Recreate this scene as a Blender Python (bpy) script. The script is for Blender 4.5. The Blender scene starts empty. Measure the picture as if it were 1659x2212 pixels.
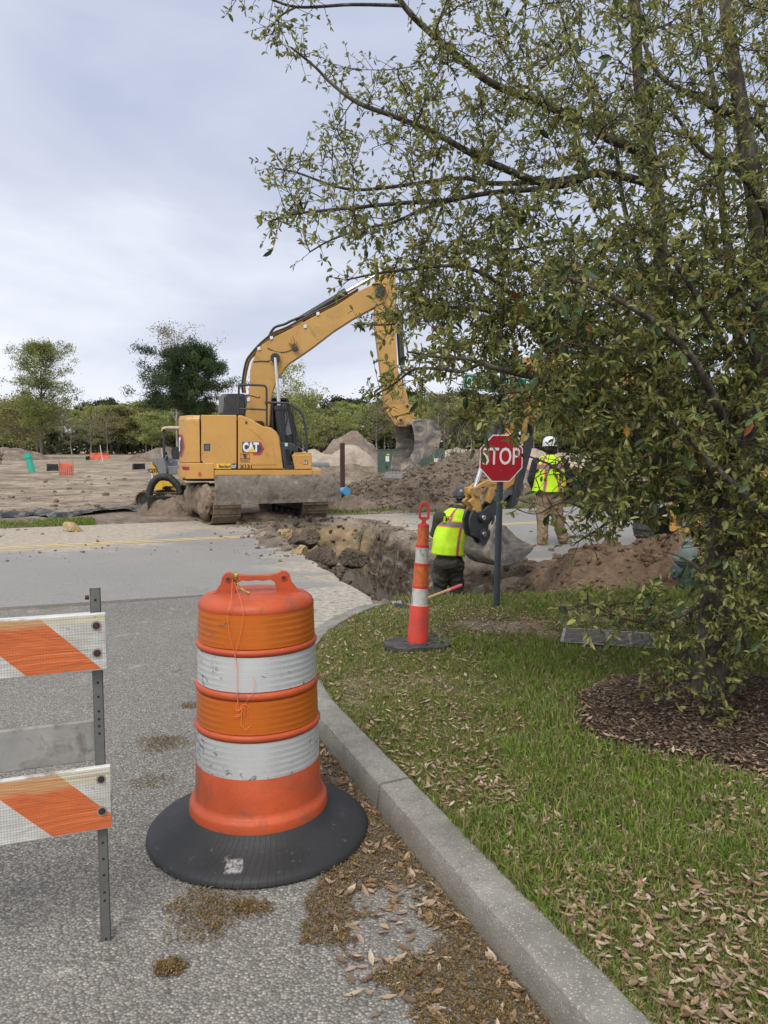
import bpy, bmesh, math, random
import numpy as np
from mathutils import Vector, Matrix
from mathutils.geometry import tessellate_polygon
R = math.radians
rnd = random.Random(7)
rs = np.random.RandomState(11)
sc = bpy.context.scene
COL = sc.collection

# ------------------------------------------------------------------ camera
CH = 1.6; F = 1662.0; PT = R(4.7)
cam = bpy.data.objects.new('camera', bpy.data.cameras.new('camera'))
COL.objects.link(cam)
cam.location = (0, 0, CH); cam.rotation_euler = (R(90) - PT, 0, 0)
cam.data.sensor_fit = 'VERTICAL'; cam.data.sensor_height = 36.0
cam.data.lens = 36.0 * F / 2212.0
cam.data.clip_start = 0.05; cam.data.clip_end = 3000
sc.camera = cam
# ------------------------------------------------------------------ world: overcast daylight
SUN_EL, SUN_AZ = R(52), R(200)
w = bpy.data.worlds.new('World'); sc.world = w; w.use_nodes = True
nt = w.node_tree; nt.nodes.clear(); N = nt.nodes.new; Lk = nt.links.new
out = N('ShaderNodeOutputWorld'); bg = N('ShaderNodeBackground'); bg.inputs[1].default_value = 0.1
sky = N('ShaderNodeTexSky'); sky.sky_type = 'NISHITA'; sky.sun_disc = False
sky.sun_elevation = SUN_EL; sky.sun_rotation = SUN_AZ; sky.air_density = 1.0; sky.dust_density = 2.0
tc = N('ShaderNodeTexCoord'); mp = N('ShaderNodeMapping'); mp.inputs['Scale'].default_value = (1.0, 1.0, 3.4)
mp.inputs['Location'].default_value = (3.1, 0.4, 0.3)
n1 = N('ShaderNodeTexNoise'); n1.inputs['Scale'].default_value = 1.35; n1.inputs['Detail'].default_value = 9; n1.inputs['Roughness'].default_value = .54
n1.inputs['Distortion'].default_value = .45
sx = N('ShaderNodeSeparateXYZ'); hz = N('ShaderNodeMapRange')
hz.inputs['From Min'].default_value = 0.0; hz.inputs['From Max'].default_value = 0.75; hz.inputs['To Min'].default_value = .20; hz.inputs['To Max'].default_value = -.08
add = N('ShaderNodeMath'); add.operation = 'ADD'; add.use_clamp = True
cr = N('ShaderNodeValToRGB')
e = cr.color_ramp.elements
e[0].position = .34; e[0].color = (4.0, 4.5, 5.9, 1); e[1].position = .78; e[1].color = (8.2, 8.4, 9.1, 1)
m_ = cr.color_ramp.elements.new(.56); m_.color = (5.5, 5.9, 7.0, 1)
mx = N('ShaderNodeMix'); mx.data_type = 'RGBA'; mx.inputs[0].default_value = .96
Lk(tc.outputs['Generated'], mp.inputs[0]); Lk(mp.outputs[0], n1.inputs['Vector'])
Lk(tc.outputs['Generated'], sx.inputs[0]); Lk(sx.outputs['Z'], hz.inputs['Value'])
Lk(n1.outputs['Fac'], add.inputs[0]); Lk(hz.outputs[0], add.inputs[1]); Lk(add.outputs[0], cr.inputs[0])
Lk(sky.outputs[0], mx.inputs[6]); Lk(cr.outputs[0], mx.inputs[7]); 
# unseen glow added round the sun behind the camera, to warm the ground
vd = N('ShaderNodeVectorMath'); vd.operation = 'DOT_PRODUCT'; vd.inputs[1].default_value = (math.cos(SUN_EL) * math.sin(SUN_AZ), math.cos(SUN_EL) * math.cos(SUN_AZ), math.sin(SUN_EL))
gl = N('ShaderNodeMapRange'); gl.inputs['From Min'].default_value = .35; gl.inputs['From Max'].default_value = 1.0
m3_ = N('ShaderNodeMix'); m3_.data_type = 'RGBA'; m3_.inputs[7].default_value = (13, 12.5, 11.6, 1)
Lk(tc.outputs['Generated'], vd.inputs[0]); Lk(vd.outputs['Value'], gl.inputs['Value']); Lk(gl.outputs[0], m3_.inputs[0]); Lk(mx.outputs[2], m3_.inputs[6]); Lk(m3_.outputs[2], bg.inputs[0]); Lk(bg.outputs[0], out.inputs[0])
sun = bpy.data.objects.new('sun', bpy.data.lights.new('sun', 'SUN')); COL.objects.link(sun)
sun.data.energy = 1.5; sun.data.angle = R(22); sun.data.color = (1, .96, .90)
sun.rotation_euler = (R(90) - SUN_EL, 0, R(180) - SUN_AZ + R(0))
sc.view_settings.view_transform = 'Standard'; sc.view_settings.look = 'None'
sc.view_settings.exposure = 0.32; sc.view_settings.gamma = 1.0
sc.cycles.max_bounces = 6; sc.cycles.use_denoising = True

# ------------------------------------------------------------------ pixel -> place helpers (photo measured at 1659 x 2212)
def ray(px, py):
    u = (px - 829.5) / F; v = (py - 1106.0) / F
    return Vector((u, math.cos(PT) - v * math.sin(PT), -math.sin(PT) - v * math.cos(PT)))
def G(px, py, z=0.0):
    d = ray(px, py); t = (z - CH) / d.z
    return Vector((d.x * t, d.y * t, z))
def P(px, py, Y):
    d = ray(px, py); t = Y / d.y
    return Vector((d.x * t, Y, CH + d.z * t))

# ------------------------------------------------------------------ noise (numpy)
def _h(ix, iy, s):
    n = (ix * 374761393 + iy * 668265263 + s * 974634777) & 0x7fffffff
    n = ((n ^ (n >> 13)) * 1274126177) & 0x7fffffff
    return ((n ^ (n >> 16)) & 0xffff) / 65535.0
def vn(x, y, s=0):
    x = np.asarray(x, float); y = np.asarray(y, float)
    ix = np.floor(x).astype(np.int64); iy = np.floor(y).astype(np.int64)
    fx = x - ix; fy = y - iy; fx = fx * fx * (3 - 2 * fx); fy = fy * fy * (3 - 2 * fy)
    a = _h(ix, iy, s); b = _h(ix + 1, iy, s); c = _h(ix, iy + 1, s); d = _h(ix + 1, iy + 1, s)
    return (a + (b - a) * fx) * (1 - fy) + (c + (d - c) * fx) * fy
def fbm(x, y, s=0, o=4, g=.5):
    r = 0; a = 1; t = 0
    for k in range(o):
        r = r + a * vn(x * 2 ** k + 17.3 * k, y * 2 ** k - 9.1 * k, s + k); t += a; a *= g
    return r / t
def ridge(x, y, s=0, o=4):
    r = 0; a = 1; t = 0
    for k in range(o):
        r = r + a * (1 - np.abs(2 * vn(x * 2 ** k + 5.3 * k, y * 2 ** k + 3.7 * k, s + k) - 1)); t += a; a *= .55
    return r / t
def sst(a, b, x):
    t = np.clip((x - a) / (b - a), 0, 1); return t * t * (3 - 2 * t)

# ------------------------------------------------------------------ materials
class NT:
    def __init__(s, name):
        s.m = bpy.data.materials.new(name); s.m.use_nodes = True; s.t = s.m.node_tree
        s.b = s.t.nodes['Principled BSDF']; s.o = s.t.nodes['Material Output']
        s.g = s.t.nodes.new('ShaderNodeNewGeometry'); s._pos = s.g.outputs['Position']
        s._obj = None
    def n(s, t, **k):
        a = s.t.nodes.new('ShaderNode' + t)
        for q, v in k.items(): setattr(a, q, v)
        return a
    def l(s, a, b): s.t.links.new(a, b)
    def obj(s):
        if s._obj is None: s._obj = s.n('TexCoord').outputs['Object']
        return s._obj
    def noise(s, scale, detail=3, rough=.5, dist=0, vec=None, sc3=None, loc=None):
        a = s.n('TexNoise'); a.inputs['Scale'].default_value = scale; a.inputs['Detail'].default_value = detail
        a.inputs['Roughness'].default_value = rough; a.inputs['Distortion'].default_value = dist
        v = s._pos if vec is None else vec
        if sc3 or loc:
            m = s.n('Mapping')
            if sc3: m.inputs['Scale'].default_value = sc3
            if loc: m.inputs['Location'].default_value = loc
            s.l(v, m.inputs[0]); v = m.outputs[0]
        s.l(v, a.inputs['Vector']); return a.outputs['Fac']
    def voro(s, scale, feature='F1', out='Distance', vec=None, rnd_=1):
        a = s.n('TexVoronoi', feature=feature); a.inputs['Scale'].default_value = scale
        a.inputs['Randomness'].default_value = rnd_
        s.l(s._pos if vec is None else vec, a.inputs['Vector']); return a.outputs[out]
    def ramp(s, f, stops, interp='LINEAR'):
        a = s.n('ValToRGB'); a.color_ramp.interpolation = interp
        el = a.color_ramp.elements
        while len(el) < len(stops): el.new(.5)
        for q, (p, c) in zip(el, stops):
            q.position = p; q.color = (c, c, c, 1) if isinstance(c, (int, float)) else (*c, 1)
        s.l(f, a.inputs[0]); return a.outputs[0]
    def mr(s, f, a, b, c=0, d=1):
        q = s.n('MapRange'); q.inputs[1].default_value = a; q.inputs[2].default_value = b
        q.inputs[3].default_value = c; q.inputs[4].default_value = d; s.l(f, q.inputs[0]); return q.outputs[0]
    def math(s, op, a, b=None, clamp=False):
        q = s.n('Math', operation=op, use_clamp=clamp)
        for i, x in enumerate((a, b)):
            if x is None: continue
            if isinstance(x, (int, float)): q.inputs[i].default_value = x
            else: s.l(x, q.inputs[i])
        return q.outputs[0]
    def mix(s, f, a, b, mode='MIX'):
        q = s.n('Mix', data_type='RGBA', blend_type=mode)
        for i, x in ((0, f), (6, a), (7, b)):
            if isinstance(x, (int, float)): q.inputs[i].default_value = x if i == 0 else (x, x, x, 1)
            elif isinstance(x, tuple): q.inputs[i].default_value = (*x, 1)
            else: s.l(x, q.inputs[i])
        return q.outputs[2]
    def xyz(s, v=None):
        q = s.n('SeparateXYZ'); s.l(s._pos if v is None else v, q.inputs[0]); return q.outputs
    def col(s, c):
        if isinstance(c, tuple): s.b.inputs['Base Color'].default_value = (*c, 1)
        else: s.l(c, s.b.inputs['Base Color'])
    def rough(s, r):
        if isinstance(r, (int, float)): s.b.inputs['Roughness'].default_value = r
        else: s.l(r, s.b.inputs['Roughness'])
    def bump(s, h, strength=.5, dist=.01):
        q = s.n('Bump'); q.inputs['Strength'].default_value = strength; q.inputs['Distance'].default_value = dist
        s.l(h, q.inputs['Height']); s.l(q.outputs[0], s.b.inputs['Normal'])
MC = {}
def plain(name, c, rough=.5, metal=0, var=.12, scale=6, bump=0, dirt=None, dirt_amt=.5, bscale=40, streak=False):
    """painted / plastic / metal surface with its own blotches, dirt and fine relief"""
    if name in MC: return MC[name]
    m = NT(name); ob = m.obj()
    a = m.noise(scale, 5, .6, vec=ob)
    c2 = tuple(max(0, x * (1 - 2 * var)) for x in c); c1 = tuple(min(1, x * (1 + var)) for x in c)
    colr = m.ramp(a, [(.3, c2), (.7, c1)])
    rr = m.mr(m.noise(scale * 2.3, 4, .6, vec=ob), .3, .7, max(0, rough - .1), min(1, rough + .12))
    if dirt is not None:
        d = m.noise(scale * 1.4, 8, .68, 0.6, vec=ob, sc3=(1, 1, .35) if streak else None, loc=(3, 1, 7))
        k = m.mr(d, 1 - dirt_amt - .06, 1 - dirt_amt + .1)
        dc = m.ramp(m.noise(scale * 9, 4, .6, vec=ob), [(.35, tuple(x * .7 for x in dirt)), (.65, dirt)])
        colr = m.mix(k, colr, dc); rr = m.mix(k, rr, .9)
    m.col(colr); m.rough(rr); m.b.inputs['Metallic'].default_value = metal
    if bump: m.bump(m.noise(bscale, 5, .6, vec=ob), bump, .01)
    MC[name] = m.m; return m.m

# ------------------------------------------------------------------ mesh builder
class MB:
    def __init__(s, M=None):
        s.v = []; s.f = []; s.M = M or Matrix.Identity(4); s.sm = []; s.mi = []; s.cur = 0
    def add(s, vs, fs, smooth=False):
        o = len(s.v)
        s.v += [s.M @ Vector(v) for v in vs]
        for f in fs: s.f.append([i + o for i in f]); s.sm.append(smooth); s.mi.append(s.cur)
    def box(s, c, d, rot=None, taper=1.0):
        x, y, z = d[0] / 2, d[1] / 2, d[2] / 2
        vs = [Vector((a * x * (taper if k > 0 else 1), b * y * (taper if k > 0 else 1), k * z)) for k in (-1, 1) for a, b in ((-1, -1), (1, -1), (1, 1), (-1, 1))]
        if rot is not None: vs = [rot @ v for v in vs]
        s.add([v + Vector(c) for v in vs], [(3, 2, 1, 0), (4, 5, 6, 7), (0, 1, 5, 4), (1, 2, 6, 5), (2, 3, 7, 6), (3, 0, 4, 7)])
    def tube(s, pts, rad, n=8, cap=True, smooth=True):
        pts = [Vector(p) for p in pts]
        if isinstance(rad, (int, float)): rad = [rad] * len(pts)
        vs = []; fs = []; up = None
        for i, p in enumerate(pts):
            d = (pts[min(i + 1, len(pts) - 1)] - pts[max(i - 1, 0)])
            d = d.normalized() if d.length > 1e-9 else Vector((0, 0, 1))
            if up is None:
                up = d.orthogonal().normalized()
            up = (up - d * up.dot(d)); up = up.normalized() if up.length > 1e-6 else d.orthogonal().normalized()
            q = d.cross(up)
            for k in range(n):
                a = 2 * math.pi * k / n
                vs.append(p + (up * math.cos(a) + q * math.sin(a)) * rad[i])
        for i in range(len(pts) - 1):
            for k in range(n):
                fs.append((i * n + k, i * n + (k + 1) % n, (i + 1) * n + (k + 1) % n, (i + 1) * n + k))
        s.add(vs, fs, smooth)
        if cap:
            s.add(vs[:n], [tuple(range(n - 1, -1, -1))]); s.add(vs[-n:], [tuple(range(n))])
    def cyl(s, a, b, r, r2=None, n=20, smooth=True): s.tube([a, b], [r, r if r2 is None else r2], n, True, smooth)
    def lathe(s, prof, n=48, c=(0, 0, 0), smooth=True):
        vs = []; fs = []
        for (r, z) in prof:
            for k in range(n):
                a = 2 * math.pi * k / n; vs.append((c[0] + r * math.cos(a), c[1] + r * math.sin(a), c[2] + z))
        m = len(prof)
        for i in range(m - 1):
            for k in range(n): fs.append((i * n + k, i * n + (k + 1) % n, (i + 1) * n + (k + 1) % n, (i + 1) * n + k))
        s.add(vs, fs, smooth)
    def prism(s, poly, a, b, m3=None):
        """poly: 2D list, m3(u, v, w) -> point; extruded from w=a to w=b"""
        n = len(poly); m3 = m3 or (lambda u, v, w_: (u, w_, v))
        A = [Vector(m3(u, v, a)) for u, v in poly]; B = [Vector(m3(u, v, b)) for u, v in poly]
        tris = tessellate_polygon([[Vector((u, v, 0)) for u, v in poly]])
        fs = [tuple(t) for t in tris] + [tuple(i + n for i in reversed(t)) for t in tris]
        fs += [(i, (i + 1) % n, (i + 1) % n + n, i + n) for i in range(n)]
        s.add(A + B, fs)
    def ell(s, c, r, n=12, m=8, rot=None):
        vs = []; fs = []
        for i in range(m + 1):
            t = math.pi * i / m
            for k in range(n):
                a = 2 * math.pi * k / n
                v = Vector((r[0] * math.sin(t) * math.cos(a), r[1] * math.sin(t) * math.sin(a), r[2] * math.cos(t)))
                if rot is not None: v = rot @ v
                vs.append(v + Vector(c))
        for i in range(m):
            for k in range(n): fs.append((i * n + k, (i + 1) * n + k, (i + 1) * n + (k + 1) % n, i * n + (k + 1) % n))
        s.add(vs, fs, True)
    def build(s, name, mat, parent=None, bevel=0, seg=2, sharp=35, allsmooth=True, weld=True, sub=0):
        me = bpy.data.meshes.new(name)
        off = parent.matrix_world.translation if parent is not None else Vector((0, 0, 0))
        me.from_pydata([tuple(v - PLOC.get(parent.name, Vector()) if parent is not None else v) for v in s.v], [], s.f)
        for m in (mat if isinstance(mat, (list, tuple)) else [mat]): me.materials.append(m)
        me.polygons.foreach_set('material_index', s.mi)
        bm = bmesh.new(); bm.from_mesh(me)
        if weld: bmesh.ops.remove_doubles(bm, verts=bm.verts, dist=1e-5)
        bmesh.ops.recalc_face_normals(bm, faces=bm.faces)
        bm.to_mesh(me); bm.free()
        me.polygons.foreach_set('use_smooth', [True] * len(me.polygons))
        me.set_sharp_from_angle(angle=R(sharp))
        o = bpy.data.objects.new(name, me); COL.objects.link(o)
        if parent is not None: o.parent = parent; PLOC[o.name] = PLOC.get(parent.name, Vector())
        if bevel:
            b = o.modifiers.new('bevel', 'BEVEL'); b.width = bevel; b.segments = seg; b.limit_method = 'ANGLE'; b.angle_limit = R(40)
            b.harden_normals = True
        if sub:
            b = o.modifiers.new('sub', 'SUBSURF'); b.levels = b.render_levels = sub
        return o
PLOC = {}
PROOT = {}
def tag(o, label=None, cat=None, group=None, kind=None):
    if label: o['label'] = label
    if cat: o['category'] = cat
    if group: o['group'] = group
    if kind: o['kind'] = kind
    return o
def thing(name, label, cat, loc, group=None):
    o = bpy.data.objects.new(name, None); COL.objects.link(o); o.location = loc
    o.empty_display_size = .1
    tag(o, label, cat, group); PLOC[o.name] = Vector(loc); return o
def npmesh(name, V, Fc, mat, parent=None, color=None, smooth=False, cname='lc'):
    """V (n,3); Fc (m,k) int"""
    V = np.asarray(V, np.float32); Fc = np.asarray(Fc, np.int32)
    if parent is not None: V = V - np.array(PLOC.get(parent.name, (0, 0, 0)), np.float32)
    me = bpy.data.meshes.new(name); m, k = Fc.shape
    me.vertices.add(len(V)); me.vertices.foreach_set('co', V.ravel())
    me.loops.add(m * k); me.loops.foreach_set('vertex_index', Fc.ravel())
    me.polygons.add(m); me.polygons.foreach_set('loop_start', np.arange(0, m * k, k, dtype=np.int32))
    try: me.polygons.foreach_set('loop_total', np.full(m, k, np.int32))
    except Exception: pass
    me.update(calc_edges=True)
    me.polygons.foreach_set('use_smooth', np.full(m, smooth, bool))
    if color is not None:
        ca = me.color_attributes.new(cname, 'FLOAT_COLOR', 'POINT')
        c4 = np.ones((len(V), 4), np.float32); c4[:, :3] = color; ca.data.foreach_set('color', c4.ravel())
    me.materials.append(mat); me.validate()
    o = bpy.data.objects.new(name, me); COL.objects.link(o)
    if parent is not None: o.parent = parent; PLOC[o.name] = PLOC.get(parent.name, Vector())
    return o
def grid_faces(nr, nc):
    i = np.arange(nr - 1)[:, None] * nc + np.arange(nc - 1)[None, :]
    i = i.ravel(); return np.stack([i, i + 1, i + nc + 1, i + nc], 1)
def copy_tree(o, parent=None):
    c = o.copy(); COL.objects.link(c)
    if parent is not None: c.parent = parent
    for ch in list(o.children): copy_tree(ch, c)
    return c
def text(body, w_, h_, origin, right, up, mat, parent, name='lettering', bold=.02, depth=.003, group=None):
    """real letters, fitted to a w_ x h_ box centred at origin"""
    cu = bpy.data.curves.new('t', 'FONT'); cu.body = body; cu.size = 1; cu.extrude = .5; cu.offset = bold; cu.resolution_u = 3
    to = bpy.data.objects.new('t', cu); COL.objects.link(to)
    dg = bpy.context.evaluated_depsgraph_get(); dg.update()
    me = bpy.data.meshes.new_from_object(to.evaluated_get(dg)); me.name = name
    bpy.data.objects.remove(to); bpy.data.curves.remove(cu)
    co = np.zeros(len(me.vertices) * 3, np.float32); me.vertices.foreach_get('co', co); co = co.reshape(-1, 3)
    mn, mxx = co.min(0), co.max(0); c = (mn + mxx) / 2
    q = (co - c) / np.maximum(mxx - mn, 1e-6)
    r = np.array(Vector(right).normalized()); u = np.array(Vector(up).normalized()); n = np.cross(r, u)
    X = np.array(origin)[None] + q[:, :1] * w_ * r + q[:, 1:2] * h_ * u + (q[:, 2:3] + .5) * depth * n
    X = X - np.array(PLOC.get(parent.name, (0, 0, 0)) if parent is not None else (0, 0, 0))
    me.vertices.foreach_set('co', X.astype(np.float32).ravel()); me.update()
    me.materials.clear(); me.materials.append(mat)
    o = bpy.data.objects.new(name, me); COL.objects.link(o)
    if parent is not None: o.parent = parent
    return o
# ================================================================== THE SETTING
RD = np.array([.91, .415]); RN = np.array([-.415, .91])      # road direction and normal
T_NEAR, T_MID, T_FAR = 8.9, 13.75, 17.2
LEFT = [(-2.25, 16.2), (-2.15, 14.9), (-1.85, 13.5), (-1.28, 11.8), (-.93, 10.6), (-.55, 9.4), (-.15, 8.25)]   # street-side lip of the trench
NEAR = [(-.15, 8.25), (.25, 7.95), (1.0, 7.85), (1.6, 8.0), (1.95, 8.5)]
RIGHT = [(1.95, 8.5), (2.1, 9.3), (1.85, 10.1), (1.5, 10.75), (1.05, 11.5), (.45, 13.2), (.0, 15.0), (-.5, 16.7)]
TOP = [(-.5, 16.7), (-1.4, 16.9), (-2.25, 16.2)]
TR = LEFT + NEAR[1:] + RIGHT[1:] + TOP[1:-1]
def segd(x, y, pl):
    d = np.full(x.shape, 1e9)
    for (ax, ay), (bx, by) in zip(pl[:-1], pl[1:]):
        ux, uy = bx - ax, by - ay; L = ux * ux + uy * uy
        t = np.clip(((x - ax) * ux + (y - ay) * uy) / L, 0, 1)
        d = np.minimum(d, np.hypot(x - ax - t * ux, y - ay - t * uy))
    return d
def inside(x, y, poly):
    c = np.zeros(x.shape, bool); n = len(poly)
    for i in range(n):
        ax, ay = poly[i]; bx, by = poly[(i + 1) % n]
        if ay == by: continue
        k = ((ay > y) != (by > y)) & (x < (bx - ax) * (y - ay) / (by - ay) + ax); c ^= k
    return c
def bump2(x, y, cx, cy, rx, ry, rot=0):
    c, s_ = math.cos(rot), math.sin(rot); dx = x - cx; dy = y - cy
    return np.clip(1 - ((dx * c + dy * s_) / rx) ** 2 - ((-dx * s_ + dy * c) / ry) ** 2, 0, 1)
def ground_h(x, y):
    x = np.asarray(x, float); y = np.asarray(y, float)
    t = x * RN[0] + y * RN[1]; sd = x * RD[0] + y * RD[1]
    wx = x + .09 * (fbm(x * 3, y * 3, 5) - .5) * 2; wy = y + .09 * (fbm(x * 3, y * 3, 9) - .5) * 2
    cl = fbm(x * 2.6, y * 2.6, 21, 4) - .5; cf = ridge(x * 7, y * 7, 33, 3) - .6
    # field beyond the road, built-up soil and ruts
    fld = sst(T_FAR + 1.2, T_FAR + 3.5, t)
    h = -.03 + fld * (.10 * (fbm(x * .25, y * .5, 2) - .45) * 2 + .16 * (fbm(x * .8 + y * .5, y * .8 - x * .45, 3, 5) - .5) + .05 * (ridge(x * .55 + y * .6, y * .9 - x * .3, 4, 4) - .5) + .06)
    h = h + sst(T_FAR, T_FAR + .9, t) * .05
    # disturbed soil banks round the cut
    ins = inside(wx, wy, TR)
    dl = segd(wx, wy, LEFT); dr = segd(wx, wy, RIGHT); dn = segd(wx, wy, NEAR); dt = segd(wx, wy, TOP)
    lipR = np.exp(-(dr / .55) ** 2) * (.07 + .10 * cl + .05 * cf) * ((y > 10.9) | (x > 1.7))
    lipT = np.exp(-(dt / .5) ** 2) * (.10 + .15 * cl + .05 * cf)
    lipL = np.exp(-(dl / .38) ** 2) * (.10 + .25 * cl + .07 * cf) * sst(11.6, 12.6, y)
    lip = np.maximum(np.maximum(lipR, lipT), lipL)
    # brown heap to the right of the cut
    hp = bump2(wx, wy, 3.55, 9.2, 1.75, 1.35, .2); heap = hp ** .8 * (.42 + .35 * cl + .13 * cf)
    hp2 = bump2(wx, wy, 5.6, 9.9, 2.0, 1.2, .2); heap = np.maximum(heap, hp2 ** .8 * (.18 + .22 * cl + .08 * cf))
    dirtzone = sst(8.9, 8.5, t) * sst(1.8, 2.4, x) * sst(7.6, 8.0, y)
    h = h + dirtzone * (.08 + .12 * cl + .05 * cf)
    ho = h + np.maximum(lip, heap)
    near_ok = sst(.0, .2, dn)
    ho = np.where(y < 8.0, h * 1 + 0 * near_ok + np.maximum(heap, 0), ho)
    # the trench itself
    rel = .20 + .16 * np.clip(cl * 3, -1, 1)
    wallR = sst(0, .50, dr + .05 * cf + .10 * cl); wallL = np.clip((dl + .30 * cl + .12 * cf) / 1.55, 0, 1) ** .9
    wallN = sst(0, .25, dn); wallT = sst(0, .9, dt)
    flo = np.where((x > .35) & (y < 12.0), -.72, -1.65); flo = -1.65 + (sst(.25, .8, x) * sst(12.6, 11.4, y)) * .98
    dep = flo * np.minimum(np.minimum(wallR, wallL), np.minimum(wallN, wallT))
    hi = dep + (.46 * cl + .26 * cf + .07 * (ridge(x * 16, y * 16, 35, 2) - .6)) * np.where(dl < dr, 1, .45) * np.clip(np.minimum(dl, dr) * 3, 0, 1) * sst(0, .2, dn) * (1 - .5 * wallR)
    return np.where(ins, np.minimum(hi, .02 + np.maximum(lip * .7, 0)), ho)
def axis(segs):
    a = []
    for x0, x1, st in segs: a += list(np.arange(x0, x1, st))
    return np.array(a + [segs[-1][1]])
# --- soil material
def soil(name, dark=(.10, .082, .066), mid=(.225, .187, .152), pale=(.42, .36, .30), sc_=1.0, bump=.9, field=False):
    m = NT(name)
    a = m.noise(1.1 * sc_, 6, .6, .4); b = m.noise(6 * sc_, 6, .65, loc=(3, 2, 1)); c = m.noise(40 * sc_, 4, .7)
    f = m.math('ADD', m.math('MULTIPLY', a, .6), m.math('MULTIPLY', b, .4))
    k = m.ramp(f, [(.34, dark), (.5, mid), (.66, pale)])
    k = m.mix(m.mr(c, .35, .7, 0, .55), k, (dark[0] * .8, dark[1] * .8, dark[2] * .8), 'MIX')
    p = m.xyz()
    if field:   # wheel-dragged streaks of pale sand along the field
        st = m.noise(1, 7, .66, 1.6, sc3=(.24, .34, .3)); st2 = m.noise(1, 6, .66, 1.2, sc3=(.95, 1.35, 1), loc=(4, 4, 0))
        tt = m.math('ADD', m.math('MULTIPLY', p[0], -.415), m.math('MULTIPLY', p[1], .91)); far = m.mr(m.math('ADD', tt, m.math('MULTIPLY', m.noise(.45, 6, .65, 1), 14)), 25.5, 29)
        s1 = m.ramp(m.math('ADD', m.math('MULTIPLY', st, .55), m.math('MULTIPLY', st2, .45)), [(.38, (.115, .092, .072)), (.47, (.225, .18, .138)), (.56, (.37, .305, .235)), (.70, (.50, .43, .345))])
        k = m.mix(far, k, s1)
        gz = m.mr(m.noise(.16, 4, .6, loc=(7, 1, 0), sc3=(.5, 1, 1)), .56, .66, 0, .55)
        k = m.mix(m.math('MULTIPLY', gz, m.mr(p[1], 40, 90)), k, (.16, .17, .07))
        # cut walls: dark damp clay near the top, tan sand at the machine end, pale pockets lower down
        dz = m.mr(p[2], -.06, -.16); wet = m.ramp(m.noise(2.2, 6, .65, 1.2, sc3=(1, 1, 2.5)), [(.38, (.045, .038, .032)), (.47, (.10, .08, .062)), (.57, (.165, .135, .105)), (.66, (.34, .305, .265))])
        tan = m.ramp(m.noise(5, 4, .6), [(.3, (.26, .19, .11)), (.7, (.40, .31, .19))])
        tw = m.math('MULTIPLY', m.mr(p[1], 14.9, 15.9), m.mr(m.noise(1.6, 4, .6), .42, .58))
        dxx = m.math('ADD', m.math('ADD', p[0], m.math('MULTIPLY', p[1], .30)), m.math('MULTIPLY', m.noise(1.6, 4, .6), .8))
        wet = m.mix(m.math('MULTIPLY', m.mr(dxx, 4.0, 3.55), .85), wet, m.ramp(m.noise(7, 6, .68), [(.36, (.035, .031, .028)), (.52, (.085, .074, .064)), (.68, (.17, .15, .13))]))
        wet = m.mix(tw, wet, tan)
        gr = m.mr(m.math('ADD', p[2], m.math('MULTIPLY', m.noise(3, 3, .6), .4)), -.72, -.86)
        wet = m.mix(gr, wet, (.17, .155, .135))
        k = m.mix(dz, k, wet)
        bm_ = m.math('MULTIPLY', m.mr(p[0], 1.2, 1.9), m.math('MULTIPLY', m.mr(p[1], 11.2, 10.5), m.mr(p[1], 7, 7.5)))
        k = m.mix(m.math('MULTIPLY', bm_, .85), k, m.ramp(m.noise(4, 7, .68), [(.36, (.06, .040, .027)), (.52, (.13, .09, .06)), (.66, (.22, .165, .12))]))
    m.col(k); m.rough(.95); m.b.inputs['Specular IOR Level'].default_value = .15
    hgt = m.math('ADD', m.math('MULTIPLY', b, .5), m.math('ADD', m.math('MULTIPLY', c, .35), m.math('MULTIPLY', m.voro(9 * sc_), .5)))
    m.bump(hgt, bump, .05); return m.m
M_GROUND = soil('ground_soil', field=True)
M_SOIL = soil('spoil_soil', (.10, .078, .06), (.22, .175, .135), (.36, .30, .24), 1.3)
M_SOILB = soil('brown_soil', (.085, .055, .036), (.17, .115, .075), (.27, .20, .14), 1.4)
M_SAND = soil('pale_sand', (.24, .20, .165), (.40, .34, .28), (.54, .475, .40), .5)
M_DARKPILE = soil('dark_pile', (.12, .09, .075), (.21, .17, .14), (.32, .27, .23), .6)
gx = axis([(-420, -120, 30), (-120, -40, 5), (-40, -12, 1.2), (-12, -5, .35), (-5, -2.8, .12), (-2.8, 2.9, .042), (2.9, 6.5, .07), (6.5, 12, .25), (12, 40, 1.2), (40, 120, 6), (120, 420, 30)])
gy = axis([(-30, 0, 5), (0, 7.6, .5), (7.6, 12.5, .045), (12.5, 17.4, .065), (17.4, 24, .16), (24, 40, .4), (40, 80, 1.2), (80, 200, 6), (200, 600, 40), (600, 2400, 300)])
X, Y = np.meshgrid(gx, gy); Z = ground_h(X, Y)
go = npmesh('ground', np.stack([X.ravel(), Y.ravel(), Z.ravel()], 1), grid_faces(len(gy), len(gx)), M_GROUND, smooth=True)
tag(go, kind='structure')
def gh(x, y): return float(ground_h(np.array([x]), np.array([y]))[0])

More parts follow.
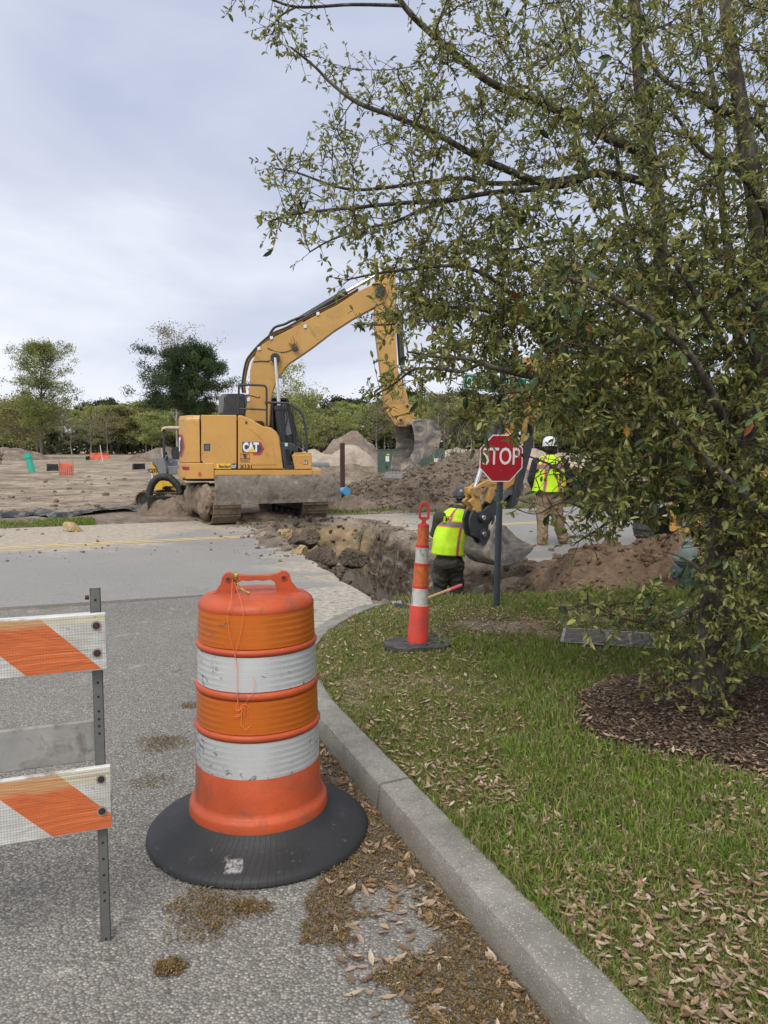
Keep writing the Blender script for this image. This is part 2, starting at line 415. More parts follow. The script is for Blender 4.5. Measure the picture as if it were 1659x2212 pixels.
# --- asphalt materials
def asphalt(name, fine):
    m = NT(name); p = m.xyz()
    sc1 = 150 if fine else 105
    cell = m.voro(sc1, out='Color'); sp = m.n('SeparateColor'); m.l(cell, sp.inputs[0])
    stone = m.ramp(sp.outputs[0], [(.0, (.135, .129, .118)), (.45, (.235, .225, .207)), (.85, (.325, .313, .287)), (1, (.47, .45, .40))])
    if fine: stone = m.ramp(sp.outputs[0], [(0, (.18, .175, .166)), (.6, (.245, .238, .226)), (1, (.35, .34, .32))])
    d = m.voro(sc1); gap = m.mr(d, .35, .75, 0, .75 if not fine else .35)
    c = m.mix(gap, stone, (.07, .066, .062) if not fine else (.2, .2, .2))
    big = m.noise(.55, 5, .6, .3); c = m.mix(m.mr(big, .35, .65, .0, .30), c, (.32, .31, .295) if fine else (.33, .315, .29))
    stn = m.noise(1.7, 7, .65, .6, loc=(5, 0, 0)); c = m.mix(m.mr(stn, .60, .72, 0, .35), c, (.10, .095, .085))
    if fine:   # sand and mud trodden over the carriageway near the dig
        g1 = m.noise(1.3, 8, .68, .8, sc3=(.6, 1, 1)); dx = m.math('ADD', p[0], m.math('MULTIPLY', p[1], .30))   # along the trench
        nearcut = m.math('MULTIPLY', m.mr(dx, 4.5, 7.2, 1, 0), m.mr(dx, 3.0, 3.6))
        leftpatch = m.math('MULTIPLY', m.mr(p[0], -3.3, -4.6), m.mr(p[1], 11.0, 12.6))
        band = m.math('MULTIPLY', m.mr(p[1], 13.6, 15.8, 0, .9), m.math('MULTIPLY', m.mr(p[0], .5, -.5), m.mr(p[0], -7, -4, .25, 1)))
        lip_ = m.math('MULTIPLY', m.mr(dx, 1.0, 2.5, 0, .85), m.mr(dx, 3.4, 3.0))
        amt = m.math('MAXIMUM', m.math('MAXIMUM', nearcut, leftpatch), m.math('MAXIMUM', band, lip_))
        th = m.math('SUBTRACT', m.math('ADD', g1, m.math('MULTIPLY', amt, .40)), .70)
        k = m.mr(th, -.05, .12, 0, .88)
        dust = m.ramp(m.noise(9, 6, .7), [(.3, (.25, .205, .155)), (.5, (.38, .33, .265)), (.7, (.52, .47, .40))])
        c = m.mix(k, c, dust); rr = m.mr(k, 0, 1, .82, .95)
        m.rough(rr)
    else:
        # pale dried slurry near the end of the kerb, brown pollen mats
        w1 = m.noise(3.2, 7, .66, .5, loc=(2, 8, 0)); nx_ = m.mr(p[0], -1.5, -.35); ny_ = m.mr(p[1], 5.4, 6.8)
        k = m.mr(m.math('SUBTRACT', m.math('ADD', w1, m.math('MULTIPLY', m.math('MULTIPLY', nx_, ny_), .50)), .66), -.06, .1, 0, .9)
        c = m.mix(k, c, m.ramp(m.noise(14, 6, .7), [(.36, (.20, .17, .14)), (.46, (.40, .36, .31)), (.65, (.56, .53, .48))]))
        fs = m.noise(26, 5, .7, .3, loc=(1, 3, 0)); c = m.mix(m.mr(fs, .62, .68, 0, .6), c, (.055, .048, .04)); ck = m.voro(1.1, feature='DISTANCE_TO_EDGE', vec=None); ckn = m.noise(9, 4, .7); c = m.mix(m.math('MULTIPLY', m.mr(ck, .006, .0, 0, .6), m.mr(ckn, .45, .6)), c, (.05, .045, .04)); br = m.noise(4.2, 8, .72, .5, loc=(1.4, 3.3, 0)); c = m.mix(m.mr(br, .635, .68, 0, .75), c, (.13, .085, .035))
        m.rough(.86)
    m.col(c); m.b.inputs['Specular IOR Level'].default_value = .3
    m.bump(m.math('ADD', m.math('MULTIPLY', d, -1), m.math('MULTIPLY', sp.outputs[1], .7)), .55 if fine else .9, .006 if not fine else .003)
    return m.m
M_FINE = asphalt('road_asphalt', True); M_COARSE = asphalt('side_street_asphalt', False)
def jit(pl, step, amp, seed):
    out = []; k = 0
    for (ax, ay), (bx, by) in zip(pl[:-1], pl[1:]):
        n = max(1, int(math.hypot(bx - ax, by - ay) / step))
        for i in range(n):
            t = i / n; x, y = ax + (bx - ax) * t, ay + (by - ay) * t
            a = 0 if (k == 0) else amp
            out.append((x + a * (float(vn(np.array(x * 4.0), np.array(y * 4.0), seed)) * 2 - 1) + a * .4 * rnd.uniform(-1, 1), y + a * (float(vn(np.array(x * 4.), np.array(y * 4.), seed + 3)) * 2 - 1))); k += 1
    out.append(pl[-1]); return out
def st(s_, t): return (s_ * RD[0] + t * RN[0], s_ * RD[1] + t * RN[1])
KF = [(1.75, -1.3), (1.35, -.3), (.95, .8), (.53, 1.86), (.2, 2.7), (-.03, 3.29), (-.25, 3.85), (-.46, 4.4), (-.62, 5.0), (-.69, 5.6), (-.62, 6.2), (-.47, 6.7), (-.27, 7.15), (-.08, 7.5)]
kfx = np.array([p[0] for p in KF]); kfy = np.array([p[1] for p in KF])
def kx(y): return np.interp(y, kfy, kfx)
# the cross road, with a bite where it has been sawn and dug out
leftcut = jit([(-.40, 8.93)] + [p for p in reversed(LEFT) if p[1] > 9.2], .12, .03, 50)
rightcut = jit(list(reversed([p for p in RIGHT if p[1] > 10.9])), .12, .03, 60)
outer = [st(-70, T_NEAR), st(-4.0, T_NEAR)] + leftcut + [(-1.4, 16.8)] + rightcut + [(1.9, 10.7)] + [st(7.5, T_NEAR), st(70, T_NEAR), st(70, T_FAR), st(-70, T_FAR)]
mb = MB(); mb.prism(outer, -.09, 0.0, lambda u, v, w_: (u, v, w_)); tag(mb.build('road', M_FINE, weld=False), kind='structure')
# the side street in the foreground
side = [st(-70, T_NEAR + .0), (-22, -6), (1.9, -6)] + [(float(kx(y)), y) for y in np.arange(-1.2, 7.5, .2)] + [(-.08, 7.5), (-.15, 8.2), (-.40, 8.93)]
mb = MB(); mb.prism(side, -.09, .004, lambda u, v, w_: (u, v, w_)); tag(mb.build('side_street', M_COARSE, weld=False), kind='structure')
# yellow centre lines, worn
mm = NT('yellow_paint'); a = mm.noise(9, 7, .72); mm.col(mm.ramp(a, [(.34, (.34, .31, .25)), (.46, (.56, .42, .17)), (.7, (.66, .50, .20))])); mm.rough(.8)
lm = MB()
def tcut(t):  # s range removed by the trench at this t
    return [s_ for s_ in np.arange(-6, 9, .05) if inside(np.array([st(s_, t)[0]]), np.array([st(s_, t)[1]]), TR)[0]]
for t in (T_MID - .1, T_MID + .1):
    c = tcut(t); a0, a1 = min(c) - .35, max(c) + 1.9
    for q0, q1 in ((-60, a0), (a1, 60)):
        n = max(2, int(q1 - q0)); 
        for i in range(n):
            s0, s1 = q0 + (q1 - q0) * i / n, q0 + (q1 - q0) * (i + 1) / n
            vs = [(*st(s0, t - .055), .004), (*st(s1, t - .055), .004), (*st(s1, t + .055), .004), (*st(s0, t + .055), .004)]
            lm.add(vs, [(0, 1, 2, 3)])
tag(lm.build('road_marking', mm.m), kind='structure')
lm = MB()
for (s0, s1, t) in ((-3.0, -.6, 9.15),):
    lm.add([(*st(s0, t - .03), .004), (*st(s1, t - .03), .004), (*st(s1, t + .03), .004), (*st(s0, t + .03), .004)], [(0, 1, 2, 3)])
mm = NT('faded_paint'); mm.col(mm.ramp(mm.noise(14, 7, .75), [(.5, (.33, .325, .31)), (.6, (.55, .50, .30))])); mm.rough(.9)
tag(lm.build('faded_marking', mm.m), kind='structure')
# --- kerb, cast in lengths
m = NT('kerb_concrete'); cell = m.voro(240, out='Color'); sp = m.n('SeparateColor'); m.l(cell, sp.inputs[0])
c = m.ramp(m.noise(5, 6, .65), [(.3, (.16, .152, .132)), (.55, (.255, .246, .222)), (.75, (.34, .33, .30))])
c = m.mix(m.mr(sp.outputs[0], .90, .97, 0, .55), c, (.62, .60, .56)); c = m.mix(m.mr(m.noise(2.2, 8, .7, loc=(4, 4, 4)), .50, .64, 0, .65), c, (.15, .145, .12)); c = m.mix(m.mr(m.xyz()[2], .10, .04, 0, .6), c, (.16, .145, .115))
c = m.mix(m.mr(m.noise(17, 3, .5), .66, .70, 0, .7), c, (.17, .165, .15))
m.col(c); m.rough(.9); m.bump(m.math('ADD', m.noise(60, 5, .7), m.math('MULTIPLY', m.voro(170), -.6)), .7, .006); M_KERB = m.m
def kerb(y0, y1, broken=False):
    n = max(4, int((y1 - y0) / .08)); ys = np.linspace(y0, y1, n)
    prof = [(0, -.12), (0, 0), (.012, .100), (.016, .112), (.026, .119), (.148, .124), (.158, .120), (.162, .110), (.162, -.12)]
    vs = []; fs = []; k = len(prof)
    for i, y in enumerate(ys):
        x = float(kx(y)); dx = float(kx(y + .15) - kx(y - .15)) / .3; L = math.hypot(dx, 1); nx_, ny_ = 1 / L, -dx / L
        for (a, z) in prof:
            jz = .005 * (vn(np.array(y * 9.), np.array(a * 30), 3) - .5) + .004 * (vn(np.array(y * 31.), np.array(a * 60), 8) - .5) if z > 0 else 0
            if broken and i > n - 4: z2 = z * (1 - .22 * (i - n + 4) / 3 * (1 if a < .1 else .3))
            else: z2 = z
            vs.append((x + nx_ * a, y + ny_ * a, float(z2 + jz)))
    for i in range(n - 1):
        for j in range(k - 1): fs.append((i * k + j, i * k + j + 1, (i + 1) * k + j + 1, (i + 1) * k + j))
    fs += [tuple(range(k - 1, -1, -1)), tuple((n - 1) * k + j for j in range(k))]
    mb = MB(); mb.add(vs, fs); tag(mb.build('kerb', M_KERB, sharp=28), kind='structure')
kerb(-1.2, 3.285); kerb(3.305, 6.0); kerb(6.02, 7.42, True)
# --- lawn: soil sheet, thatch, blades
def lawn_far(x): return np.interp(x, [-1, -.08, .3, 1.0, 1.7, 2.2, 3.2, 4.5, 6, 12, 20], [7.35, 7.5, 7.72, 7.68, 7.75, 7.72, 7.75, 8.1, 8.7, 9.5, 12])
GCX, GCY = [float(v) for v in G(1312, 1393, .1)[:2]]
def lawn_h(x, y):
    k = x - kx(y); gu = np.abs((x - GCX) * math.cos(R(-16)) + (y - GCY) * math.sin(R(-16))); gv = np.abs(-(x - GCX) * math.sin(R(-16)) + (y - GCY) * math.cos(R(-16)))
    return - .14 * sst(.345, .325, gu) * sst(.245, .225, gv) + .095 + .05 * (fbm(x * .8, y * .8, 71) - .5) + .018 * (fbm(x * 4, y * 4, 72) - .5) + .03 * sst(0, 1.2, k) + .10 * bump2(x, y, 1.77, 4.13, 1.15, .95) ** 1.5
def mulch_k(x, y):
    a = np.arctan2(y - 4.13, x - 1.8); r = np.hypot((x - 1.88) / .88, (y - 4.02) / .66)
    return 1 - r + .13 * (fbm(np.cos(a) * 2 + x, np.sin(a) * 2 + y, 80) - .5) * 2
m = NT('lawn_soil'); a = m.noise(3.5, 7, .68, .3); b = m.noise(45, 5, .7)
c = m.ramp(m.math('ADD', m.math('MULTIPLY', a, .6), m.math('MULTIPLY', b, .4)), [(.36, (.08, .07, .036)), (.5, (.15, .125, .07)), (.62, (.27, .22, .15))])
bare = m.ramp(m.noise(20, 6, .7), [(.3, (.16, .12, .09)), (.7, (.36, .30, .24))])
p = m.xyz(); bz = m.math('MULTIPLY', m.mr(p[1], 5.6, 6.5), m.mr(m.noise(1.7, 5, .6, loc=(9, 2, 0)), .42, .56)); c = m.mix(bz, c, bare)
m.col(c); m.rough(.95); m.bump(b, .8, .02); M_LAWN = m.m
uu = np.concatenate([np.linspace(0, .35, 90)[:-1], np.linspace(.35, 1, 60)]); yy = np.linspace(-1.1, 1, 190)
U, VV = np.meshgrid(uu, np.linspace(0, 1, 200))
XR = 14.0
X = kx(-1.2 + 8.6 * VV) + .155; X = X + U * (XR - X); Yl = -1.2 + VV * (lawn_far(X) + .03 * (fbm(X * 5, X * 2, 7) - .5) * 2 + 1.2)
X = np.where(U == 0, kx(Yl) + .155, X); Z = lawn_h(X, Yl)
Z[-1, :] -= .22
lo = npmesh('lawn', np.stack([X.ravel(), Yl.ravel(), Z.ravel()], 1), grid_faces(*X.shape), M_LAWN, smooth=True); tag(lo, kind='structure')
# mulch ring
m = NT('mulch_chips'); m.col(m.ramp(m.voro(60, out='Color'), [(.1, (.022, .014, .010)), (.6, (.065, .042, .03)), (.95, (.15, .11, .085))])); m.rough(.9); m.bump(m.noise(70, 5, .7), 1, .02); M_MULCH = m.m
n = 90; gx2 = np.linspace(.7, 3.0, n); gy2 = np.linspace(3.0, 4.9, n); X, Y = np.meshgrid(gx2, gy2); k = mulch_k(X, Y)
Z = lawn_h(X, Y) + np.clip(k * .35, -.06, .035) + .012 * fbm(X * 25, Y * 25, 8) * (k > 0)
mo = npmesh('mulch_bed', np.stack([X.ravel(), Y.ravel(), Z.ravel()], 1), grid_faces(n, n), M_MULCH, smooth=False)
tag(mo, 'dark brown bark mulch bed spread in a ring around the oak trunk', 'mulch', kind='stuff')
def attr_mat(name, rough=.7, trans=0.0, spec=.3):
    m = NT(name); a = m.n('Attribute', attribute_name='lc'); m.col(a.outputs['Color']); m.rough(rough); m.b.inputs['Specular IOR Level'].default_value = spec
    if trans:
        t = m.n('BsdfTranslucent'); m.l(a.outputs['Color'], t.inputs[0]); q = m.n('MixShader'); q.inputs[0].default_value = trans
        m.l(m.b.outputs[0], q.inputs[1]); m.l(t.outputs[0], q.inputs[2]); m.l(q.outputs[0], m.o.inputs[0])
    return m.m
M_CHIP = attr_mat('chip', .9)
def slivers(n, x, y, z, Lm, Wm, cols, lift=.4, seed=1):
    """small flat chips / blades lying about: one quad each"""
    q = np.random.RandomState(seed); a = q.rand(n) * 6.283; L = Lm * (.5 + q.rand(n)); W = Wm * (.5 + q.rand(n))
    t = (q.rand(n) - .5) * lift * 2; d = np.stack([np.cos(a), np.sin(a), t], 1); s_ = np.stack([-np.sin(a), np.cos(a), (q.rand(n) - .5) * lift * 2], 1)
    c = np.stack([x, y, z], 1); h = d * L[:, None] / 2; w2 = s_ * W[:, None] / 2
    V = np.stack([c - h, c + w2, c + h, c - w2], 1).reshape(-1, 3); Fc = np.arange(n * 4).reshape(n, 4)
    col = cols[q.randint(0, len(cols), n)] * (.7 + .6 * q.rand(n, 1)); return V, Fc, np.repeat(col, 4, 0)
n = 26000; x = .7 + rs.rand(n) * 2.3; y = 3.0 + rs.rand(n) * 1.9; k = mulch_k(x, y); s_ = (k > -.02 - .12 * rs.rand(n)); x, y, k = x[s_], y[s_], k[s_]
z = lawn_h(x, y) + np.clip(k * .35, -.02, .035) + .012 + .012 * rs.rand(len(x))
V, Fc, Cc = slivers(len(x), x, y, z, .035, .009, np.array([(.045, .028, .019), (.075, .046, .031), (.12, .082, .058), (.19, .14, .10)]), .35, 3)
mc = npmesh('mulch_chips', V, Fc, M_CHIP, color=Cc); tag(mc, 'loose shredded bark chips covering the mulch bed under the oak', 'mulch', kind='stuff')
# --- grass
M_GRASS = attr_mat('grass_blade', .65, .35)
def blades(n, x, y, z, hgt, wid, cols, seed=1, lean=.55):
    q = np.random.RandomState(seed); a = q.rand(n) * 6.283; b = q.rand(n) * 6.283; h = hgt * (.5 + q.rand(n) ** 1.5 * 1.1)
    ln = lean * (.2 + q.rand(n)); w_ = wid * (.6 + .8 * q.rand(n))
    base = np.stack([x, y, z], 1); side = np.stack([np.cos(a), np.sin(a), 0 * a], 1) * w_[:, None] / 2
    ld = np.stack([np.cos(b), np.sin(b), 0 * b], 1)
    mid = base + ld * (h * ln * .35)[:, None] + np.array([0, 0, 1]) * (h * .6)[:, None]
    tip = base + ld * (h * ln)[:, None] + np.array([0, 0, 1]) * (h * (1 - .35 * ln))[:, None]
    V = np.stack([base - side, base + side, mid + side * .8, mid - side * .8, tip], 1).reshape(-1, 3)
    i = np.arange(n)[:, None] * 5; F1 = np.concatenate([i + np.array([[0, 1, 2]]), i + np.array([[0, 2, 3]]), i + np.array([[3, 2, 4]])])
    col = cols[q.randint(0, len(cols), n)] * (.75 + .5 * q.rand(n, 1)); return V, F1, np.repeat(col, 5, 0)
GC = np.array([(.13, .22, .032), (.165, .27, .036), (.20, .28, .048), (.24, .28, .07), (.10, .17, .028), (.34, .29, .14)])
GD = np.array([(.42, .34, .20), (.32, .25, .14), (.25, .22, .11), (.18, .18, .06)])
def lawn_pts(n, seed):
    q = np.random.RandomState(seed); y = .9 + (q.rand(n) ** 1.25) * 7.4; x = kx(y) + .16 + q.rand(n) * (1.2 + y * .62)
    ok = (y < lawn_far(x) - .01); x, y = x[ok], y[ok]; k = mulch_k(x, y); ok = k < -.02 + .1 * q.rand(len(x)) - .05; return x[ok], y[ok]
x, y = lawn_pts(430000, 5)
den = fbm(x * 1.3, y * 1.3, 91, 4) * .6 + fbm(x * 5, y * 5, 92, 3) * .4
bare = sst(5.5, 6.2, y) * sst(7.5, 7.1, y) * sst(.42, .5, fbm(x * 1.1, y * 2.1, 95)); thr = .37 + bare * .22
keep = den + (rs.rand(len(x)) - .5) * .22 > thr; x, y, den = x[keep], y[keep], den[keep]
lush = sst(.5, .62, fbm(x * .9, y * .9, 97)); hh = .030 + .026 * lush + .02 * sst(6.8, 7.6, y)
V, Fc, Cc = blades(len(x), x, y, lawn_h(x, y) - .004, hh, .0042 + .0006 * y, GC, 6)
dry = np.repeat(rs.rand(len(x)) < (.30 - .22 * lush), 5); Cc[dry] = (np.repeat(GD[rs.randint(0, 4, len(x))], 5, 0) * .9)[dry]
g = npmesh('grass', V, Fc, M_GRASS, color=Cc); tag(g, 'short patchy green lawn grass growing behind the kerb', 'grass', kind='stuff')
x, y = lawn_pts(120000, 15)
V, Fc, Cc = slivers(len(x), x, y, lawn_h(x, y) + .008, .035, .004, GD, .4, 8)
g = npmesh('thatch', V, Fc, M_CHIP, color=Cc); tag(g, 'dry tan thatch matted between the lawn grass', 'thatch', kind='stuff')
# far verges
def verge(n, s0, s1, t0, t1, name, label, seed, hgt=.08, cond=None):
    q = np.random.RandomState(seed); s_ = s0 + (s1 - s0) * q.rand(n); t = t0 + (t1 - t0) * q.rand(n)
    x = s_ * RD[0] + t * RN[0]; y = s_ * RD[1] + t * RN[1]; ok = fbm(x * .8, y * 1.4, seed) + (q.rand(n) - .5) * .3 > .46
    if cond is not None: ok &= cond(x, y)
    ok &= ~inside(x, y, TR); x, y = x[ok], y[ok]; z = ground_h(x, y) - .01
    V, Fc, Cc = blades(len(x), x, y, z, hgt, .016, GC * .95, seed, .7); o = npmesh(name, V, Fc, M_GRASS, color=Cc); tag(o, label, 'grass', kind='stuff')
verge(70000, -30, 1.2, T_FAR + .0, T_FAR + 1.25, 'verge_grass', 'strip of green grass along the far edge of the road at left', 31, cond=lambda x, y: (x < -4.6))
verge(60000, 5.5, 30, T_FAR + .05, T_FAR + 1.6, 'verge_grass', 'strip of green grass across the road between spoil heap and tree', 32)
verge(9000, 7, 12, 21, 23.5, 'verge_grass', 'small green grass patch in front of the green utility cabinets', 33, .12)
# --- fallen leaves
M_LEAF = attr_mat('dry_leaf', .7, .15, .35)
LC = np.array([(.42, .31, .21), (.34, .23, .14), (.27, .175, .10), (.50, .41, .31), (.20, .125, .075), (.38, .28, .21)])
def leaf_shape(L, W, curl, fold):
    us = [0, .12, .3, .5, .7, .88, 1]; ws = [.02, .28, .75, 1, .82, .42, 0]
    vs = []; 
    for u, w_ in zip(us, ws):
        xx = (u - .5) * L; zz = curl * L * ((u - .5) ** 2) * 4 * .5
        vs += [(xx, -w_ * W / 2, zz + fold * w_ * W), (xx, 0, zz), (xx, w_ * W / 2, zz + fold * w_ * W * .7)]
    fs = []
    for i in range(6):
        a = i * 3; fs += [(a, a + 3, a + 4, a + 1), (a + 1, a + 4, a + 5, a + 2)]
    return np.array(vs), np.array(fs)
protos = []
for i in range(8):
    vs, fs = leaf_shape(.05 + .006 * (i % 4), .019 + .003 * (i % 3), rnd.uniform(.05, .55), rnd.uniform(.05, .45))
    protos.append((vs, fs, LC[i % 6] * rnd.uniform(.8, 1.1)))
def gutter_pts(n, seed):
    q = np.random.RandomState(seed); y = 1.5 + q.rand(n) ** 1.4 * 4.6; d = q.rand(n) ** 1.5 * np.interp(y, [1.5, 2.3, 3.4, 5.5], [.55, .48, .30, .16])
    return kx(y) - .02 - d, y, np.full(n, .012)
def lawnl_pts(n, seed):
    q = np.random.RandomState(seed); y = 1.2 + q.rand(n) ** 1.1 * 6.3; x = kx(y) + .2 + q.rand(n) * (1.0 + y * .65); ok = y < lawn_far(x) - .1; x, y = x[ok], y[ok]
    return x, y, lawn_h(x, y) + .022
leafm = []
for k, (vs, fs, c) in enumerate(protos):
    o = npmesh('fallen_leaf', vs, fs, M_LEAF, color=np.repeat(c[None], len(vs), 0), smooth=True); leafm.append(o)
gx_, gy_, gz_ = gutter_pts(240, 41); lx, ly, lz = lawnl_pts(900, 42); sel = np.argsort(ly)[:110]
spots = [(x, y, z, 0) for x, y, z in zip(gx_[:185], gy_[:185], gz_)] + [(lx[i], ly[i], lz[i], 1) for i in sel]
for i, (x, y, z, kk) in enumerate(spots):
    src = leafm[i % 8]; o = src if i < 8 else src.copy()
    if i >= 8: COL.objects.link(o)
    o.location = (x, y, z); o.rotation_euler = (rnd.uniform(-.5, .5), rnd.uniform(-.4, .4), rnd.uniform(0, 6.28)); s_ = rnd.uniform(.6, 1.1); o.scale = (s_, s_, s_)
    if kk: tag(o, 'dry tan fallen leaf lying in the foreground grass behind the kerb', 'leaf', 'fallen leaves on the near grass')
    else: tag(o, 'dry tan fallen leaf lying in the gutter against the kerb', 'leaf', 'fallen leaves in the gutter')
def scatter_leaves(name, label, x, y, z, seed, sc_=1.0):
    q = np.random.RandomState(seed); n = len(x); base = np.stack([p[0] for p in protos]); fs = protos[0][1]; k = q.randint(0, 8, n)
    a = q.rand(n) * 6.283; t = (q.rand(n) - .5) * .9; s_ = (.6 + .6 * q.rand(n)) * sc_; V = base[k] * s_[:, None, None]
    ct, st_ = np.cos(t)[:, None], np.sin(t)[:, None]; x1 = V[..., 0] * ct - V[..., 2] * st_; z1 = V[..., 0] * st_ + V[..., 2] * ct
    ca, sa = np.cos(a)[:, None], np.sin(a)[:, None]; X = x1 * ca - V[..., 1] * sa + x[:, None]; Yv = x1 * sa + V[..., 1] * ca + y[:, None]
    VV = np.stack([X, Yv, z1 + z[:, None]], -1).reshape(-1, 3); nv = base.shape[1]
    Fc = (np.arange(n)[:, None, None] * nv + fs[None]).reshape(-1, 4); col = LC[q.randint(0, 6, n)] * (.65 + .5 * q.rand(n, 1))
    o = npmesh(name, VV, Fc, M_LEAF, color=np.repeat(col, nv, 0), smooth=True); tag(o, label, 'leaf litter', kind='stuff')
x, y, z = lawnl_pts(26000, 43); ax_, ay_, az_ = lawnl_pts(26000, 143); nn_k = rs.rand(len(ay_)) < sst(4.4, 2.4, ay_); x = np.concatenate([x, ax_[nn_k]]); y = np.concatenate([y, ay_[nn_k]]); z = np.concatenate([z, az_[nn_k]]); k = .35 + .3 * fbm(x * 1.2, y * 1.2, 44) + .07 * sst(3.8, 2.2, y) + .25 * np.exp(-((mulch_k(x, y) + .05) / .25) ** 2) + (rs.rand(len(x)) - .5) * .5 > .55
x, y, z = x[k], y[k], z[k]; zz = z + np.where(mulch_k(x, y) > 0, .02, 0)
scatter_leaves('leaf_litter', 'scattered pale brown leaf litter over the lawn and mulch edge', x, y, zz, 45, .68)
x = rs.rand(1500) * 2.6 + .1; y = 5.9 + rs.rand(1500) * 1.5; k = (y < lawn_far(x) - .05) & (y > 5.8) & (fbm(x * 1.5, y * 3, 47) > .45); scatter_leaves('leaf_litter', 'dense dry leaf litter on the bare soil between cone and sign post', x[k], y[k], lawn_h(x[k], y[k]) + .012, 46, .8)
x, y, z = gutter_pts(650, 48); k = y > 2.0; scatter_leaves('leaf_litter', 'loose dry leaves in the gutter beside the orange barrel', x[k], y[k], z[k], 49, .8)
# brown catkin crumbs matted in the gutter
q = np.random.RandomState(50); n = 150000; y = 1.3 + q.rand(n) ** 1.5 * 4.6; d = q.rand(n) * .75; x = kx(y) - .005 - d
edge = np.interp(y, [1.3, 1.8, 2.3, 3.0, 3.8, 6], [.50, .52, .44, .26, .20, .10]); nn = fbm(x * 5.0, y * 5.0, 51, 4)
k = d < edge * (1.0 + 1.5 * (nn - .5) * 2) + (q.rand(n) - .5) * .09; x, y = x[k], y[k]
def patch(cx, cy, rx, ry, n, seed):
    q = np.random.RandomState(seed); x = cx + rx * 2 * (q.rand(n) - .5); y = cy + ry * 2 * (q.rand(n) - .5)
    r = np.hypot((x - cx) / rx, (y - cy) / ry); k = (1 - r) + 1.5 * (fbm(x * 9, y * 9, seed) - .5) + (q.rand(n) - .5) * .75 > .40; return x[k], y[k]
for args in [(*G(450, 1960)[:2], .16, .22, 5500, 1), (*G(372, 2092)[:2], .06, .05, 2200, 2), (*G(545, 1968)[:2], .10, .06, 1500, 3), (*G(345, 1612)[:2], .16, .14, 2200, 4), (*G(760, 1380)[:2], .25, .2, 3500, 5), (*G(420, 1525)[:2], .1, .08, 900, 6), (*G(330, 1690)[:2], .12, .12, 900, 7)]:
    a, b = patch(*args); x = np.concatenate([x, a]); y = np.concatenate([y, b])
V, Fc, Cc = slivers(len(x), x, y, .006 + .012 * rs.rand(len(x)), .011, .004, np.array([(.16, .105, .04), (.12, .075, .03), (.21, .15, .065), (.09, .06, .025)]), .7, 9)
g = npmesh('catkin_litter', V, Fc, M_CHIP, color=Cc); tag(g, 'brown mat of oak catkins washed along the gutter and in patches on the asphalt', 'catkins', kind='stuff')

# ------------------------------------------------------------------ clods, rubble, spoil heaps
ICO_V = None
def ico():
    bm = bmesh.new(); bmesh.ops.create_icosphere(bm, subdivisions=1, radius=1); v = np.array([p.co[:] for p in bm.verts]); f = np.array([[q.index for q in p.verts] for p in bm.faces]); bm.free(); return v, f
IV, IF = ico()
def clods(name, label, x, y, z, size, mat, seed, cat='soil'):
    q = np.random.RandomState(seed); n = len(x); V = IV[None] * (1 + .55 * (q.rand(n, len(IV), 1) - .5)) * (size[:, None, None] * (.6 + .8 * q.rand(n, 1, 3)))
    a = q.rand(n) * 6.283; ca, sa = np.cos(a)[:, None], np.sin(a)[:, None]
    VV = np.stack([V[..., 0] * ca - V[..., 1] * sa + x[:, None], V[..., 0] * sa + V[..., 1] * ca + y[:, None], V[..., 2] * .8 + z[:, None]], -1).reshape(-1, 3)
    Fc = (np.arange(n)[:, None, None] * len(IV) + IF[None]).reshape(-1, 3); o = npmesh(name, VV, Fc, mat, smooth=False); tag(o, label, cat, kind='stuff'); return o
def pile(name, label, cx, cy, rx, ry, h, rot, mat, seed, res=110, rough=1.0, peaks=None, base=None, pw=.9, noclod=False, cs=1.0):
    a = np.linspace(-1.15, 1.15, res); A, B = np.meshgrid(a, a); c, s_ = math.cos(rot), math.sin(rot)
    X = cx + A * rx * c - B * ry * s_; Y = cy + A * rx * s_ + B * ry * c
    L = max(rx, ry); nz = fbm(X / L * 2.2 + 5, Y / L * 2.2, seed, 5) - .5
    r = np.sqrt(A * A + B * B) + nz * .35; H = np.clip(1 - r, 0, 1) ** pw
    if peaks:
        H = 0 * A
        for (pa, pb, pr, ph) in peaks: H = np.maximum(H, ph * np.clip(1 - (np.hypot(A - pa, B - pb) + nz * .30) / pr, 0, 1) ** pw)
    rg = (fbm(X * 2.5 / L, Y * 2.5 / L, seed + 9, 5) - .5) * .5 + (ridge(X * 9 / L, Y * 9 / L, seed + 4, 4) - .6) * .30 * rough
    H = H * (1.45 - .45 * H); H = np.clip(H + (fbm(X / L * 3.1, Y / L * 3.1, seed + 31, 3) - .5) * .42 * np.clip(H * 2, 0, 1), 0, 1.1)
    Z = h * (H + rg * np.clip(H * 2.5, 0, 1) * .75); g0 = ground_h(X, Y) if base is None else base
    edge = np.where(H <= 0.001, -.15, 0)
    o = npmesh(name, np.stack([X.ravel(), Y.ravel(), (g0 + Z + edge).ravel()], 1), grid_faces(res, res), mat, smooth=True); tag(o, label, 'dirt pile')
    return X, Y, g0 + Z, H
DP = 'spoil heaps across the road'
hx, hy = 1.25, 22.6
PX, PY, PZ, PH = pile('dirt_pile', 'large grey brown heap of cloddy spoil across the road behind the worker', 1.35, 22.3, 3.6, 2.5, 1.5, .35, M_SOIL, 101, 220, 1.2,
     peaks=[(.30, .0, .85, 1.0), (-.15, -.1, .8, .72), (.62, .1, .5, .62), (-.5, -.2, .5, .34)], base=0.0)
q = np.random.RandomState(5); k = np.where(PH.ravel() > .04)[0]; i = q.choice(k, 3200); sz = .02 + .085 * q.rand(3200) ** 4
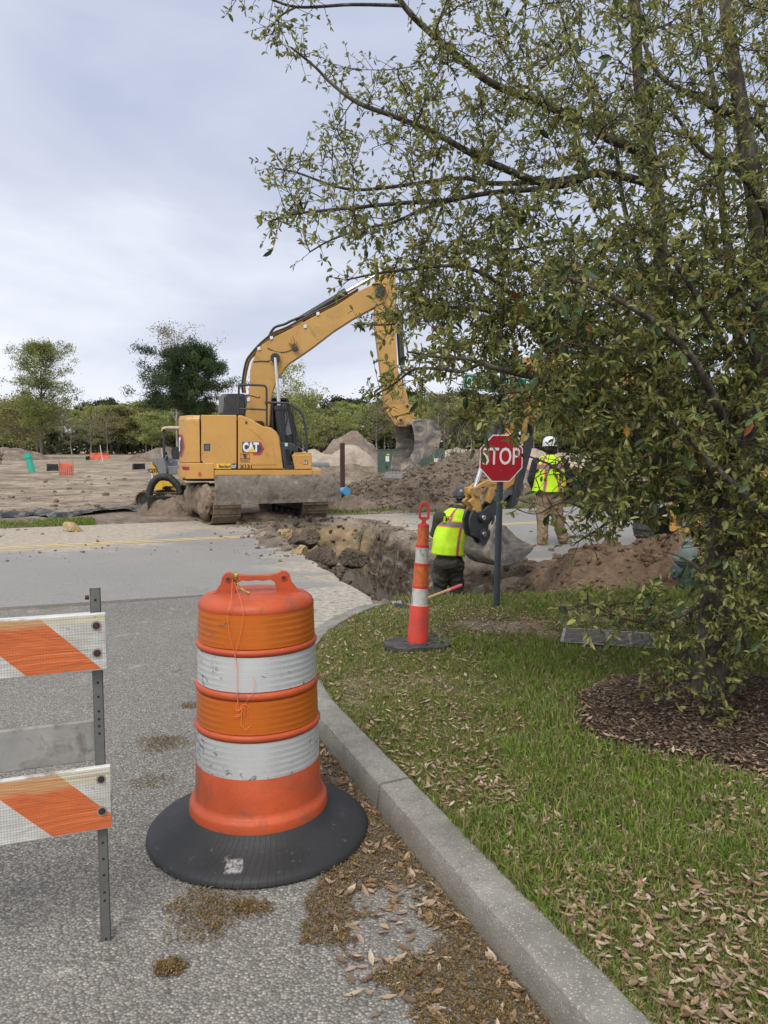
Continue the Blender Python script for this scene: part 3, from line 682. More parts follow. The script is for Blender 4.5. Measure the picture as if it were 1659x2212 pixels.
clods('soil_clods', 'loose grey soil clods covering the big spoil heap', PX.ravel()[i] + .03 * q.randn(3200), PY.ravel()[i], PZ.ravel()[i] + .01, sz, M_SOIL, 6)
m = NT('rock_grey'); m.col(m.ramp(m.noise(7, 6, .65), [(.3, (.14, .135, .125)), (.7, (.34, .33, .31))])); m.rough(.9); m.bump(m.noise(25, 5, .7), .8, .02); M_ROCK = m.m
def rock(loc, r, seed, name='boulder', mat=None, label=None, group=None, sq=(1, 1, .8), cat='rock'):
    bm = bmesh.new(); bmesh.ops.create_icosphere(bm, subdivisions=4, radius=1); q = random.Random(seed)
    ax = [Vector((q.gauss(0, 1), q.gauss(0, 1), q.gauss(0, 1))).normalized() for _ in range(11)]; cut = [q.uniform(.55, .85) for _ in ax]
    for v in bm.verts:
        c = v.co.normalized(); f = 1.0
        for a, k in zip(ax, cut):
            d = c.dot(a)
            if d > .001: f = min(f, k / d)
        nn = float(fbm(np.array(c.x * 2 + seed), np.array(c.y * 2 + c.z * 1.7), 3)); n2 = float(ridge(np.array(c.x * 3.1 + seed), np.array(c.y * 3.1 + c.z * 2.3), 7, 3)); v.co = c * f * (.72 + .3 * nn + .34 * n2)
        v.co = Vector((v.co.x * r * sq[0], v.co.y * r * sq[1], v.co.z * r * sq[2]))
    me = bpy.data.meshes.new(name); bm.to_mesh(me); bm.free(); me.materials.append(mat or M_ROCK)
    me.polygons.foreach_set('use_smooth', [True] * len(me.polygons)); me.set_sharp_from_angle(angle=R(14))
    o = bpy.data.objects.new(name, me); COL.objects.link(o); o.location = loc; o.rotation_euler = (q.uniform(-.4, .4), q.uniform(-.4, .4), q.uniform(0, 6)); tag(o, label, cat, group); return o
rk = [(848, 1083, .33, 'flat topped grey boulder at the foot of the spoil heap, second from its pale neighbour'), (815, 1088, .20, 'small grey boulder at the left toe of the spoil heap'), (882, 1080, .36, 'pale pointed boulder at the foot of the spoil heap behind the striped cone'),
      (775, 1096, .15, 'lowest small boulder left of the spoil heap nearest the dozer blade'), (905, 1058, .18, 'grey rock half way up the spoil heap slope'), (958, 1090, .17, 'grey rock at the front foot of the spoil heap beside the worker'),
      (985, 1030, .2, 'light chunk of broken concrete in the middle of the spoil heap'), (1010, 1082, .14, 'small grey rock on the spoil heap right above the black helmet')]
for i, (px, py, r_, lb) in enumerate(rk):
    v = P(px, py, 20.4 + (1100 - py) * .022); rock((v.x, v.y, max(v.z, .05)), r_, 60 + i, label=lb, group='rocks on the spoil heap')
M_TAN = soil('tan_lump', (.28, .19, .09), (.46, .34, .19), (.60, .49, .32), 3)
for i, (px, py, r_, lb) in enumerate([(616, 1162, .13, 'tan clay lump at the trench lip, farthest up the road edge'), (649, 1196, .12, 'pale tan rock on the sawn asphalt edge beside the trench'), (604, 1155, .08, 'small tan clay crumb left of the bigger lump at the trench lip')]):
    v = G(px, py); rock((v.x, v.y, r_ * .45), r_, 80 + i, 'clay_lump', M_TAN, lb, 'tan lumps on the trench edge')
M_CLAY = soil('clay_block', (.065, .052, .042), (.13, .105, .082), (.22, .185, .15), 3)
for i, (px, py, Yd, r_, sq, lb) in enumerate([(765, 1200, 11.9, .24, (1.2, .8, .7), 'jutting grey clay slab sticking out inside the trench'), (693, 1208, 11.2, .24, (1, 1, .8), 'rounded dark clay block resting inside the trench edge'),
        (740, 1286, 8.75, .15, (1.5, .8, .4), 'dark broken clay crust on the corner of the trench lip'), (1115, 1262, 9.2, .22, (1.2, .8, .7), 'undercut clay block in the hole behind the sign post'), (660, 1160, 13.0, .22, (1, 1, .7), 'dark lump at the head of the trench rubble slope')]):
    v = P(px, py, Yd) - Vector((0, 0, .05)); rock(v, r_, 90 + i, 'clay_block', M_CLAY, lb, 'clay blocks in the trench', sq)
v = G(160, 1148); rock((v.x, v.y, .06), .17, 99, 'boulder', M_TAN, 'single tan rock lying on the left side of the road', None, (1.2, .8, .5))
# rubble down the left slope of the cut, crumbs on the road
q = np.random.RandomState(12); n = 14000; x = -2.6 + q.rand(n) * 5.0; y = 8.1 + q.rand(n) * 8.8; d = segd(x, y, LEFT); k = inside(x, y, TR) & (q.rand(n) < np.exp(-d / 1.1)); x, y = x[k], y[k]
sz = .008 + .065 * q.rand(len(x)) ** 4; clods('trench_rubble', 'crumbled dark soil rubble sliding down the trench side', x, y, ground_h(x, y) + sz * .3, sz, M_CLAY, 13)
n = 5200; x = -3.2 + q.rand(n) * 7; y = 10.5 + q.rand(n) * 7; d = np.minimum(segd(x, y, RIGHT[2:]), np.minimum(segd(x, y, TOP), segd(x, y, LEFT[:4]))); k = (~inside(x, y, TR)) & (q.rand(n) < np.exp(-d / .45)); x, y = x[k], y[k]
sz = .008 + .05 * q.rand(len(x)) ** 4; clods('soil_crumbs', 'soil crumbs spilled on the asphalt round the trench rim', x, y, np.maximum(ground_h(x, y), 0) + sz * .3, sz, M_SOIL, 14)
n = 5200; x = 1.7 + q.rand(n) * 5.5; y = 7.7 + q.rand(n) * 3.2; d = 1 - np.maximum(bump2(x, y, 3.5, 9.1, 2.0, 1.6, .2), bump2(x, y, 5.6, 9.6, 2.1, 1.4, .2)); k = (q.rand(n) > d * .9) & (y > lawn_far(x) - .05); x, y = x[k], y[k]
sz = .008 + .05 * q.rand(len(x)) ** 3.5; clods('soil_crumbs', 'brown soil crumbs over the heap between sign post and hydrant', x, y, ground_h(x, y) + sz * .3, sz, M_SOILB, 15)
n = 650; x = -9 + q.rand(n) * 8; y = 9.5 + q.rand(n) * 6.5; t = x * RN[0] + y * RN[1]; k = (t > T_NEAR) & (t < T_FAR) & (fbm(x * .6, y * .9, 77) > .48) & ~inside(x, y, TR); x, y = x[k], y[k]
sz = .006 + .03 * q.rand(len(x)) ** 5; clods('road_crumbs', 'scattered soil crumbs and pebbles on the carriageway', x, y, sz * .3 + .002, sz, M_SOIL, 16)
# brown heap skin over the right hand side of the dig
def skin(name, label, x0, x1, y0, y1, mat, cond, n=130):
    X, Y = np.meshgrid(np.linspace(x0, x1, n), np.linspace(y0, y1, n)); Z = ground_h(X, Y); k = cond(X, Y)
    o = npmesh(name, np.stack([X.ravel(), Y.ravel(), (Z + np.where(k > 0, .012, -.08)).ravel()], 1), grid_faces(n, n), mat, smooth=True); tag(o, label, 'dirt pile')
skin('dirt_pile', 'low brown heap of root filled soil between sign post and hydrant', 1.9, 7.6, 7.6, 11.2, M_SOILB, lambda x, y: np.maximum(bump2(x, y, 3.5, 9.1, 2.0, 1.55, .2), bump2(x, y, 5.6, 9.9, 2.1, 1.3, .2)) - .03 - 9.0 * (inside(x, y, TR) | (segd(x, y, RIGHT) < .12) | (segd(x, y, NEAR) < .12)))
# other heaps
v = G(400, 1112); pile('dirt_pile', 'small loose soil heap beside the excavator track near the black fabric panel', v.x - .1, v.y + .1, 1.1, .8, .44, .3, M_SOIL, 111, 90, 1.3)
v = G(552, 1118); pile('dirt_pile', 'low crumbly soil heap between the excavator tracks at the trench head', v.x + .35, v.y - .2, 1.2, .7, .20, .5, M_SOIL, 112, 80, 1.3)
v = G(735, 1102); pile('dirt_pile', 'low rubble heap right of the excavator blade', v.x + .2, v.y, 1.0, .6, .36, .2, M_SOIL, 119, 80, 1.4)
pile('dirt_pile', 'pale sand heap in the field right behind the excavator cab', -6.2, 62, 6.5, 4, 1.75, .05, M_SAND, 113, 120, .8, peaks=[(-.45, 0, .6, .8), (.05, 0, .5, .72), (.5, .1, .45, .9), (-.85, 0, .3, .6)])
pile('dirt_pile', 'dark grey rounded heap topping the pale sand behind the brown post', -3.0, 76, 4.2, 4, 2.9, 0, M_DARKPILE, 114, 90, .5)
pile('dirt_pile', 'pale sand heap in the field to the left of the stop sign', 9.5, 62, 8, 4, 1.75, 0, M_SAND, 115, 120, .8, peaks=[(-.4, 0, .6, .8), (.2, 0, .5, .9), (.7, 0, .4, .7)])
pile('dirt_pile', 'long dark spoil heap far across the field behind the orange netting', -22.5, 92, 8.5, 5, 2.0, 0, M_DARKPILE, 116, 120, .7, peaks=[(-.5, 0, .5, .8), (0, 0, .6, .9), (.5, 0, .6, .85)])
pile('dirt_pile', 'rough dark spoil heap at the far left edge of the field', -51, 105, 6, 6, 1.6, 0, M_DARKPILE, 117, 90, .7)
pile('dirt_pile', 'low brown spoil heap in the field in front of the pale sand', -1.5, 38, 3.0, 1.8, .75, .1, M_SOIL, 118, 80, 1)
pile('dirt_pile', 'dark soil heap behind the worker in the white helmet', 12.5, 32, 6.2, 3, 1.5, .1, M_SOIL, 120, 110, 1)
q = np.random.RandomState(77); n = 1500; x = -22 + q.rand(n) * 26; y = 18.5 + q.rand(n) ** 2 * 22; k = fbm(x * .4, y * .8, 78) > .5; x, y = x[k], y[k]
sz = .02 + .09 * q.rand(len(x)) ** 4; clods('field_clods', 'clods of turned soil over the sandy field', x, y, ground_h(x, y) + sz * .2, sz, M_SOIL, 79)
# ================================================================== STREET OBJECTS
# ---------------- orange traffic barrel
def band_mat(name, c, dirt):
    m = NT(name); ob = m.obj(); x = m.xyz(ob)
    ang = m.math('ARCTAN2', x[1], x[0]); q = m.n('CombineXYZ'); m.l(m.math('MULTIPLY', ang, .26), q.inputs[0]); m.l(x[2], q.inputs[1])
    v = m.voro(125, vec=q.outputs[0], rnd_=.05); hexl = m.mr(v, .42, .5)
    # embossed ribs show strongest where the sheeting wraps round the sides
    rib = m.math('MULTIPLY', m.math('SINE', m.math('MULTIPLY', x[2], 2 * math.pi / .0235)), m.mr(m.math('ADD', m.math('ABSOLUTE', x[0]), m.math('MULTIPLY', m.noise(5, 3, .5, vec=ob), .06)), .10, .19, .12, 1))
    scr = m.noise(16, 8, .75, 1.2, vec=ob, sc3=(1, 1, 1.6)); big = m.noise(3.5, 4, .6, vec=ob, loc=(2, 5, 1))
    lf = m.mr(x[0], -.05, -.24, 0, .05); k = m.mr(m.math('ADD', m.math('ADD', m.math('MULTIPLY', scr, .75), m.math('MULTIPLY', big, .25)), lf), .575, .61, 0, .85)
    c1 = m.mix(m.mr(m.noise(7, 5, .6, vec=ob), .3, .7), c, tuple(t * .86 for t in c)); c1 = m.mix(m.math('MULTIPLY', hexl, .35), c1, tuple(t * .55 for t in c))
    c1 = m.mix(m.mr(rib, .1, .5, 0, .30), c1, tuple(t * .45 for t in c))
    m.col(m.mix(k, c1, dirt)); m.rough(m.mr(rib, -.2, .6, .34, .5)); m.b.inputs['Metallic'].default_value = .35; m.b.inputs['Coat Weight'].default_value = .25
    m.bump(m.math('ADD', m.math('MULTIPLY', rib, .5), m.math('MULTIPLY', hexl, -.15)), .30, .003); return m.m
M_OPL = plain('barrel_plastic', (.46, .072, .018), .50, var=.12, scale=5, bump=.2, dirt=(.22, .09, .055), dirt_amt=.40)
M_OBAND = band_mat('orange_sheeting', (.68, .165, .016), (.16, .12, .09)); M_WBAND = band_mat('white_sheeting', (.66, .68, .70), (.10, .11, .11))
def rubber_mat():
    m = NT('tyre_rubber'); ob = m.obj(); x = m.xyz(ob); ang = m.math('ARCTAN2', x[1], x[0]); r = m.math('SQRT', m.math('ADD', m.math('POWER', x[0], 2), m.math('POWER', x[1], 2)))
    g = m.math('ABSOLUTE', m.math('SINE', m.math('ADD', m.math('MULTIPLY', ang, 46), m.math('MULTIPLY', r, 26)))); groove = m.mr(g, 0, .10, 1, 0)
    fade = m.mr(m.noise(3, 3, .5, vec=ob), .4, .65); dust = m.mr(m.noise(24, 8, .75, vec=ob), .60, .68, 0, .55)
    c = m.ramp(m.noise(5, 5, .6, vec=ob), [(.3, (.010, .011, .013)), (.7, (.027, .028, .031))])
    c = m.mix(m.math('MULTIPLY', groove, .8), c, (.008, .008, .009)); c = m.mix(dust, c, (.16, .155, .15))
    qx = m.math('MAXIMUM', m.math('ABSOLUTE', m.math('ADD', x[0], .035)), m.math('ABSOLUTE', m.math('ADD', x[1], .385)))
    qn = m.math('ADD', qx, m.math('MULTIPLY', m.math('SUBTRACT', m.noise(22, 7, .75, vec=ob), .5), .05)); patch_ = m.math('MULTIPLY', m.mr(qn, .034, .028), m.mr(m.noise(60, 5, .7, vec=ob), .35, .55)); c = m.mix(patch_, c, (.30, .30, .29))
    m.col(c); m.rough(.62); m.bump(m.math('ADD', m.math('MULTIPLY', groove, -1), m.math('MULTIPLY', m.noise(60, 4, .6, vec=ob), .3)), .5, .004); return m.m
M_TYRE = rubber_mat()
DX, DY = (559 - 829.5) / F * 3.22, 3.12
t = thing('traffic_barrel', 'large orange and white striped traffic barrel standing on a black tyre ring', 'barrel', (DX, DY, 0))
def zf(py, r): return P(559, py, DY - r).z       # height of a front point of radius r
z1, z2, z3, z4, z5, z6, z7, z8, z9 = [zf(a, r_) for a, r_ in ((1330, .235), (1407, .24), (1420, .243), (1500, .245), (1516, .25), (1592, .25), (1606, .255), (1690, .258), (1778, .275))]
z10 = zf(1806, .285); R1, R2, R3, R4, R5 = .235, .240, .246, .252, .258
def obj_lathe(prof, name, mat, parent, n=96, sharp=40, **k):
    mb = MB(); pl = PLOC[parent.name]; mb.lathe(prof, n, (pl.x, pl.y, pl.z)); o = mb.build(name, mat, None, sharp=sharp, **k)
    for v in o.data.vertices: v.co -= pl
    o.parent = parent; return o
g = .009
obj_lathe([(0.001, z1 + .050), (.12, z1 + .049), (.18, z1 + .046), (.212, z1 + .038), (.228, z1 + .024), (R1, z1 + .006), (R1 - .002, z1), (R1 - .002, z1 - .004)], 'lid', M_OPL, t)
obj_lathe([(R1 - .006, z1 + .01), (R1 - .006, z2), (R2 - .006, z3), (R2 - .004, z4), (R3 - .006, z5), (R3 - .004, z6), (R4 - .005, z7), (R4, z8), (R4 + .003, z8 - .005), (.260, zf(1762, .262)), (.263, zf(1770, .264)), (.270, zf(1776, .27)), (.279, zf(1781, .28)), (.284, zf(1789, .287)), (.286, z10 + .004), (.286, z10), (.2, z10)], 'drum_body', M_OPL, t, sharp=60)
for (ra, za, rb, zb, m_) in ((R1 - .001, z1 - .002, R2 - .002, z2 + .004, M_OBAND), (R2, z3 - .004, R3 - .003, z4 + .004, M_WBAND), (R3, z5 - .004, R4 - .003, z6 + .004, M_OBAND), (R4, z7 - .004, R5 - .006, z8 + .004, M_WBAND)):
    obj_lathe([(ra - .004, za), (ra, za - .001), (rb, zb + .001), (rb - .004, zb)], 'reflective_band', m_, t)
for ra, za, zb in ((R2, z2, z3), (R3, z4, z5), (R4, z6, z7)):
    zc = (za + zb) / 2; hh = abs(za - zb) / 2 + .003
    obj_lathe([(ra - .012, zc + hh), (ra + .001, zc + hh * .8), (ra + .006, zc + hh * .25), (ra + .006, zc - hh * .25), (ra + .002, zc - hh * .8), (ra - .012, zc - hh)], 'rib', M_OPL, t, sharp=80)
RT = .455
obj_lathe([(.27, .135), (.285, .125), (.30, .105), (.33, .080), (.37, .062), (.42, .048), (RT - .01, .038), (RT, .028), (RT + .003, .014), (RT - .012, .006), (.30, .03), (.27, .06)], 'tyre_ring', M_TYRE, t, 128, 50)
# handle: two lugs with eyes and a grip, lying left-right
ha = R(9); hr = Matrix.Translation(Vector((DX, DY, z1 + .036))) @ Matrix.Rotation(ha, 4, 'Z') @ Matrix.Diagonal((1, 1, .90, 1))
mb = MB(hr)
lug = [(-.21, -.004), (-.165, .020), (-.142, .055), (-.136, .088), (-.122, .104), (-.104, .106), (-.088, .096), (-.02, .090), (.05, .090), (.088, .098), (.104, .107), (.122, .105), (.137, .088), (.144, .055), (.168, .020), (.21, -.004), (.085, -.004), (.080, .035), (.074, .060), (.055, .070), (.03, .066), (0, .070), (-.03, .066), (-.055, .070), (-.074, .060), (-.080, .035), (-.085, -.004)]
mb.prism(lug, -.017, .017); mb.build('handle', M_OPL, t, bevel=.006, seg=3)
M_HOLE = plain('dark_recess', (.10, .018, .008), .8)
for sx_ in (-1, 1):
    mb = MB(hr); mb.tube([(sx_ * .112, -.019, .078), (sx_ * .112, -.0215, .078)], .0135, 18); mb.build('eyelet', M_OPL, t, bevel=.001)
    mb = MB(hr); mb.tube([(sx_ * .112, -.0212, .078), (sx_ * .112, -.0222, .078)], .0095, 18); mb.build('eyelet_hole', M_HOLE, t)
# string and yellow tape
M_STR = plain('orange_string', (.85, .22, .06), .6); M_TAPE = plain('yellow_tape', (.62, .48, .04), .5, dirt=(.03, .03, .02), dirt_amt=.52, scale=40)
def on_drum(px, py, r): 
    d = ray(px, py); o = Vector((0, 0, CH)) - Vector((DX, DY, 0)); a = d.x ** 2 + d.y ** 2; b = 2 * (o.x * d.x + o.y * d.y); c = o.x ** 2 + o.y ** 2 - r * r
    q_ = b * b - 4 * a * c; k = (-b - math.sqrt(max(q_, 0))) / (2 * a); return Vector((0, 0, CH)) + d * k
st_ = thing('string', 'thin orange string tied to the barrel handle and hanging down its front', 'string', on_drum(515, 1420, .26))
mb = MB(); tp = hr @ Vector((-.095, -.02, .075))
def drum_z(px, py):
    r_ = .243 + .012 * max(0, (py - 1330) / 260); return on_drum(px, py, r_ + .002)
mb.tube([tp, P(500, 1292, 2.90), P(494, 1318, 2.872), drum_z(491, 1330), drum_z(495, 1370), drum_z(506, 1412), drum_z(512, 1440)], .0010, 5)
mb.tube([tp + Vector((.008, 0, -.01)), P(519, 1294, 2.90), P(525, 1316, 2.872), drum_z(526, 1330), drum_z(519, 1370), drum_z(508, 1412)], .0010, 5)
mb.tube([drum_z(508, 1412), drum_z(512, 1450), drum_z(512, 1500), drum_z(515, 1530)], .0012, 5)
q = random.Random(3)
for k in range(9):
    a = q.uniform(0, 6.28); L = q.uniform(8, 24); pts = [drum_z(519 + L * s_ * math.cos(a + s_ * 2.2) , 1532 + L * s_ * math.sin(a + s_ * 2.2)) for s_ in (0, .3, .6, .85, 1)]; mb.tube(pts, .0012, 4)
mb.tube([drum_z(519, 1532), drum_z(545, 1500), drum_z(552, 1478), drum_z(547, 1462)], .0010, 4); mb.tube([drum_z(522, 1540), drum_z(520, 1565), drum_z(530, 1577), drum_z(541, 1568)], .0011, 4)
mb.build('strand', M_STR, st_)
tt = thing('tape', 'knotted yellow and black tape scrap wrapped on the barrel handle', 'tape', tp)
mb = MB(hr)
for k in range(3): 
    x0 = -.088 + k * .004; mb.tube([(x0 + .005 * math.sin(a_), .023 * math.cos(a_), .085 + .020 * math.sin(a_)) for a_ in np.linspace(0, 6.28, 13)], .003, 5)
mb.tube([(-.08, -.022, .066), (-.062, -.05, .042), (-.04, -.06, .028), (-.028, -.065, .02)], [.0035, .003, .004, .006], 6); mb.build('knot', M_TAPE, tt)

# ---------------- red and white looper cone
def axis_pt(px, py, Y=6.0): return P(px, py, Y)
cb = G(902, 1406, .11); cb = Vector((cb.x, cb.y, .175)); ctop = P(917.5, 1084, cb.y + .03)
t = thing('channelizer_cone', 'slim red traffic cone with white bands and a loop handle on a black rubber base', 'cone', cb)
M_RED = plain('cone_red_plastic', (.62, .055, .035), .5, dirt=(.36, .10, .08), dirt_amt=.4, scale=8, var=.1); M_COR = plain('cone_orange_band', (.62, .14, .03), .55, dirt=(.20, .12, .09), dirt_amt=.42, scale=22, streak=True)
M_CWH = plain('cone_white_band', (.56, .56, .54), .55, dirt=(.22, .21, .20), dirt_amt=.44, scale=16, streak=True); M_BRUB = plain('cone_base_rubber', (.035, .037, .04), .8, dirt=(.12, .11, .10), dirt_amt=.5, scale=9, bump=.3)
ax = (ctop - cb).normalized(); rot = Vector((0, 0, 1)).rotation_difference(ax).to_matrix().to_4x4(); CM = Matrix.Translation(cb) @ rot
Lc = (ctop - cb).length; pxm = Lc / (1404 - 1084)
def cl_(prof, name, mat):
    mb = MB(CM); mb.lathe([(r * pxm, (1404 - y) * pxm) for r, y in prof], 40); return mb.build(name, mat, t, sharp=35)
cl_([(23.5, 1404), (23.5, 1384), (22.8, 1382), (22.6, 1358), (22, 1356), (21.4, 1320), (20.5, 1318)], 'cone_body', M_RED)
cl_([(20.6, 1319), (18.5, 1317), (18.3, 1279)], 'white_band', M_CWH); cl_([(18.2, 1280), (18.6, 1278), (18.6, 1273), (17.6, 1272)], 'collar', M_RED)
cl_([(17.4, 1273), (17.0, 1229)], 'orange_band', M_COR); cl_([(16.8, 1230), (17.2, 1228), (17.2, 1223), (15.4, 1222)], 'collar', M_RED)
cl_([(15.2, 1223), (14.8, 1186)], 'white_band', M_CWH); cl_([(14.8, 1187), (15.2, 1185), (15.2, 1181), (13.4, 1180)], 'collar', M_RED)
cl_([(13.2, 1181), (12.8, 1140)], 'orange_band', M_COR); cl_([(13, 1141), (12.6, 1136), (9, 1133), (.1, 1132)], 'cap', M_RED)
mb = MB(CM); sc2 = lambda pts: [((x) * pxm, (1404 - y) * pxm) for x, y in pts]
neck = sc2([(-6, 1134), (6, 1134), (4, 1126), (12, 1122), (12.5, 1118), (-12.5, 1118), (-12, 1122), (-4, 1126)]); mb.prism(neck, -.02, .02)
for q_ in ([(-12.5, 1119), (-7, 1119), (-6, 1100), (-5.5, 1096), (-9, 1092), (-11, 1096)], [(12.5, 1119), (7, 1119), (6, 1100), (5.5, 1096), (9, 1092), (11, 1096)], [(-11, 1097), (-5.5, 1097), (-4, 1092), (4, 1092), (5.5, 1097), (11, 1097), (9.5, 1089), (4, 1084), (-4, 1084), (-9.5, 1089)]):
    mb.prism(sc2(q_), -.013, .013)
mb.build('loop_handle', M_RED, t, bevel=.004)
mb = MB(Matrix.Translation(Vector((cb.x, cb.y, .135))) @ Matrix.Rotation(R(8), 4, 'Z'))
oc = [(-.245, -.07), (-.17, -.165), (.14, -.175), (.235, -.09), (.25, .06), (.17, .165), (-.15, .17), (-.245, .07)]
mb.prism(oc, .03, .062, lambda u, v, w_: (u, v, w_ - .02)); mb.prism([(a * .96, b * .96) for a, b in oc], .0, .0305, lambda u, v, w_: (u, v, w_ - .02)); mb.tube([(0, 0, .04), (0, 0, .05)], .115, 32); mb.build('rubber_base', M_BRUB, t, bevel=.006)
mb = MB(Matrix.Translation(Vector((cb.x, cb.y, .135))) @ Matrix.Rotation(R(8), 4, 'Z')); mb.box((.18, -.03, .0425), (.035, .05, .002)); mb.build('grip_slot', plain('slot_black', (.004, .004, .004), .9), t)

# ---------------- barricade
M_STEEL = plain('galvanised_post', (.16, .165, .16), .5, .35, dirt=(.20, .13, .07), dirt_amt=.34, scale=7, streak=True, bump=.2)
M_RAILP = plain('white_rail_plastic', (.62, .62, .60), .5, dirt=(.30, .27, .22), dirt_amt=.45, scale=4)
M_RAILG = plain('grey_rail_board', (.30, .295, .285), .65, dirt=(.22, .205, .185), dirt_amt=.46, scale=9)
M_RUST = plain('rusty_bolt', (.075, .035, .025), .7, .4, scale=60); M_WASH = plain('washer', (.42, .43, .43), .4, .6)
bp = G(229, 2036); ptop = P(234.5, 1268, 2.40)
rdir = Vector((-.93, -.36, 0)).normalized(); fnv = Vector((.36, -.93, 0)).normalized()      # rail run, face normal towards viewer
t = thing('barricade', 'orange and white striped barricade on a grey steel post cut by the left edge', 'barricade', bp)
def stripe_mat():
    m = NT('barricade_sheeting'); ob = m.n('Attribute', attribute_name='UVMap').outputs['Vector']
    x = m.xyz(ob); d = m.math('SUBTRACT', x[0], m.math('MULTIPLY', x[1], 1.0)); fr = m.math('FRACT', m.math('ADD', m.math('DIVIDE', d, .43), 3.25))
    s_ = m.mr(m.math('ABSOLUTE', m.math('SUBTRACT', fr, .5)), .248, .252); s_ = m.math('SUBTRACT', 1, s_)
    v = m.voro(120, vec=ob, rnd_=.06); hx_ = m.mr(v, .40, .5, 0, .35)
    og = m.mix(m.mr(m.noise(4, 6, .6, vec=ob), .3, .7), (.66, .15, .028), (.52, .10, .025)); wh = m.mix(m.mr(m.noise(5, 7, .65, vec=ob, loc=(3, 3, 0)), .4, .68), (.66, .665, .655), (.40, .40, .36))
    c = m.mix(s_, wh, og); c = m.mix(hx_, c, (.20, .16, .13)); k = m.mr(m.noise(11, 9, .75, 1.5, vec=ob, sc3=(1, 2.2, 1)), .60, .66, 0, .75); c = m.mix(k, c, (.12, .10, .08))
    fd = m.mr(m.math('ADD', x[1], m.math('MULTIPLY', m.noise(9, 4, .6, vec=ob), .03)), .158, .178, 0, .5); c = m.mix(fd, c, (.50, .43, .22))
    m.col(c); m.rough(.36); m.b.inputs['Coat Weight'].default_value = .2
    m.bump(m.math('ADD', m.math('MULTIPLY', m.noise(2.6, 3, .6, 1, vec=ob, sc3=(1, 5, 1)), 2), m.math('MULTIPLY', hx_, -.2)), .6, .01); return m.m
M_STRIPE = stripe_mat()
def rail(ztop, zbot, d0, face, name, mat, L=1.25, x_off=0.03, off=0.03, th=.02):
    """board from the post end outward along rdir"""
    a = Vector((bp.x, bp.y, 0)) - rdir * x_off + fnv * (off)
    mb = MB(); c = a + rdir * (L / 2); n = fnv
    vs = []
    for (u, z, k) in [(0, zbot, 0), (L, zbot, 0), (L, ztop, 0), (0, ztop, 0), (0, zbot, 1), (L, zbot, 1), (L, ztop, 1), (0, ztop, 1)]:
        vs.append(a + rdir * u + Vector((0, 0, z)) + n * (-th if k == 0 else 0))
    mb.add(vs, [(0, 1, 2, 3), (7, 6, 5, 4), (0, 4, 5, 1), (3, 2, 6, 7), (0, 3, 7, 4), (1, 5, 6, 2)]); o = mb.build(name, mat, t, bevel=.004)
    if face is not None:
        me = bpy.data.meshes.new('sheeting'); nx_, nz_ = 50, 10; V = []; UV = []
        for j in range(nz_ + 1):
            for i in range(nx_ + 1):
                u = (L - .004) * i / nx_ + .004; zz = zbot + .006 + (ztop - zbot - .012) * j / nz_
                wv = .0006 + .0018 * float(vn(np.array(u * 6.), np.array(zz * 30.), 5)); V.append(tuple(a + rdir * u + Vector((0, 0, zz)) + n * (.0012 + wv) - PLOC[t.name])); UV.append((u + face, zz - zbot))
        Fc = [(j * (nx_ + 1) + i, j * (nx_ + 1) + i + 1, (j + 1) * (nx_ + 1) + i + 1, (j + 1) * (nx_ + 1) + i) for j in range(nz_) for i in range(nx_)]
        me.from_pydata(V, [], Fc); at = me.attributes.new('UVMap', 'FLOAT_VECTOR', 'POINT'); at.data.foreach_set('vector', [c_ for p_ in UV for c_ in (p_[0], p_[1], 0)])
        me.materials.append(M_STRIPE); me.polygons.foreach_set('use_smooth', [True] * len(Fc)); so = bpy.data.objects.new('sheeting', me); COL.objects.link(so); so.parent = o; so.location = (0, 0, 0)
    return o
def zat(py, Y): return P(240, py, Y).z
za, zb = zat(1324, 2.36), zat(1447, 2.36); zc, zd = zat(1654, 2.36), zat(1789, 2.36)
rail(za, zb, 0, -.012, 'top_rail', M_RAILP); rail(zc, zd, 0, .045, 'bottom_rail', M_RAILP)
rail(zat(1552, 2.42), zat(1638, 2.42), 0, None, 'middle_rail', M_RAILG, off=-.030, x_off=-.012)
rail(zat(1318, 2.46), zat(1420, 2.46), 0, None, 'back_rail', M_RAILP, off=-.050, x_off=-.005)
mb = MB(); ux = rdir; h = ptop.z
wv_, th_ = .030, .0035
base = Vector((bp.x, bp.y, 0))
def cbar(z0, z1):
    for (c, du, dn) in ((0, wv_, th_), (-wv_ / 2 + th_ / 2, th_, .028), (wv_ / 2 - th_ / 2, th_, .028)):
        ctr = base + ux * c + fnv * (-dn / 2 if dn > th_ else -th_ / 2); rot_ = Matrix(((ux.x, fnv.x, 0), (ux.y, fnv.y, 0), (0, 0, 1)))
        mb.box(ctr + Vector((0, 0, (z0 + z1) / 2)), (du, dn, z1 - z0), rot_)
cbar(.0, h); mb.build('post', M_STEEL, t, bevel=.0012)
hm = plain('punched_hole', (.02, .02, .02), .9)
for py in (1296, 1474, 1505, 1536, 1553, 1568, 1584, 1820, 1855, 1890, 1927, 1945, 2028):
    c = base + Vector((0, 0, zat(py, 2.38))); mb = MB(); mb.tube([c - fnv * .001, c + fnv * .0006], .0042, 10); mb.build('post_hole', hm, t)
for px, py in ((0, 1352), (0, 1411), (0, 1684), (0, 1753)):
    c = base + Vector((0, 0, zat(py, 2.345))) + fnv * .033
    b1 = MB(); b1.tube([c - fnv * .002, c + fnv * .001], .0155, 24); wo = b1.build('washer', M_WASH, t)
    b2 = MB(); b2.tube([c, c + fnv * .010], .0075, 6, smooth=False); b2.tube([c, c + fnv * .0035], .0105, 16); b2.build('bolt', M_RUST, t)
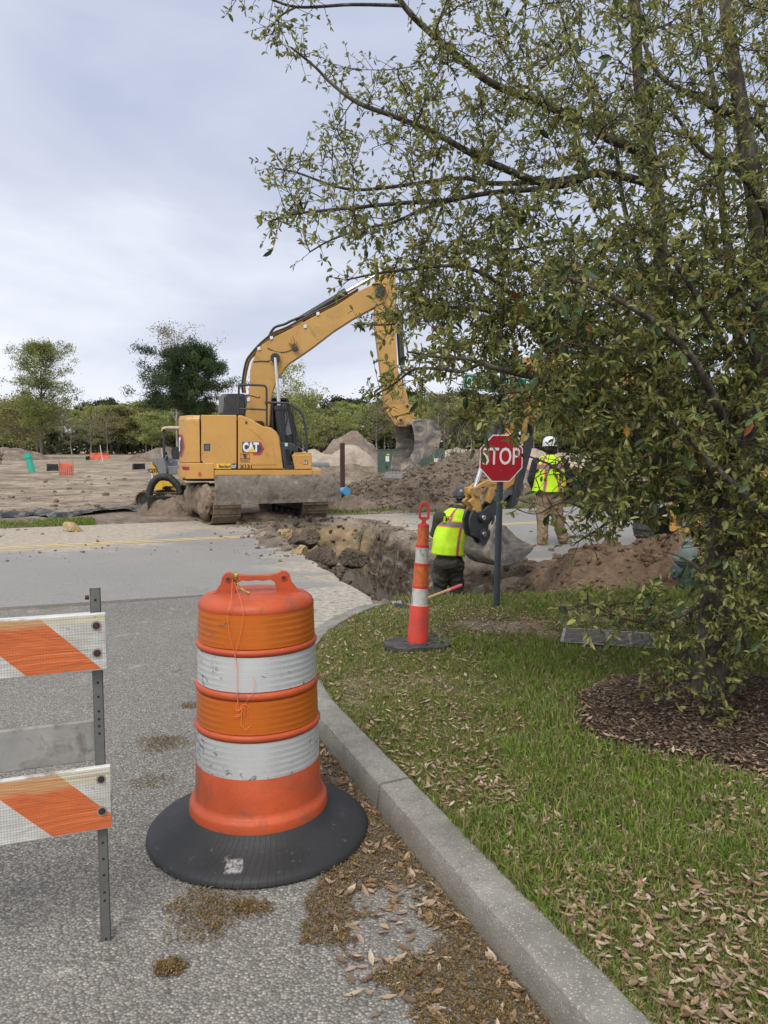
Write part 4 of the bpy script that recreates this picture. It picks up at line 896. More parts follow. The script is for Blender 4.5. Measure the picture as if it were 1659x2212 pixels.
mb = MB(); c = base - ux * -.018 + Vector((0, 0, zat(1288, 2.4))) - fnv * .01; mb.tube([c, c + ux * .012], .0075, 6, smooth=False); mb.build('bolt', M_RUST, t)

# ---------------- stop sign and street name blades
SB = G(1072, 1322, .08); STp = P(1090, 742, SB.y)
t = thing('stop_sign', 'red octagonal STOP sign with green street name blades on a dark round post', 'sign', SB)
M_POST = plain('post_dark_green', (.035, .05, .058), .45, dirt=(.10, .10, .10), dirt_amt=.35, scale=9, var=.1); M_SRED = plain('sign_red', (.36, .012, .022), .38, var=.05); M_SWH = plain('sign_white', (.74, .74, .76), .4, var=.03)
M_SGR = plain('sign_green', (.012, .135, .085), .4, var=.06); M_ALU = plain('sign_back_metal', (.4, .4, .4), .4, .8)
axp = (P(1083, 935, SB.y) - SB).normalized()
def post_at(py): return SB + axp * ((P(1080, py, SB.y).z - SB.z) / axp.z)
mb = MB(); mb.tube([SB - Vector((0, 0, .05)), post_at(800)], .0300, 24); mb.build('post', M_POST, t)
c = P(1082.5, 990, SB.y - .045); ra_ = 46.5 / F * (SB.y - .045) ; 
yaw = R(2); rt = Vector((math.cos(yaw), math.sin(yaw), 0)); nrm = Vector((math.sin(yaw), -math.cos(yaw), 0)); upv = Vector((.018, 0, 1)).normalized()
def octo(r): return [(r / math.cos(math.pi / 8) * math.cos(math.pi / 8 + k * math.pi / 4), r * 1.09 / math.cos(math.pi / 8) * math.sin(math.pi / 8 + k * math.pi / 4)) for k in range(8)]
mapf = lambda u, v, w_: c + rt * u + upv * v + nrm * w_
mb = MB(); mb.prism(octo(ra_), -.002, .002, mapf); pl_ = mb.build('sign_plate', M_SWH, t)
mb = MB(); mb.prism(octo(ra_ * .955), .002, .0032, mapf); mb.build('red_face', M_SRED, t)
text('STOP', 2 * ra_ * .87, ra_ * .80, c + nrm * .0034 + upv * (.10 * ra_), rt, upv, M_SWH, t, 'stop_lettering', .012, .001)
mb = MB()
for v in (-.57, .80): q_ = c + upv * (ra_ * v) + nrm * .0034; mb.tube([q_, q_ + nrm * .004], .006, 8)
mb.build('bolt', M_ALU, t)
def blade_sign(pa, pb, pc, label, nm, Y0, Y1, word, cells):
    # pa top left, pb top right, pc bottom left (pixels); a real plate facing roughly the viewer
    A = P(*pa, Y0); B = P(*pb, Y1); C = P(*pc, Y0); H = (A - C).length; r_ = (B - A); W = r_.length; r_.normalize(); u_ = Vector((0, 0, 1)); u_ = (u_ - r_ * u_.dot(r_)).normalized(); n_ = r_.cross(u_)
    cc = A + r_ * W / 2 - u_ * H / 2
    def rr(w_, h_, rad=.012): 
        out_ = []
        for sx2, sy2, a0 in ((1, 1, 0), (-1, 1, 90), (-1, -1, 180), (1, -1, 270)):
            for k in range(4): a = R(a0 + 30 * k); out_.append((sx2 * (w_ / 2 - rad) + rad * math.cos(a), sy2 * (h_ / 2 - rad) + rad * math.sin(a)))
        return out_
    mf = lambda u, v, w_: cc + r_ * u + u_ * v + n_ * w_
    mb = MB(); mb.prism(rr(W, H), -.0015, .0015, mf); o = mb.build(nm, M_SGR, t)
    o['label'] = label
    mb = MB(); mb.prism(rr(W - .012, H - .012), .0015, .0022, mf); b_ = mb.build('white_border', M_SWH, o)
    b_.location = -Vector((0, 0, 0))
    mb = MB(); mb.prism(rr(W - .024, H - .024), .0022, .0030, mf); mb.build('green_face', M_SGR, o)
    for i, (s_, x0, x1) in enumerate(cells):
        cx = (x0 + x1) / 2 - .5; text(s_, (x1 - x0) * W, H * .62, cc + r_ * (cx * W) + n_ * .0031, r_, u_, M_SWH, o, 'street_lettering', .0, .001)
    # o's own mesh already relative to the sign root
    return o
PLOC_CUR = PLOC
blade_sign((1001, 806), (1165, 819), (1000, 841), 'lower green street name blade with white border, partly behind leaves', 'street_name_blade', SB.y - .04, SB.y + .02, '', [('CHERCHILL', .05, .47), ('PARK', .54, .73), ('RD', .83, .935)])
blade_sign((1052, 784), (1128, 766), (1052, 812), 'upper green street name blade turned away to the right', 'street_name_blade', SB.y - .12, SB.y + .30, '', [('ABBEY', .07, .47), ('ROW', .60, .93)])

# ---------------- sledgehammer, drill tube
M_WOOD = plain('ash_handle', (.52, .33, .16), .55, var=.15, scale=12); M_PINK = plain('red_dip', (.62, .10, .12), .5); M_IRON = plain('tool_iron', (.05, .05, .055), .45, .6); M_CHR = plain('chrome', (.6, .6, .62), .2, .9, var=.3, scale=14)
a = P(997, 1264, 7.9); b = P(870, 1313, 7.2); t = thing('sledgehammer', 'wooden handled sledgehammer with a pink dipped end lying on the grass behind the cone', 'hammer', b)
mb = MB(); mb.tube([b, a + (b - a) * .22], .016, 12); mb.build('handle', M_WOOD, t)
mb = MB(); mb.tube([a + (b - a) * .22, a + (b - a) * .02, a], [.0175, .019, .014], 12); mb.build('grip_end', M_PINK, t)
mb = MB(); d = (a - b).normalized().cross(Vector((0, 0, 1))).normalized(); mb.tube([b - d * .09, b - d * .075, b + d * .075, b + d * .09], [.03, .036, .036, .03], 8, smooth=False); mb.build('head', M_IRON, t, bevel=.004)
a = P(846, 1306, 7.35); b = P(893, 1300, 7.5); t = thing('steel_flask', 'shiny steel flask with a brown band lying in the grass left of the cone', 'flask', a)
mb = MB(); d = b - a; mb.tube([a, a + d * .05, a + d * .4], [.025, .032, .032], 16); mb.tube([a + d * .68, a + d], .032, 16); mb.build('barrel', M_CHR, t)
mb = MB(); mb.tube([a + d * .4, a + d * .68], .034, 16); mb.build('band', plain('brown_band', (.10, .05, .035), .6), t)
a = P(868, 1322, 7.3); t = thing('rubber_bowl', 'small black bowl half hidden in grass behind the cone', 'bowl', a); mb = MB(); mb.lathe([(.02, -.06), (.06, -.05), (.11, .01), (.115, .02), (.105, .015), (.05, -.03)], 20, a); mb.build('shell', plain('black_rubber', (.02, .02, .02), .7), t)
# thin wire and stray sticks on the verge
M_WIRE = plain('grey_wire', (.36, .34, .30), .5); M_STICK = plain('stick_bark', (.42, .37, .30), .8)
for nm, lb, mt, pts, r_ in (('wire', 'thin pale wire lying across the bare soil beside the cone', M_WIRE, [(928, 1377), (955, 1356), (990, 1328)], .004), ('stick', 'dry twig lying from the kerb end into the grass left of the cone', M_STICK, [(722, 1331), (780, 1332), (845, 1337)], .008), ('stick', 'short dry twig in the grass just left of the cone base', M_STICK, [(806, 1363), (820, 1374), (833, 1388)], .006)):
    mb = MB(); mb.tube([G(a, b, .11 if a > 780 else .03) + Vector((0, 0, .012 + .02 * (k == 1))) for k, (a, b) in enumerate(pts)], r_, 6); tag(mb.build(nm, mt), lb, nm)
# ---------------- drain grate
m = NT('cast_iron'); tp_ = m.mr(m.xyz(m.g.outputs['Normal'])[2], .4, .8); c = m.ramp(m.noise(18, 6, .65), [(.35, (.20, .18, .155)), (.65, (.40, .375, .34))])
m.col(m.mix(tp_, (.03, .024, .02), c)); m.rough(.75); m.b.inputs['Metallic'].default_value = .15; M_CI = m.m  # paler worn tops; dark rusty sides also carry painted shade of the slots
gc = G(1312, 1393, .1); t = thing('drain_grate', 'rectangular slotted storm drain grate set in the lawn near the oak', 'grate', gc)
mb = MB(Matrix.Translation(Vector((gc.x, gc.y, .140))) @ Matrix.Rotation(R(-16), 4, 'Z')); W_, D_ = .66, .46
for s_ in (-1, 1): mb.box((s_ * W_ / 2, 0, 0), (.026, D_, .04)); mb.box((0, s_ * D_ / 2, 0), (W_ + .026, .022, .04))
for k in range(1, 12): mb.box((0, -D_ / 2 + D_ * k / 12, 0), (W_ - .03, .013, .04))
for k in (-1, 0, 1): mb.box((k * W_ / 4, 0, -.002), (.024, D_ - .03, .036))
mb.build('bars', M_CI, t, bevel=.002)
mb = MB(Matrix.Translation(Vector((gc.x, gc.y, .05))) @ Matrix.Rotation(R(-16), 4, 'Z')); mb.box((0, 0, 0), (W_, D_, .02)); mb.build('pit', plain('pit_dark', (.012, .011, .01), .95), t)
# ---------------- hydrant
hb = P(1482, 1308, 7.85); hb = Vector((hb.x, hb.y, .02)); M_HYD = plain('hydrant_paint', (.070, .105, .095), .5, dirt=(.18, .20, .18), dirt_amt=.4, scale=9, var=.12); M_HYDT = plain('hydrant_bonnet_paint', (.14, .185, .17), .55, var=.15, scale=12)
t = thing('fire_hydrant', 'grey green fire hydrant standing behind the low oak branches', 'hydrant', hb)
kz = lambda py: P(1482, py, 7.85).z - hb.z
obj_lathe([(.14, 0), (.14, .03), (.095, .04), (.095, kz(1256)), (.10, kz(1255)), (.10, kz(1250)), (.095, kz(1249)), (.10, kz(1220)), (.13, kz(1217)), (.135, kz(1209)), (.01, kz(1208))], 'barrel', M_HYD, t, 28)
obj_lathe([(.148, kz(1210)), (.148, kz(1204)), (.10, kz(1203)), (.098, kz(1196)), (.075, kz(1182)), (.05, kz(1177)), (.001, kz(1176))], 'bonnet', M_HYDT, t, 28)
obj_lathe([(.052, kz(1178)), (.048, kz(1168)), (.03, kz(1165)), (.001, kz(1164))], 'operating_nut', M_HYDT, t, 5, 20)
mb = MB()
for dv in (Vector((-1, -.35, 0)), Vector((.35, -1, 0)), Vector((1, .3, 0))):
    dv.normalize(); c0 = hb + Vector((0, 0, kz(1233))); mb.tube([c0 + dv * .06, c0 + dv * .13, c0 + dv * .131, c0 + dv * .165, c0 + dv * .166, c0 + dv * .19], [.05, .05, .065, .065, .025, .022], 14)
mb.build('nozzle', M_HYD, t)
# ---------------- utility cabinets, posts, pipes across the road
M_CABG = plain('cabinet_green', (.045, .085, .065), .55, dirt=(.10, .12, .09), dirt_amt=.4, scale=3, var=.1); M_LBL = plain('label_white', (.62, .62, .62), .5, scale=30)
def cab(px0, px1, py0, py1, Y, dep, name, lab, slope=False, yaw_=R(-8)):
    a = P(px0, py1, Y); b = P(px1, py0, Y); w_ = b.x - a.x; z0 = -.02; h = b.z - z0; c = Vector(((a.x + b.x) / 2, Y, 0)); t = thing(name, lab, 'cabinet', c); M_ = Matrix.Translation(c) @ Matrix.Rotation(yaw_, 4, 'Z')
    if slope:
        mb = MB(M_); mb.prism([(-w_ / 2, z0), (w_ / 2, z0), (w_ / 2, h + z0), (-w_ * .10, h + z0), (-w_ / 2, h * .45)], 0, dep); mb.build('housing', M_CABG, t, bevel=.02)
        for (u, v, s1, s2) in ((w_ * .28, h * .60, .32, .30), (w_ * .02, h * .38, .16, .10)): mb = MB(M_); mb.box((u, -.004, v), (s1, .006, s2)); mb.build('label_plate', M_LBL, t)
        mb = MB(M_); [mb.box((w_ * .46, -.01, h * f), (.05, .03, .06)) for f in (.6, .7, .8)]; mb.build('hinge', M_CABG, t)
    else:
        mb = MB(M_); mb.box((0, dep / 2, z0 + h / 2), (w_, dep, h)); mb.box((0, dep / 2, z0 + h + .015), (w_ + .06, dep + .06, .03)); mb.build('housing', M_CABG, t, bevel=.012)
        for s_ in (-1, 1): mb = MB(M_); mb.box((s_ * w_ * .245, -.012, z0 + h * .52), (w_ * .47, .02, h * .92)); d_ = mb.build('door', M_CABG, t, bevel=.006)
        mb = MB(M_); mb.box((-w_ * .22, -.024, h * .74), (.16, .004, .24)); mb.build('label_plate', M_LBL, t)
        mb = MB(M_); mb.box((-w_ * .20, -.024, h * .86), (.12, .004, .06)); mb.build('warning_sticker', plain('sticker_yellow', (.7, .5, .05), .5), t)
        mb = MB(M_); mb.box((-w_ * .24, -.03, h * .50), (.06, .03, .16)); mb.build('latch', plain('latch_black', (.02, .02, .02), .5), t)
cab(815, 893, 972, 1046, 34, 1.3, 'utility_cabinet', 'tall green utility cabinet left of the hanging bucket'); cab(898, 958, 969, 1010, 38, 1.2, 'utility_cabinet', 'green utility cabinet with sloping front right of the hanging bucket', True)
M_BRP = plain('rust_brown_post', (.075, .035, .035), .7, .2); a = P(740, 1075, 25); mb = MB(); mb.box((a.x, a.y, P(740, 957, 25).z / 2), (.135, .135, P(740, 957, 25).z), Matrix.Rotation(R(20), 3, 'Z')); o = mb.build('steel_post', M_BRP, bevel=.008); tag(o, 'rust brown square post standing right of the excavator', 'post')
mb = MB(); a0 = P(735, 1062, 21.2); a1 = P(749, 1061, 20.7)
dd = (a1 - a0).normalized(); a0 = a1 - dd * 1.2; a0.z = max(a0.z, .25)
M_BLUE = plain('blue_pvc', (.09, .36, .68), .4, var=.06); mb.tube([a0, a1, a1 - dd * .001, a0 + dd * .02], [.11, .11, .095, .095], 24, cap=False); o = mb.build('blue_pipe', M_BLUE, sharp=50); tag(o, 'short blue plastic pipe end beside the excavator blade', 'pipe')
mb = MB(); mb.tube([P(742, 1079, 19.9), P(766, 1078, 20.2)], .035, 10); tag(mb.build('blue_pipe', plain('deep_blue', (.02, .04, .5), .4)), 'thin deep blue pipe lying under the light blue one', 'pipe')
mb = MB(); a = P(672, 1008, 40); b = P(706, 1007, 41); mb.tube([a, b], .22, 16); tag(mb.build('culvert_pipe', plain('grey_pipe', (.2, .2, .2), .6)), 'grey corrugated pipe lying in front of the sand heap', 'pipe')
a = G(812, 1053); mb = MB(); mb.prism([(-.28, 0), (.28, 0), (.26, .42), (.2, .5), (-.2, .5), (-.26, .42)], 0, .3, lambda u, v, w_: (a.x + u, a.y + w_, v)); tag(mb.build('pedestal', plain('pedestal_grey', (.32, .34, .33), .6), bevel=.03), 'small pale grey utility pedestal before the tall green cabinet', 'pedestal')
# teal pipe, fabric and netting pieces in the field
M_TEAL = plain('teal_pipe', (.02, .42, .30), .4, var=.08); b = P(70, 1021, 50); b.z = 0; a = P(59, 980, 50)
mb = MB(); dd = (a - b).normalized(); mb.tube([b - dd * .1, a - dd * .32], .20, 20); mb.tube([a - dd * .32, a - dd * .30, a, a - dd * .003], [.20, .235, .235, .16], 20); tag(mb.build('teal_pipe', M_TEAL, sharp=50), 'leaning teal plastic pipe standing up from the sandy field', 'pipe')
M_FAB = plain('black_silt_fabric', (.016, .017, .02), .75, var=.3, scale=3, bump=.5, bscale=12, dirt=(.10, .09, .08), dirt_amt=.36, streak=True); M_NET = None
m = NT('orange_netting'); ob = m.obj(); m.col(m.ramp(m.noise(6, 4, .6, vec=ob), [(.3, (.62, .06, .02)), (.7, (.85, .12, .04))])); m.rough(.6)
x = m.xyz(ob); a_ = m.math('ABSOLUTE', m.math('SUBTRACT', m.math('FRACT', m.math('MULTIPLY', x[0], 14)), .5)); b_ = m.math('ABSOLUTE', m.math('SUBTRACT', m.math('FRACT', m.math('MULTIPLY', x[2], 14)), .5))
hole = m.math('MULTIPLY', m.math('LESS_THAN', a_, .26), m.math('LESS_THAN', b_, .26)); tr = m.n('BsdfTransparent'); q_ = m.n('MixShader'); m.l(hole, q_.inputs[0]); m.l(m.b.outputs[0], q_.inputs[1]); m.l(tr.outputs[0], q_.inputs[2]); m.l(q_.outputs[0], m.o.inputs[0]); M_NET = m.m
def sheet(name, lab, cat, p0, p1, h, mat, wav=.05, n=40, seed=1, stakes=0, z0=0.0, group=None):
    p0 = Vector(p0); p1 = Vector(p1); t = thing(name, lab, cat, (p0 + p1) / 2, group); d = (p1 - p0); L = d.length; d.normalize(); nn = Vector((-d.y, d.x, 0)); V = []; nz_ = 8
    for j in range(nz_ + 1):
        for i in range(n + 1):
            u = L * i / n; wv = wav * (float(vn(np.array(u * 2.2), np.array(j * .35), seed)) - .5) * 2; hh = h * (1 - .14 * float(vn(np.array(u * 1.3), np.array(0.), seed + 2))); 
            q_ = p0 + d * u + nn * wv + Vector((0, 0, z0 + hh * j / nz_)); V.append(tuple(q_))
    V = np.array(V); Fc = grid_faces(nz_ + 1, n + 1); o = npmesh('fabric', V, Fc, mat, t, smooth=True); s_ = o.modifiers.new('thick', 'SOLIDIFY'); s_.thickness = .006
    for k in range(stakes):
        u = L * (k + .02) / max(1, stakes - 1) * .96; b_ = p0 + d * u - nn * .03; mb = MB(); mb.tube([b_, b_ + Vector((0, 0, z0 + h * 1.22))], .018, 6); mb.build('stake', plain('stake_wood', (.30, .24, .17), .8), t)
    return t
g0 = G(101, 1021); g1 = G(130, 1021); sheet('silt_fence', 'short black fabric fence piece beside the orange netting', 'fence', g0, g1, .63, M_FAB, .05, 20, 3, 2)
g0 = G(127, 1031); g1 = G(159, 1030); sheet('safety_netting', 'square piece of orange safety netting in the field, nearest the road', 'netting', g0, g1, .86, M_NET, .08, 20, 4, 2)
g0 = G(194, 994); g1 = G(236, 994); sheet('safety_netting', 'low far strip of orange safety netting before the dark heap', 'netting', g0, g1, 1.1, M_NET, .2, 20, 5, 2); g0 = G(185, 996); g1 = G(195, 996); sheet('silt_fence', 'small far black fabric piece left of the low orange netting', 'fence', g0, g1, .7, M_FAB, .1, 8, 6, 2)
g0 = G(286, 1018); g1 = G(314, 1017); sheet('silt_fence', 'black fabric fence piece in the field just left of the yellow machine', 'fence', g0, g1, .62, M_FAB, .05, 16, 7, 2)
g0 = P(1040, 1090, 21.5); g1 = P(1700, 1076, 24.5); sheet('silt_fence', 'long black silt fence across the road behind the white helmeted worker', 'fence', (g0.x, g0.y, .0), (g1.x + 3, g1.y, .0), .62, M_FAB, .12, 90, 8, 9)
# fallen silt fence roll along the verge
t = thing('silt_fence', 'collapsed black silt fence lying flat along the left verge', 'fence', G(150, 1118)); pts = [G(x_, y_, 0) for x_, y_ in ((-60, 1127), (40, 1120), (90, 1117), (130, 1121), (190, 1116), (240, 1113), (300, 1110), (352, 1107))]
V = []; 
P2 = []
for k in range(len(pts) - 1):
    for i in range(12): P2.append(pts[k].lerp(pts[k + 1], i / 12))
for i, p_ in enumerate(P2):
    for j in range(7):
        d_ = (j - 3) * .11; V.append((p_.x + .1 * d_, p_.y + d_ + .05 * math.sin(i * .3), .07 + gh(p_.x, p_.y) + .11 * float(vn(np.array(i * .22), np.array(j * .8), 5)) - .035 * abs(j - 3)))
o = npmesh('fabric', V, grid_faces(len(P2), 7), plain('slack_fabric', (.03, .03, .034), .45, var=.4, scale=4, dirt=(.18, .17, .16), dirt_amt=.48), t, smooth=True)
# hose arch and black panel left of the excavator
c0 = P(330, 1068, 18.6); t = thing('drain_hose', 'black corrugated hose bent in an arch before the small yellow machine', 'hose', (c0.x, c0.y, 0)); pts = [P(a, b, 18.6) for a, b in ((322, 1072), (324, 1058), (330, 1043), (341, 1032), (354, 1030), (368, 1033), (378, 1042), (386, 1052), (390, 1066))]
pp = []
for k in range(len(pts) - 1):
    for i in range(9): pp.append(pts[k].lerp(pts[k + 1], i / 9))
mb = MB(); mb.tube(pp, [.085 + (.006 if i % 2 else 0) for i in range(len(pp))], 14); mb.build('pipe', plain('hose_black', (.018, .022, .025), .6), t); mb = MB(); mb.tube([pts[0], pts[0] + Vector((-.03, 0, -.12)), pts[0] + Vector((.03, 0, -.30))], [.10, .05, .02], 8); mb.build('torn_sleeve', M_FAB, t)
g0 = P(334, 1102, 18.4); g1 = P(392, 1098, 18.6); t = sheet('fabric_screen', 'wide black fabric panel standing between the hose arch and the excavator track', 'panel', (g0.x, g0.y, 0), (g1.x + .2, g1.y, 0), .50, M_FAB, .04, 24, 9, 0); g2 = P(324, 1104, 18.1)
sheet('fabric_screen', 'narrow grey side of fabric left of the wide black panel', 'panel', (g2.x - .05, g2.y, 0), (g0.x, g0.y, 0), .50, plain('grey_fabric', (.12, .115, .10), .8), .02, 8, 10, 0)
# small far bits: white stakes, pipes
for i, (px, py, h, c_, lb) in enumerate([(440 - 2, 990, 1.4, (.6, .6, .6), 0), (352 - 6, 985, 1.0, (.6, .6, .6), 0)]): pass
for px, py, tp_, lb in ((222, 985, (216, 962), 'white plastic pipe stub leaning in the field left of the yellow machine'), (352, 990, (349, 968), 'thin white upright pipe in the field behind the yellow machine')):
    b = P(px, py, 85); b.z = 0; a = P(*tp_, 85); mb = MB(); mb.tube([b, a], .04, 8); tag(mb.build('pipe_stub', M_LBL), lb, 'pipe')
b = G(305, 1000); 
b = P(126, 1005, 48); mb = MB()
for k in (0, .5): mb.tube([(b.x + k - .1, 48, 0), (b.x + k - .1, 48, .5)], .07, 10)
M_CONE = plain('cone_orange', (.85, .12, .05), .5)
for i, (px, py, h) in enumerate(((1104, 1091, .36), (1124, 1089, .33))):
    b = G(px, py - 3); t = thing('marker_cone', ('left' if i == 0 else 'right') + ' of the two small red cones before the black silt fence', 'cone', b); obj_lathe([(.10, 0), (.09, .02), (.02, h), (.001, h)], 'cone_body', M_CONE, t, 16); mb = MB(); mb.box(b + Vector((0, 0, .01)), (.24, .24, .02)); mb.build('base', M_CONE, t)
b = G(1219, 1087); t = thing('marker_drum', 'slim orange marker standing behind the legs of the white helmeted worker', 'marker', b); obj_lathe([(.13, 0), (.13, .05), (.07, .06), (.065, .62), (.001, .64)], 'tube', M_CONE, t, 20); obj_lathe([(.069, .36), (.068, .46)], 'reflective_band', M_SWH, t, 20)
# ================================================================== MACHINES
M_YEL = plain('machine_yellow', (.52, .285, .075), .42, var=.06, scale=2.5, dirt=(.36, .24, .12), dirt_amt=.36, bump=.03)
M_YEL2 = plain('machine_yellow_boom', (.46, .265, .075), .45, var=.08, scale=1.6, dirt=(.30, .20, .10), dirt_amt=.40, bump=.04)
M_YELM = plain('machine_yellow_muddy', (.50, .28, .07), .6, var=.12, scale=4, dirt=(.26, .18, .11), dirt_amt=.50)
M_BLK = plain('machine_black', (.028, .032, .038), .5, var=.15, scale=5, dirt=(.12, .11, .10), dirt_amt=.36); M_DRK = plain('machine_dark_gap', (.01, .01, .011), .8)
M_GLS = plain('cab_glass', (.07, .09, .09), .08, .0, var=.1); M_GLS.node_tree.nodes['Principled BSDF'].inputs['Specular IOR Level'].default_value = 1.0
M_ROD = plain('chrome_rod', (.62, .62, .63), .18, 1.0, var=.04); M_HOSE = plain('hydraulic_hose', (.018, .018, .018), .5); M_HOSEY = plain('yellow_pipework', (.50, .30, .09), .45)
M_MUD = plain('caked_mud', (.20, .15, .105), .9, var=.25, scale=5, bump=.9, bscale=9, dirt=(.30, .24, .18), dirt_amt=.45)
M_TRK = plain('track_steel_muddy', (.13, .10, .075), .8, .2, var=.3, scale=6, bump=.6, bscale=12, dirt=(.26, .20, .145), dirt_amt=.56)
M_BLD = None
m = NT('blade_steel_muddy'); ob = m.obj(); a = m.noise(3.2, 8, .68, .8, vec=ob); b = m.noise(14, 7, .7, .6, vec=ob, loc=(2, 2, 2))
c = m.ramp(m.math('ADD', m.math('MULTIPLY', a, .55), m.math('MULTIPLY', b, .45)), [(.38, (.07, .058, .048)), (.45, (.15, .125, .10)), (.51, (.20, .17, .14)), (.55, (.20, .195, .19)), (.59, (.29, .225, .165)), (.66, (.37, .30, .23))])
x_ = m.xyz(ob); low = m.mr(x_[2], .02, -.16); c = m.mix(m.math('MULTIPLY', low, .55), c, (.38, .29, .21)); m.col(c); m.rough(.8); m.bump(m.math('ADD', a, b), .6, .02); M_BLD = m.m
m = NT('bucket_steel_muddy'); ob = m.obj(); a = m.noise(2.6, 8, .7, 1.2, vec=ob, sc3=(1, 1, 1.4)); c = m.ramp(a, [(.36, (.07, .068, .066)), (.48, (.16, .15, .14)), (.56, (.25, .225, .20)), (.62, (.38, .29, .20)), (.7, (.2, .18, .16))]); m.col(c); m.rough(.72); m.b.inputs['Metallic'].default_value = .2; m.bump(a, .5, .02); M_BKT = m.m
M_DECR = plain('decal_crimson', (.42, .03, .07), .4); M_DECD = plain('decal_charcoal', (.05, .05, .055), .45); M_DECW = plain('decal_silver', (.68, .70, .74), .35); M_DECK = plain('decal_black', (.012, .012, .013), .5); M_DECY = plain('decal_yellow', (.72, .46, .07), .45); M_REFR = plain('red_reflector', (.32, .02, .035), .3)
M_LTG = plain('decal_pale_green', (.5, .68, .55), .5)
class Frame:
    """a vertical working plane through o with heading a; px -> (u, z) on it at offset w toward the viewer"""
    def __init__(s, o, a): s.o = Vector(o); s.f = Vector((math.cos(a), math.sin(a), 0)); s.n = Vector((math.sin(a), -math.cos(a), 0))
    def px(s, px, py, w_=0.0):
        d = ray(px, py); C = Vector((0, 0, CH)); k = (s.o + s.n * w_ - C).dot(s.n) / d.dot(s.n); p = C + d * k; return ((p - s.o).dot(s.f), p.z)
    def pt(s, u, z, w_): p = s.o + s.f * u + s.n * w_; return Vector((p.x, p.y, z))
    def m3(s): return lambda u, v, w_: s.pt(u, v, w_)
    def poly(s, pts, w_=0.0): return [s.px(a, b, w_) for a, b in pts]
def plate(fr, pts, w0, w1, name, mat, parent, bevel=.01, wref=None, px=True, seg=2):
    wr = max(w0, w1) if wref is None else wref
    mb = MB(); mb.prism(fr.poly(pts, wr) if px else pts, w0, w1, fr.m3()); return mb.build(name, mat, parent, bevel=bevel, seg=seg)
def pipe(fr, pts, w_, r, name, mat, parent, n=8, smoothk=4):
    P3 = [fr.pt(*fr.px(a, b, w_), w_) for a, b in pts]
    if smoothk and len(P3) > 2:   # Catmull-Rom
        Q = []
        for i in range(len(P3) - 1):
            p0, p1, p2, p3 = P3[max(i - 1, 0)], P3[i], P3[i + 1], P3[min(i + 2, len(P3) - 1)]
            for k in range(smoothk):
                t = k / smoothk; Q.append(.5 * ((2 * p1) + (p2 - p0) * t + (2 * p0 - 5 * p1 + 4 * p2 - p3) * t * t + (3 * p1 - p0 - 3 * p2 + p3) * t ** 3))
        P3 = Q + [P3[-1]]
    mb = MB(); mb.tube(P3, r, n); return mb.build(name, mat, parent)
r1 = lambda x, y: (298.6 + .28 * x, 763.1 + .28 * y)        # measuring grids taken off enlarged photo details
r2 = lambda x, y: (464.5 + .3 * x, 530.9 + .3 * y)
EO = Vector((-3.12, 17.9, 0)); EA = R(6); E = Frame(EO, EA)
t = thing('excavator', 'large yellow crawler excavator with its boom raised over the trench', 'excavator', EO); ex = t
UO = EO; UA = R(27); lat = Vector((math.cos(UA), math.sin(UA), 0)); axv = Vector((math.sin(UA), -math.cos(UA), 0))     # axv: toward the blade / viewer
UM = Matrix(((lat.x, axv.x, 0, UO.x), (lat.y, axv.y, 0, UO.y), (0, 0, 1, 0), (0, 0, 0, 1)))
def track(M, L, H, W, name, parent, mat, shoes=38, z0=0.0, gap=.012, sag=.02):
    Rr = H / 2; st_l = L - H; per = 2 * st_l + 2 * math.pi * Rr; mb = MB(M); fw = []
    def at(s_):
        s_ %= per
        if s_ < st_l: return (-st_l / 2 + s_, 0.0, 0.0)
        s_ -= st_l
        if s_ < math.pi * Rr: a = s_ / Rr; return (st_l / 2 + Rr * math.sin(a), Rr - Rr * math.cos(a), a)
        s_ -= math.pi * Rr
        if s_ < st_l: return (st_l / 2 - s_, 2 * Rr - sag * math.sin(math.pi * s_ / st_l) , math.pi)
        s_ -= st_l; a = s_ / Rr; return (-st_l / 2 - Rr * math.sin(a), Rr + Rr * math.cos(a), math.pi + a)
    pit = per / shoes
    for k in range(shoes):
        y, z, a = at((k + .5) * pit); rt_ = Matrix.Rotation(a, 3, 'X'); 
        c_ = Vector((0, y, z + z0)); inn = rt_ @ Vector((0, 0, 1))
        mb.box(c_ + inn * .022, (W, pit - gap, .028), rt_)
        mb.box(c_ + inn * .002 + rt_ @ Vector((0, pit * .30, 0)), (W, .018, .026), rt_)
        mb.box(c_ + inn * .055, (.14, pit * .8, .05), rt_)
    return mb.build(name, mat, parent, bevel=.004, seg=1)
def crawler(M, parent, L, H, W, gauge, mat, mframe, shoes, hub=.12):
    for s_ in (-1, 1):
        Mt = M @ Matrix.Translation((s_ * gauge / 2, 0, 0)); tr = track(Mt, L, H, W, 'track', parent, mat, shoes)
        mb = MB(Mt); mb.box((0, 0, H * .52), (W * .34, L - H * .9, H * .5)); mb.build('track_frame', mframe, parent, bevel=.02)
        for yy_, nm in ((L / 2 - H / 2, 'idler'), (-L / 2 + H / 2, 'sprocket')):
            mb = MB(Mt); mb.tube([(-W * .2, yy_, H / 2), (W * .2, yy_, H / 2)], H / 2 - .075, 20); mb.tube([(-W * .27, yy_, H / 2), (W * .27, yy_, H / 2)], hub, 14); mb.build(nm, mframe, parent, bevel=.008)
        for k in range(6):
            yy_ = -L / 2 + H * .75 + (L - 1.5 * H) * k / 5; mb = MB(Mt); mb.tube([(-W * .22, yy_, .13), (W * .22, yy_, .13)], .075, 12); mb.build('roller', mframe, parent)
crawler(UM, t, 3.25, .78, .60, 1.98, M_TRK, M_BLK, 38)
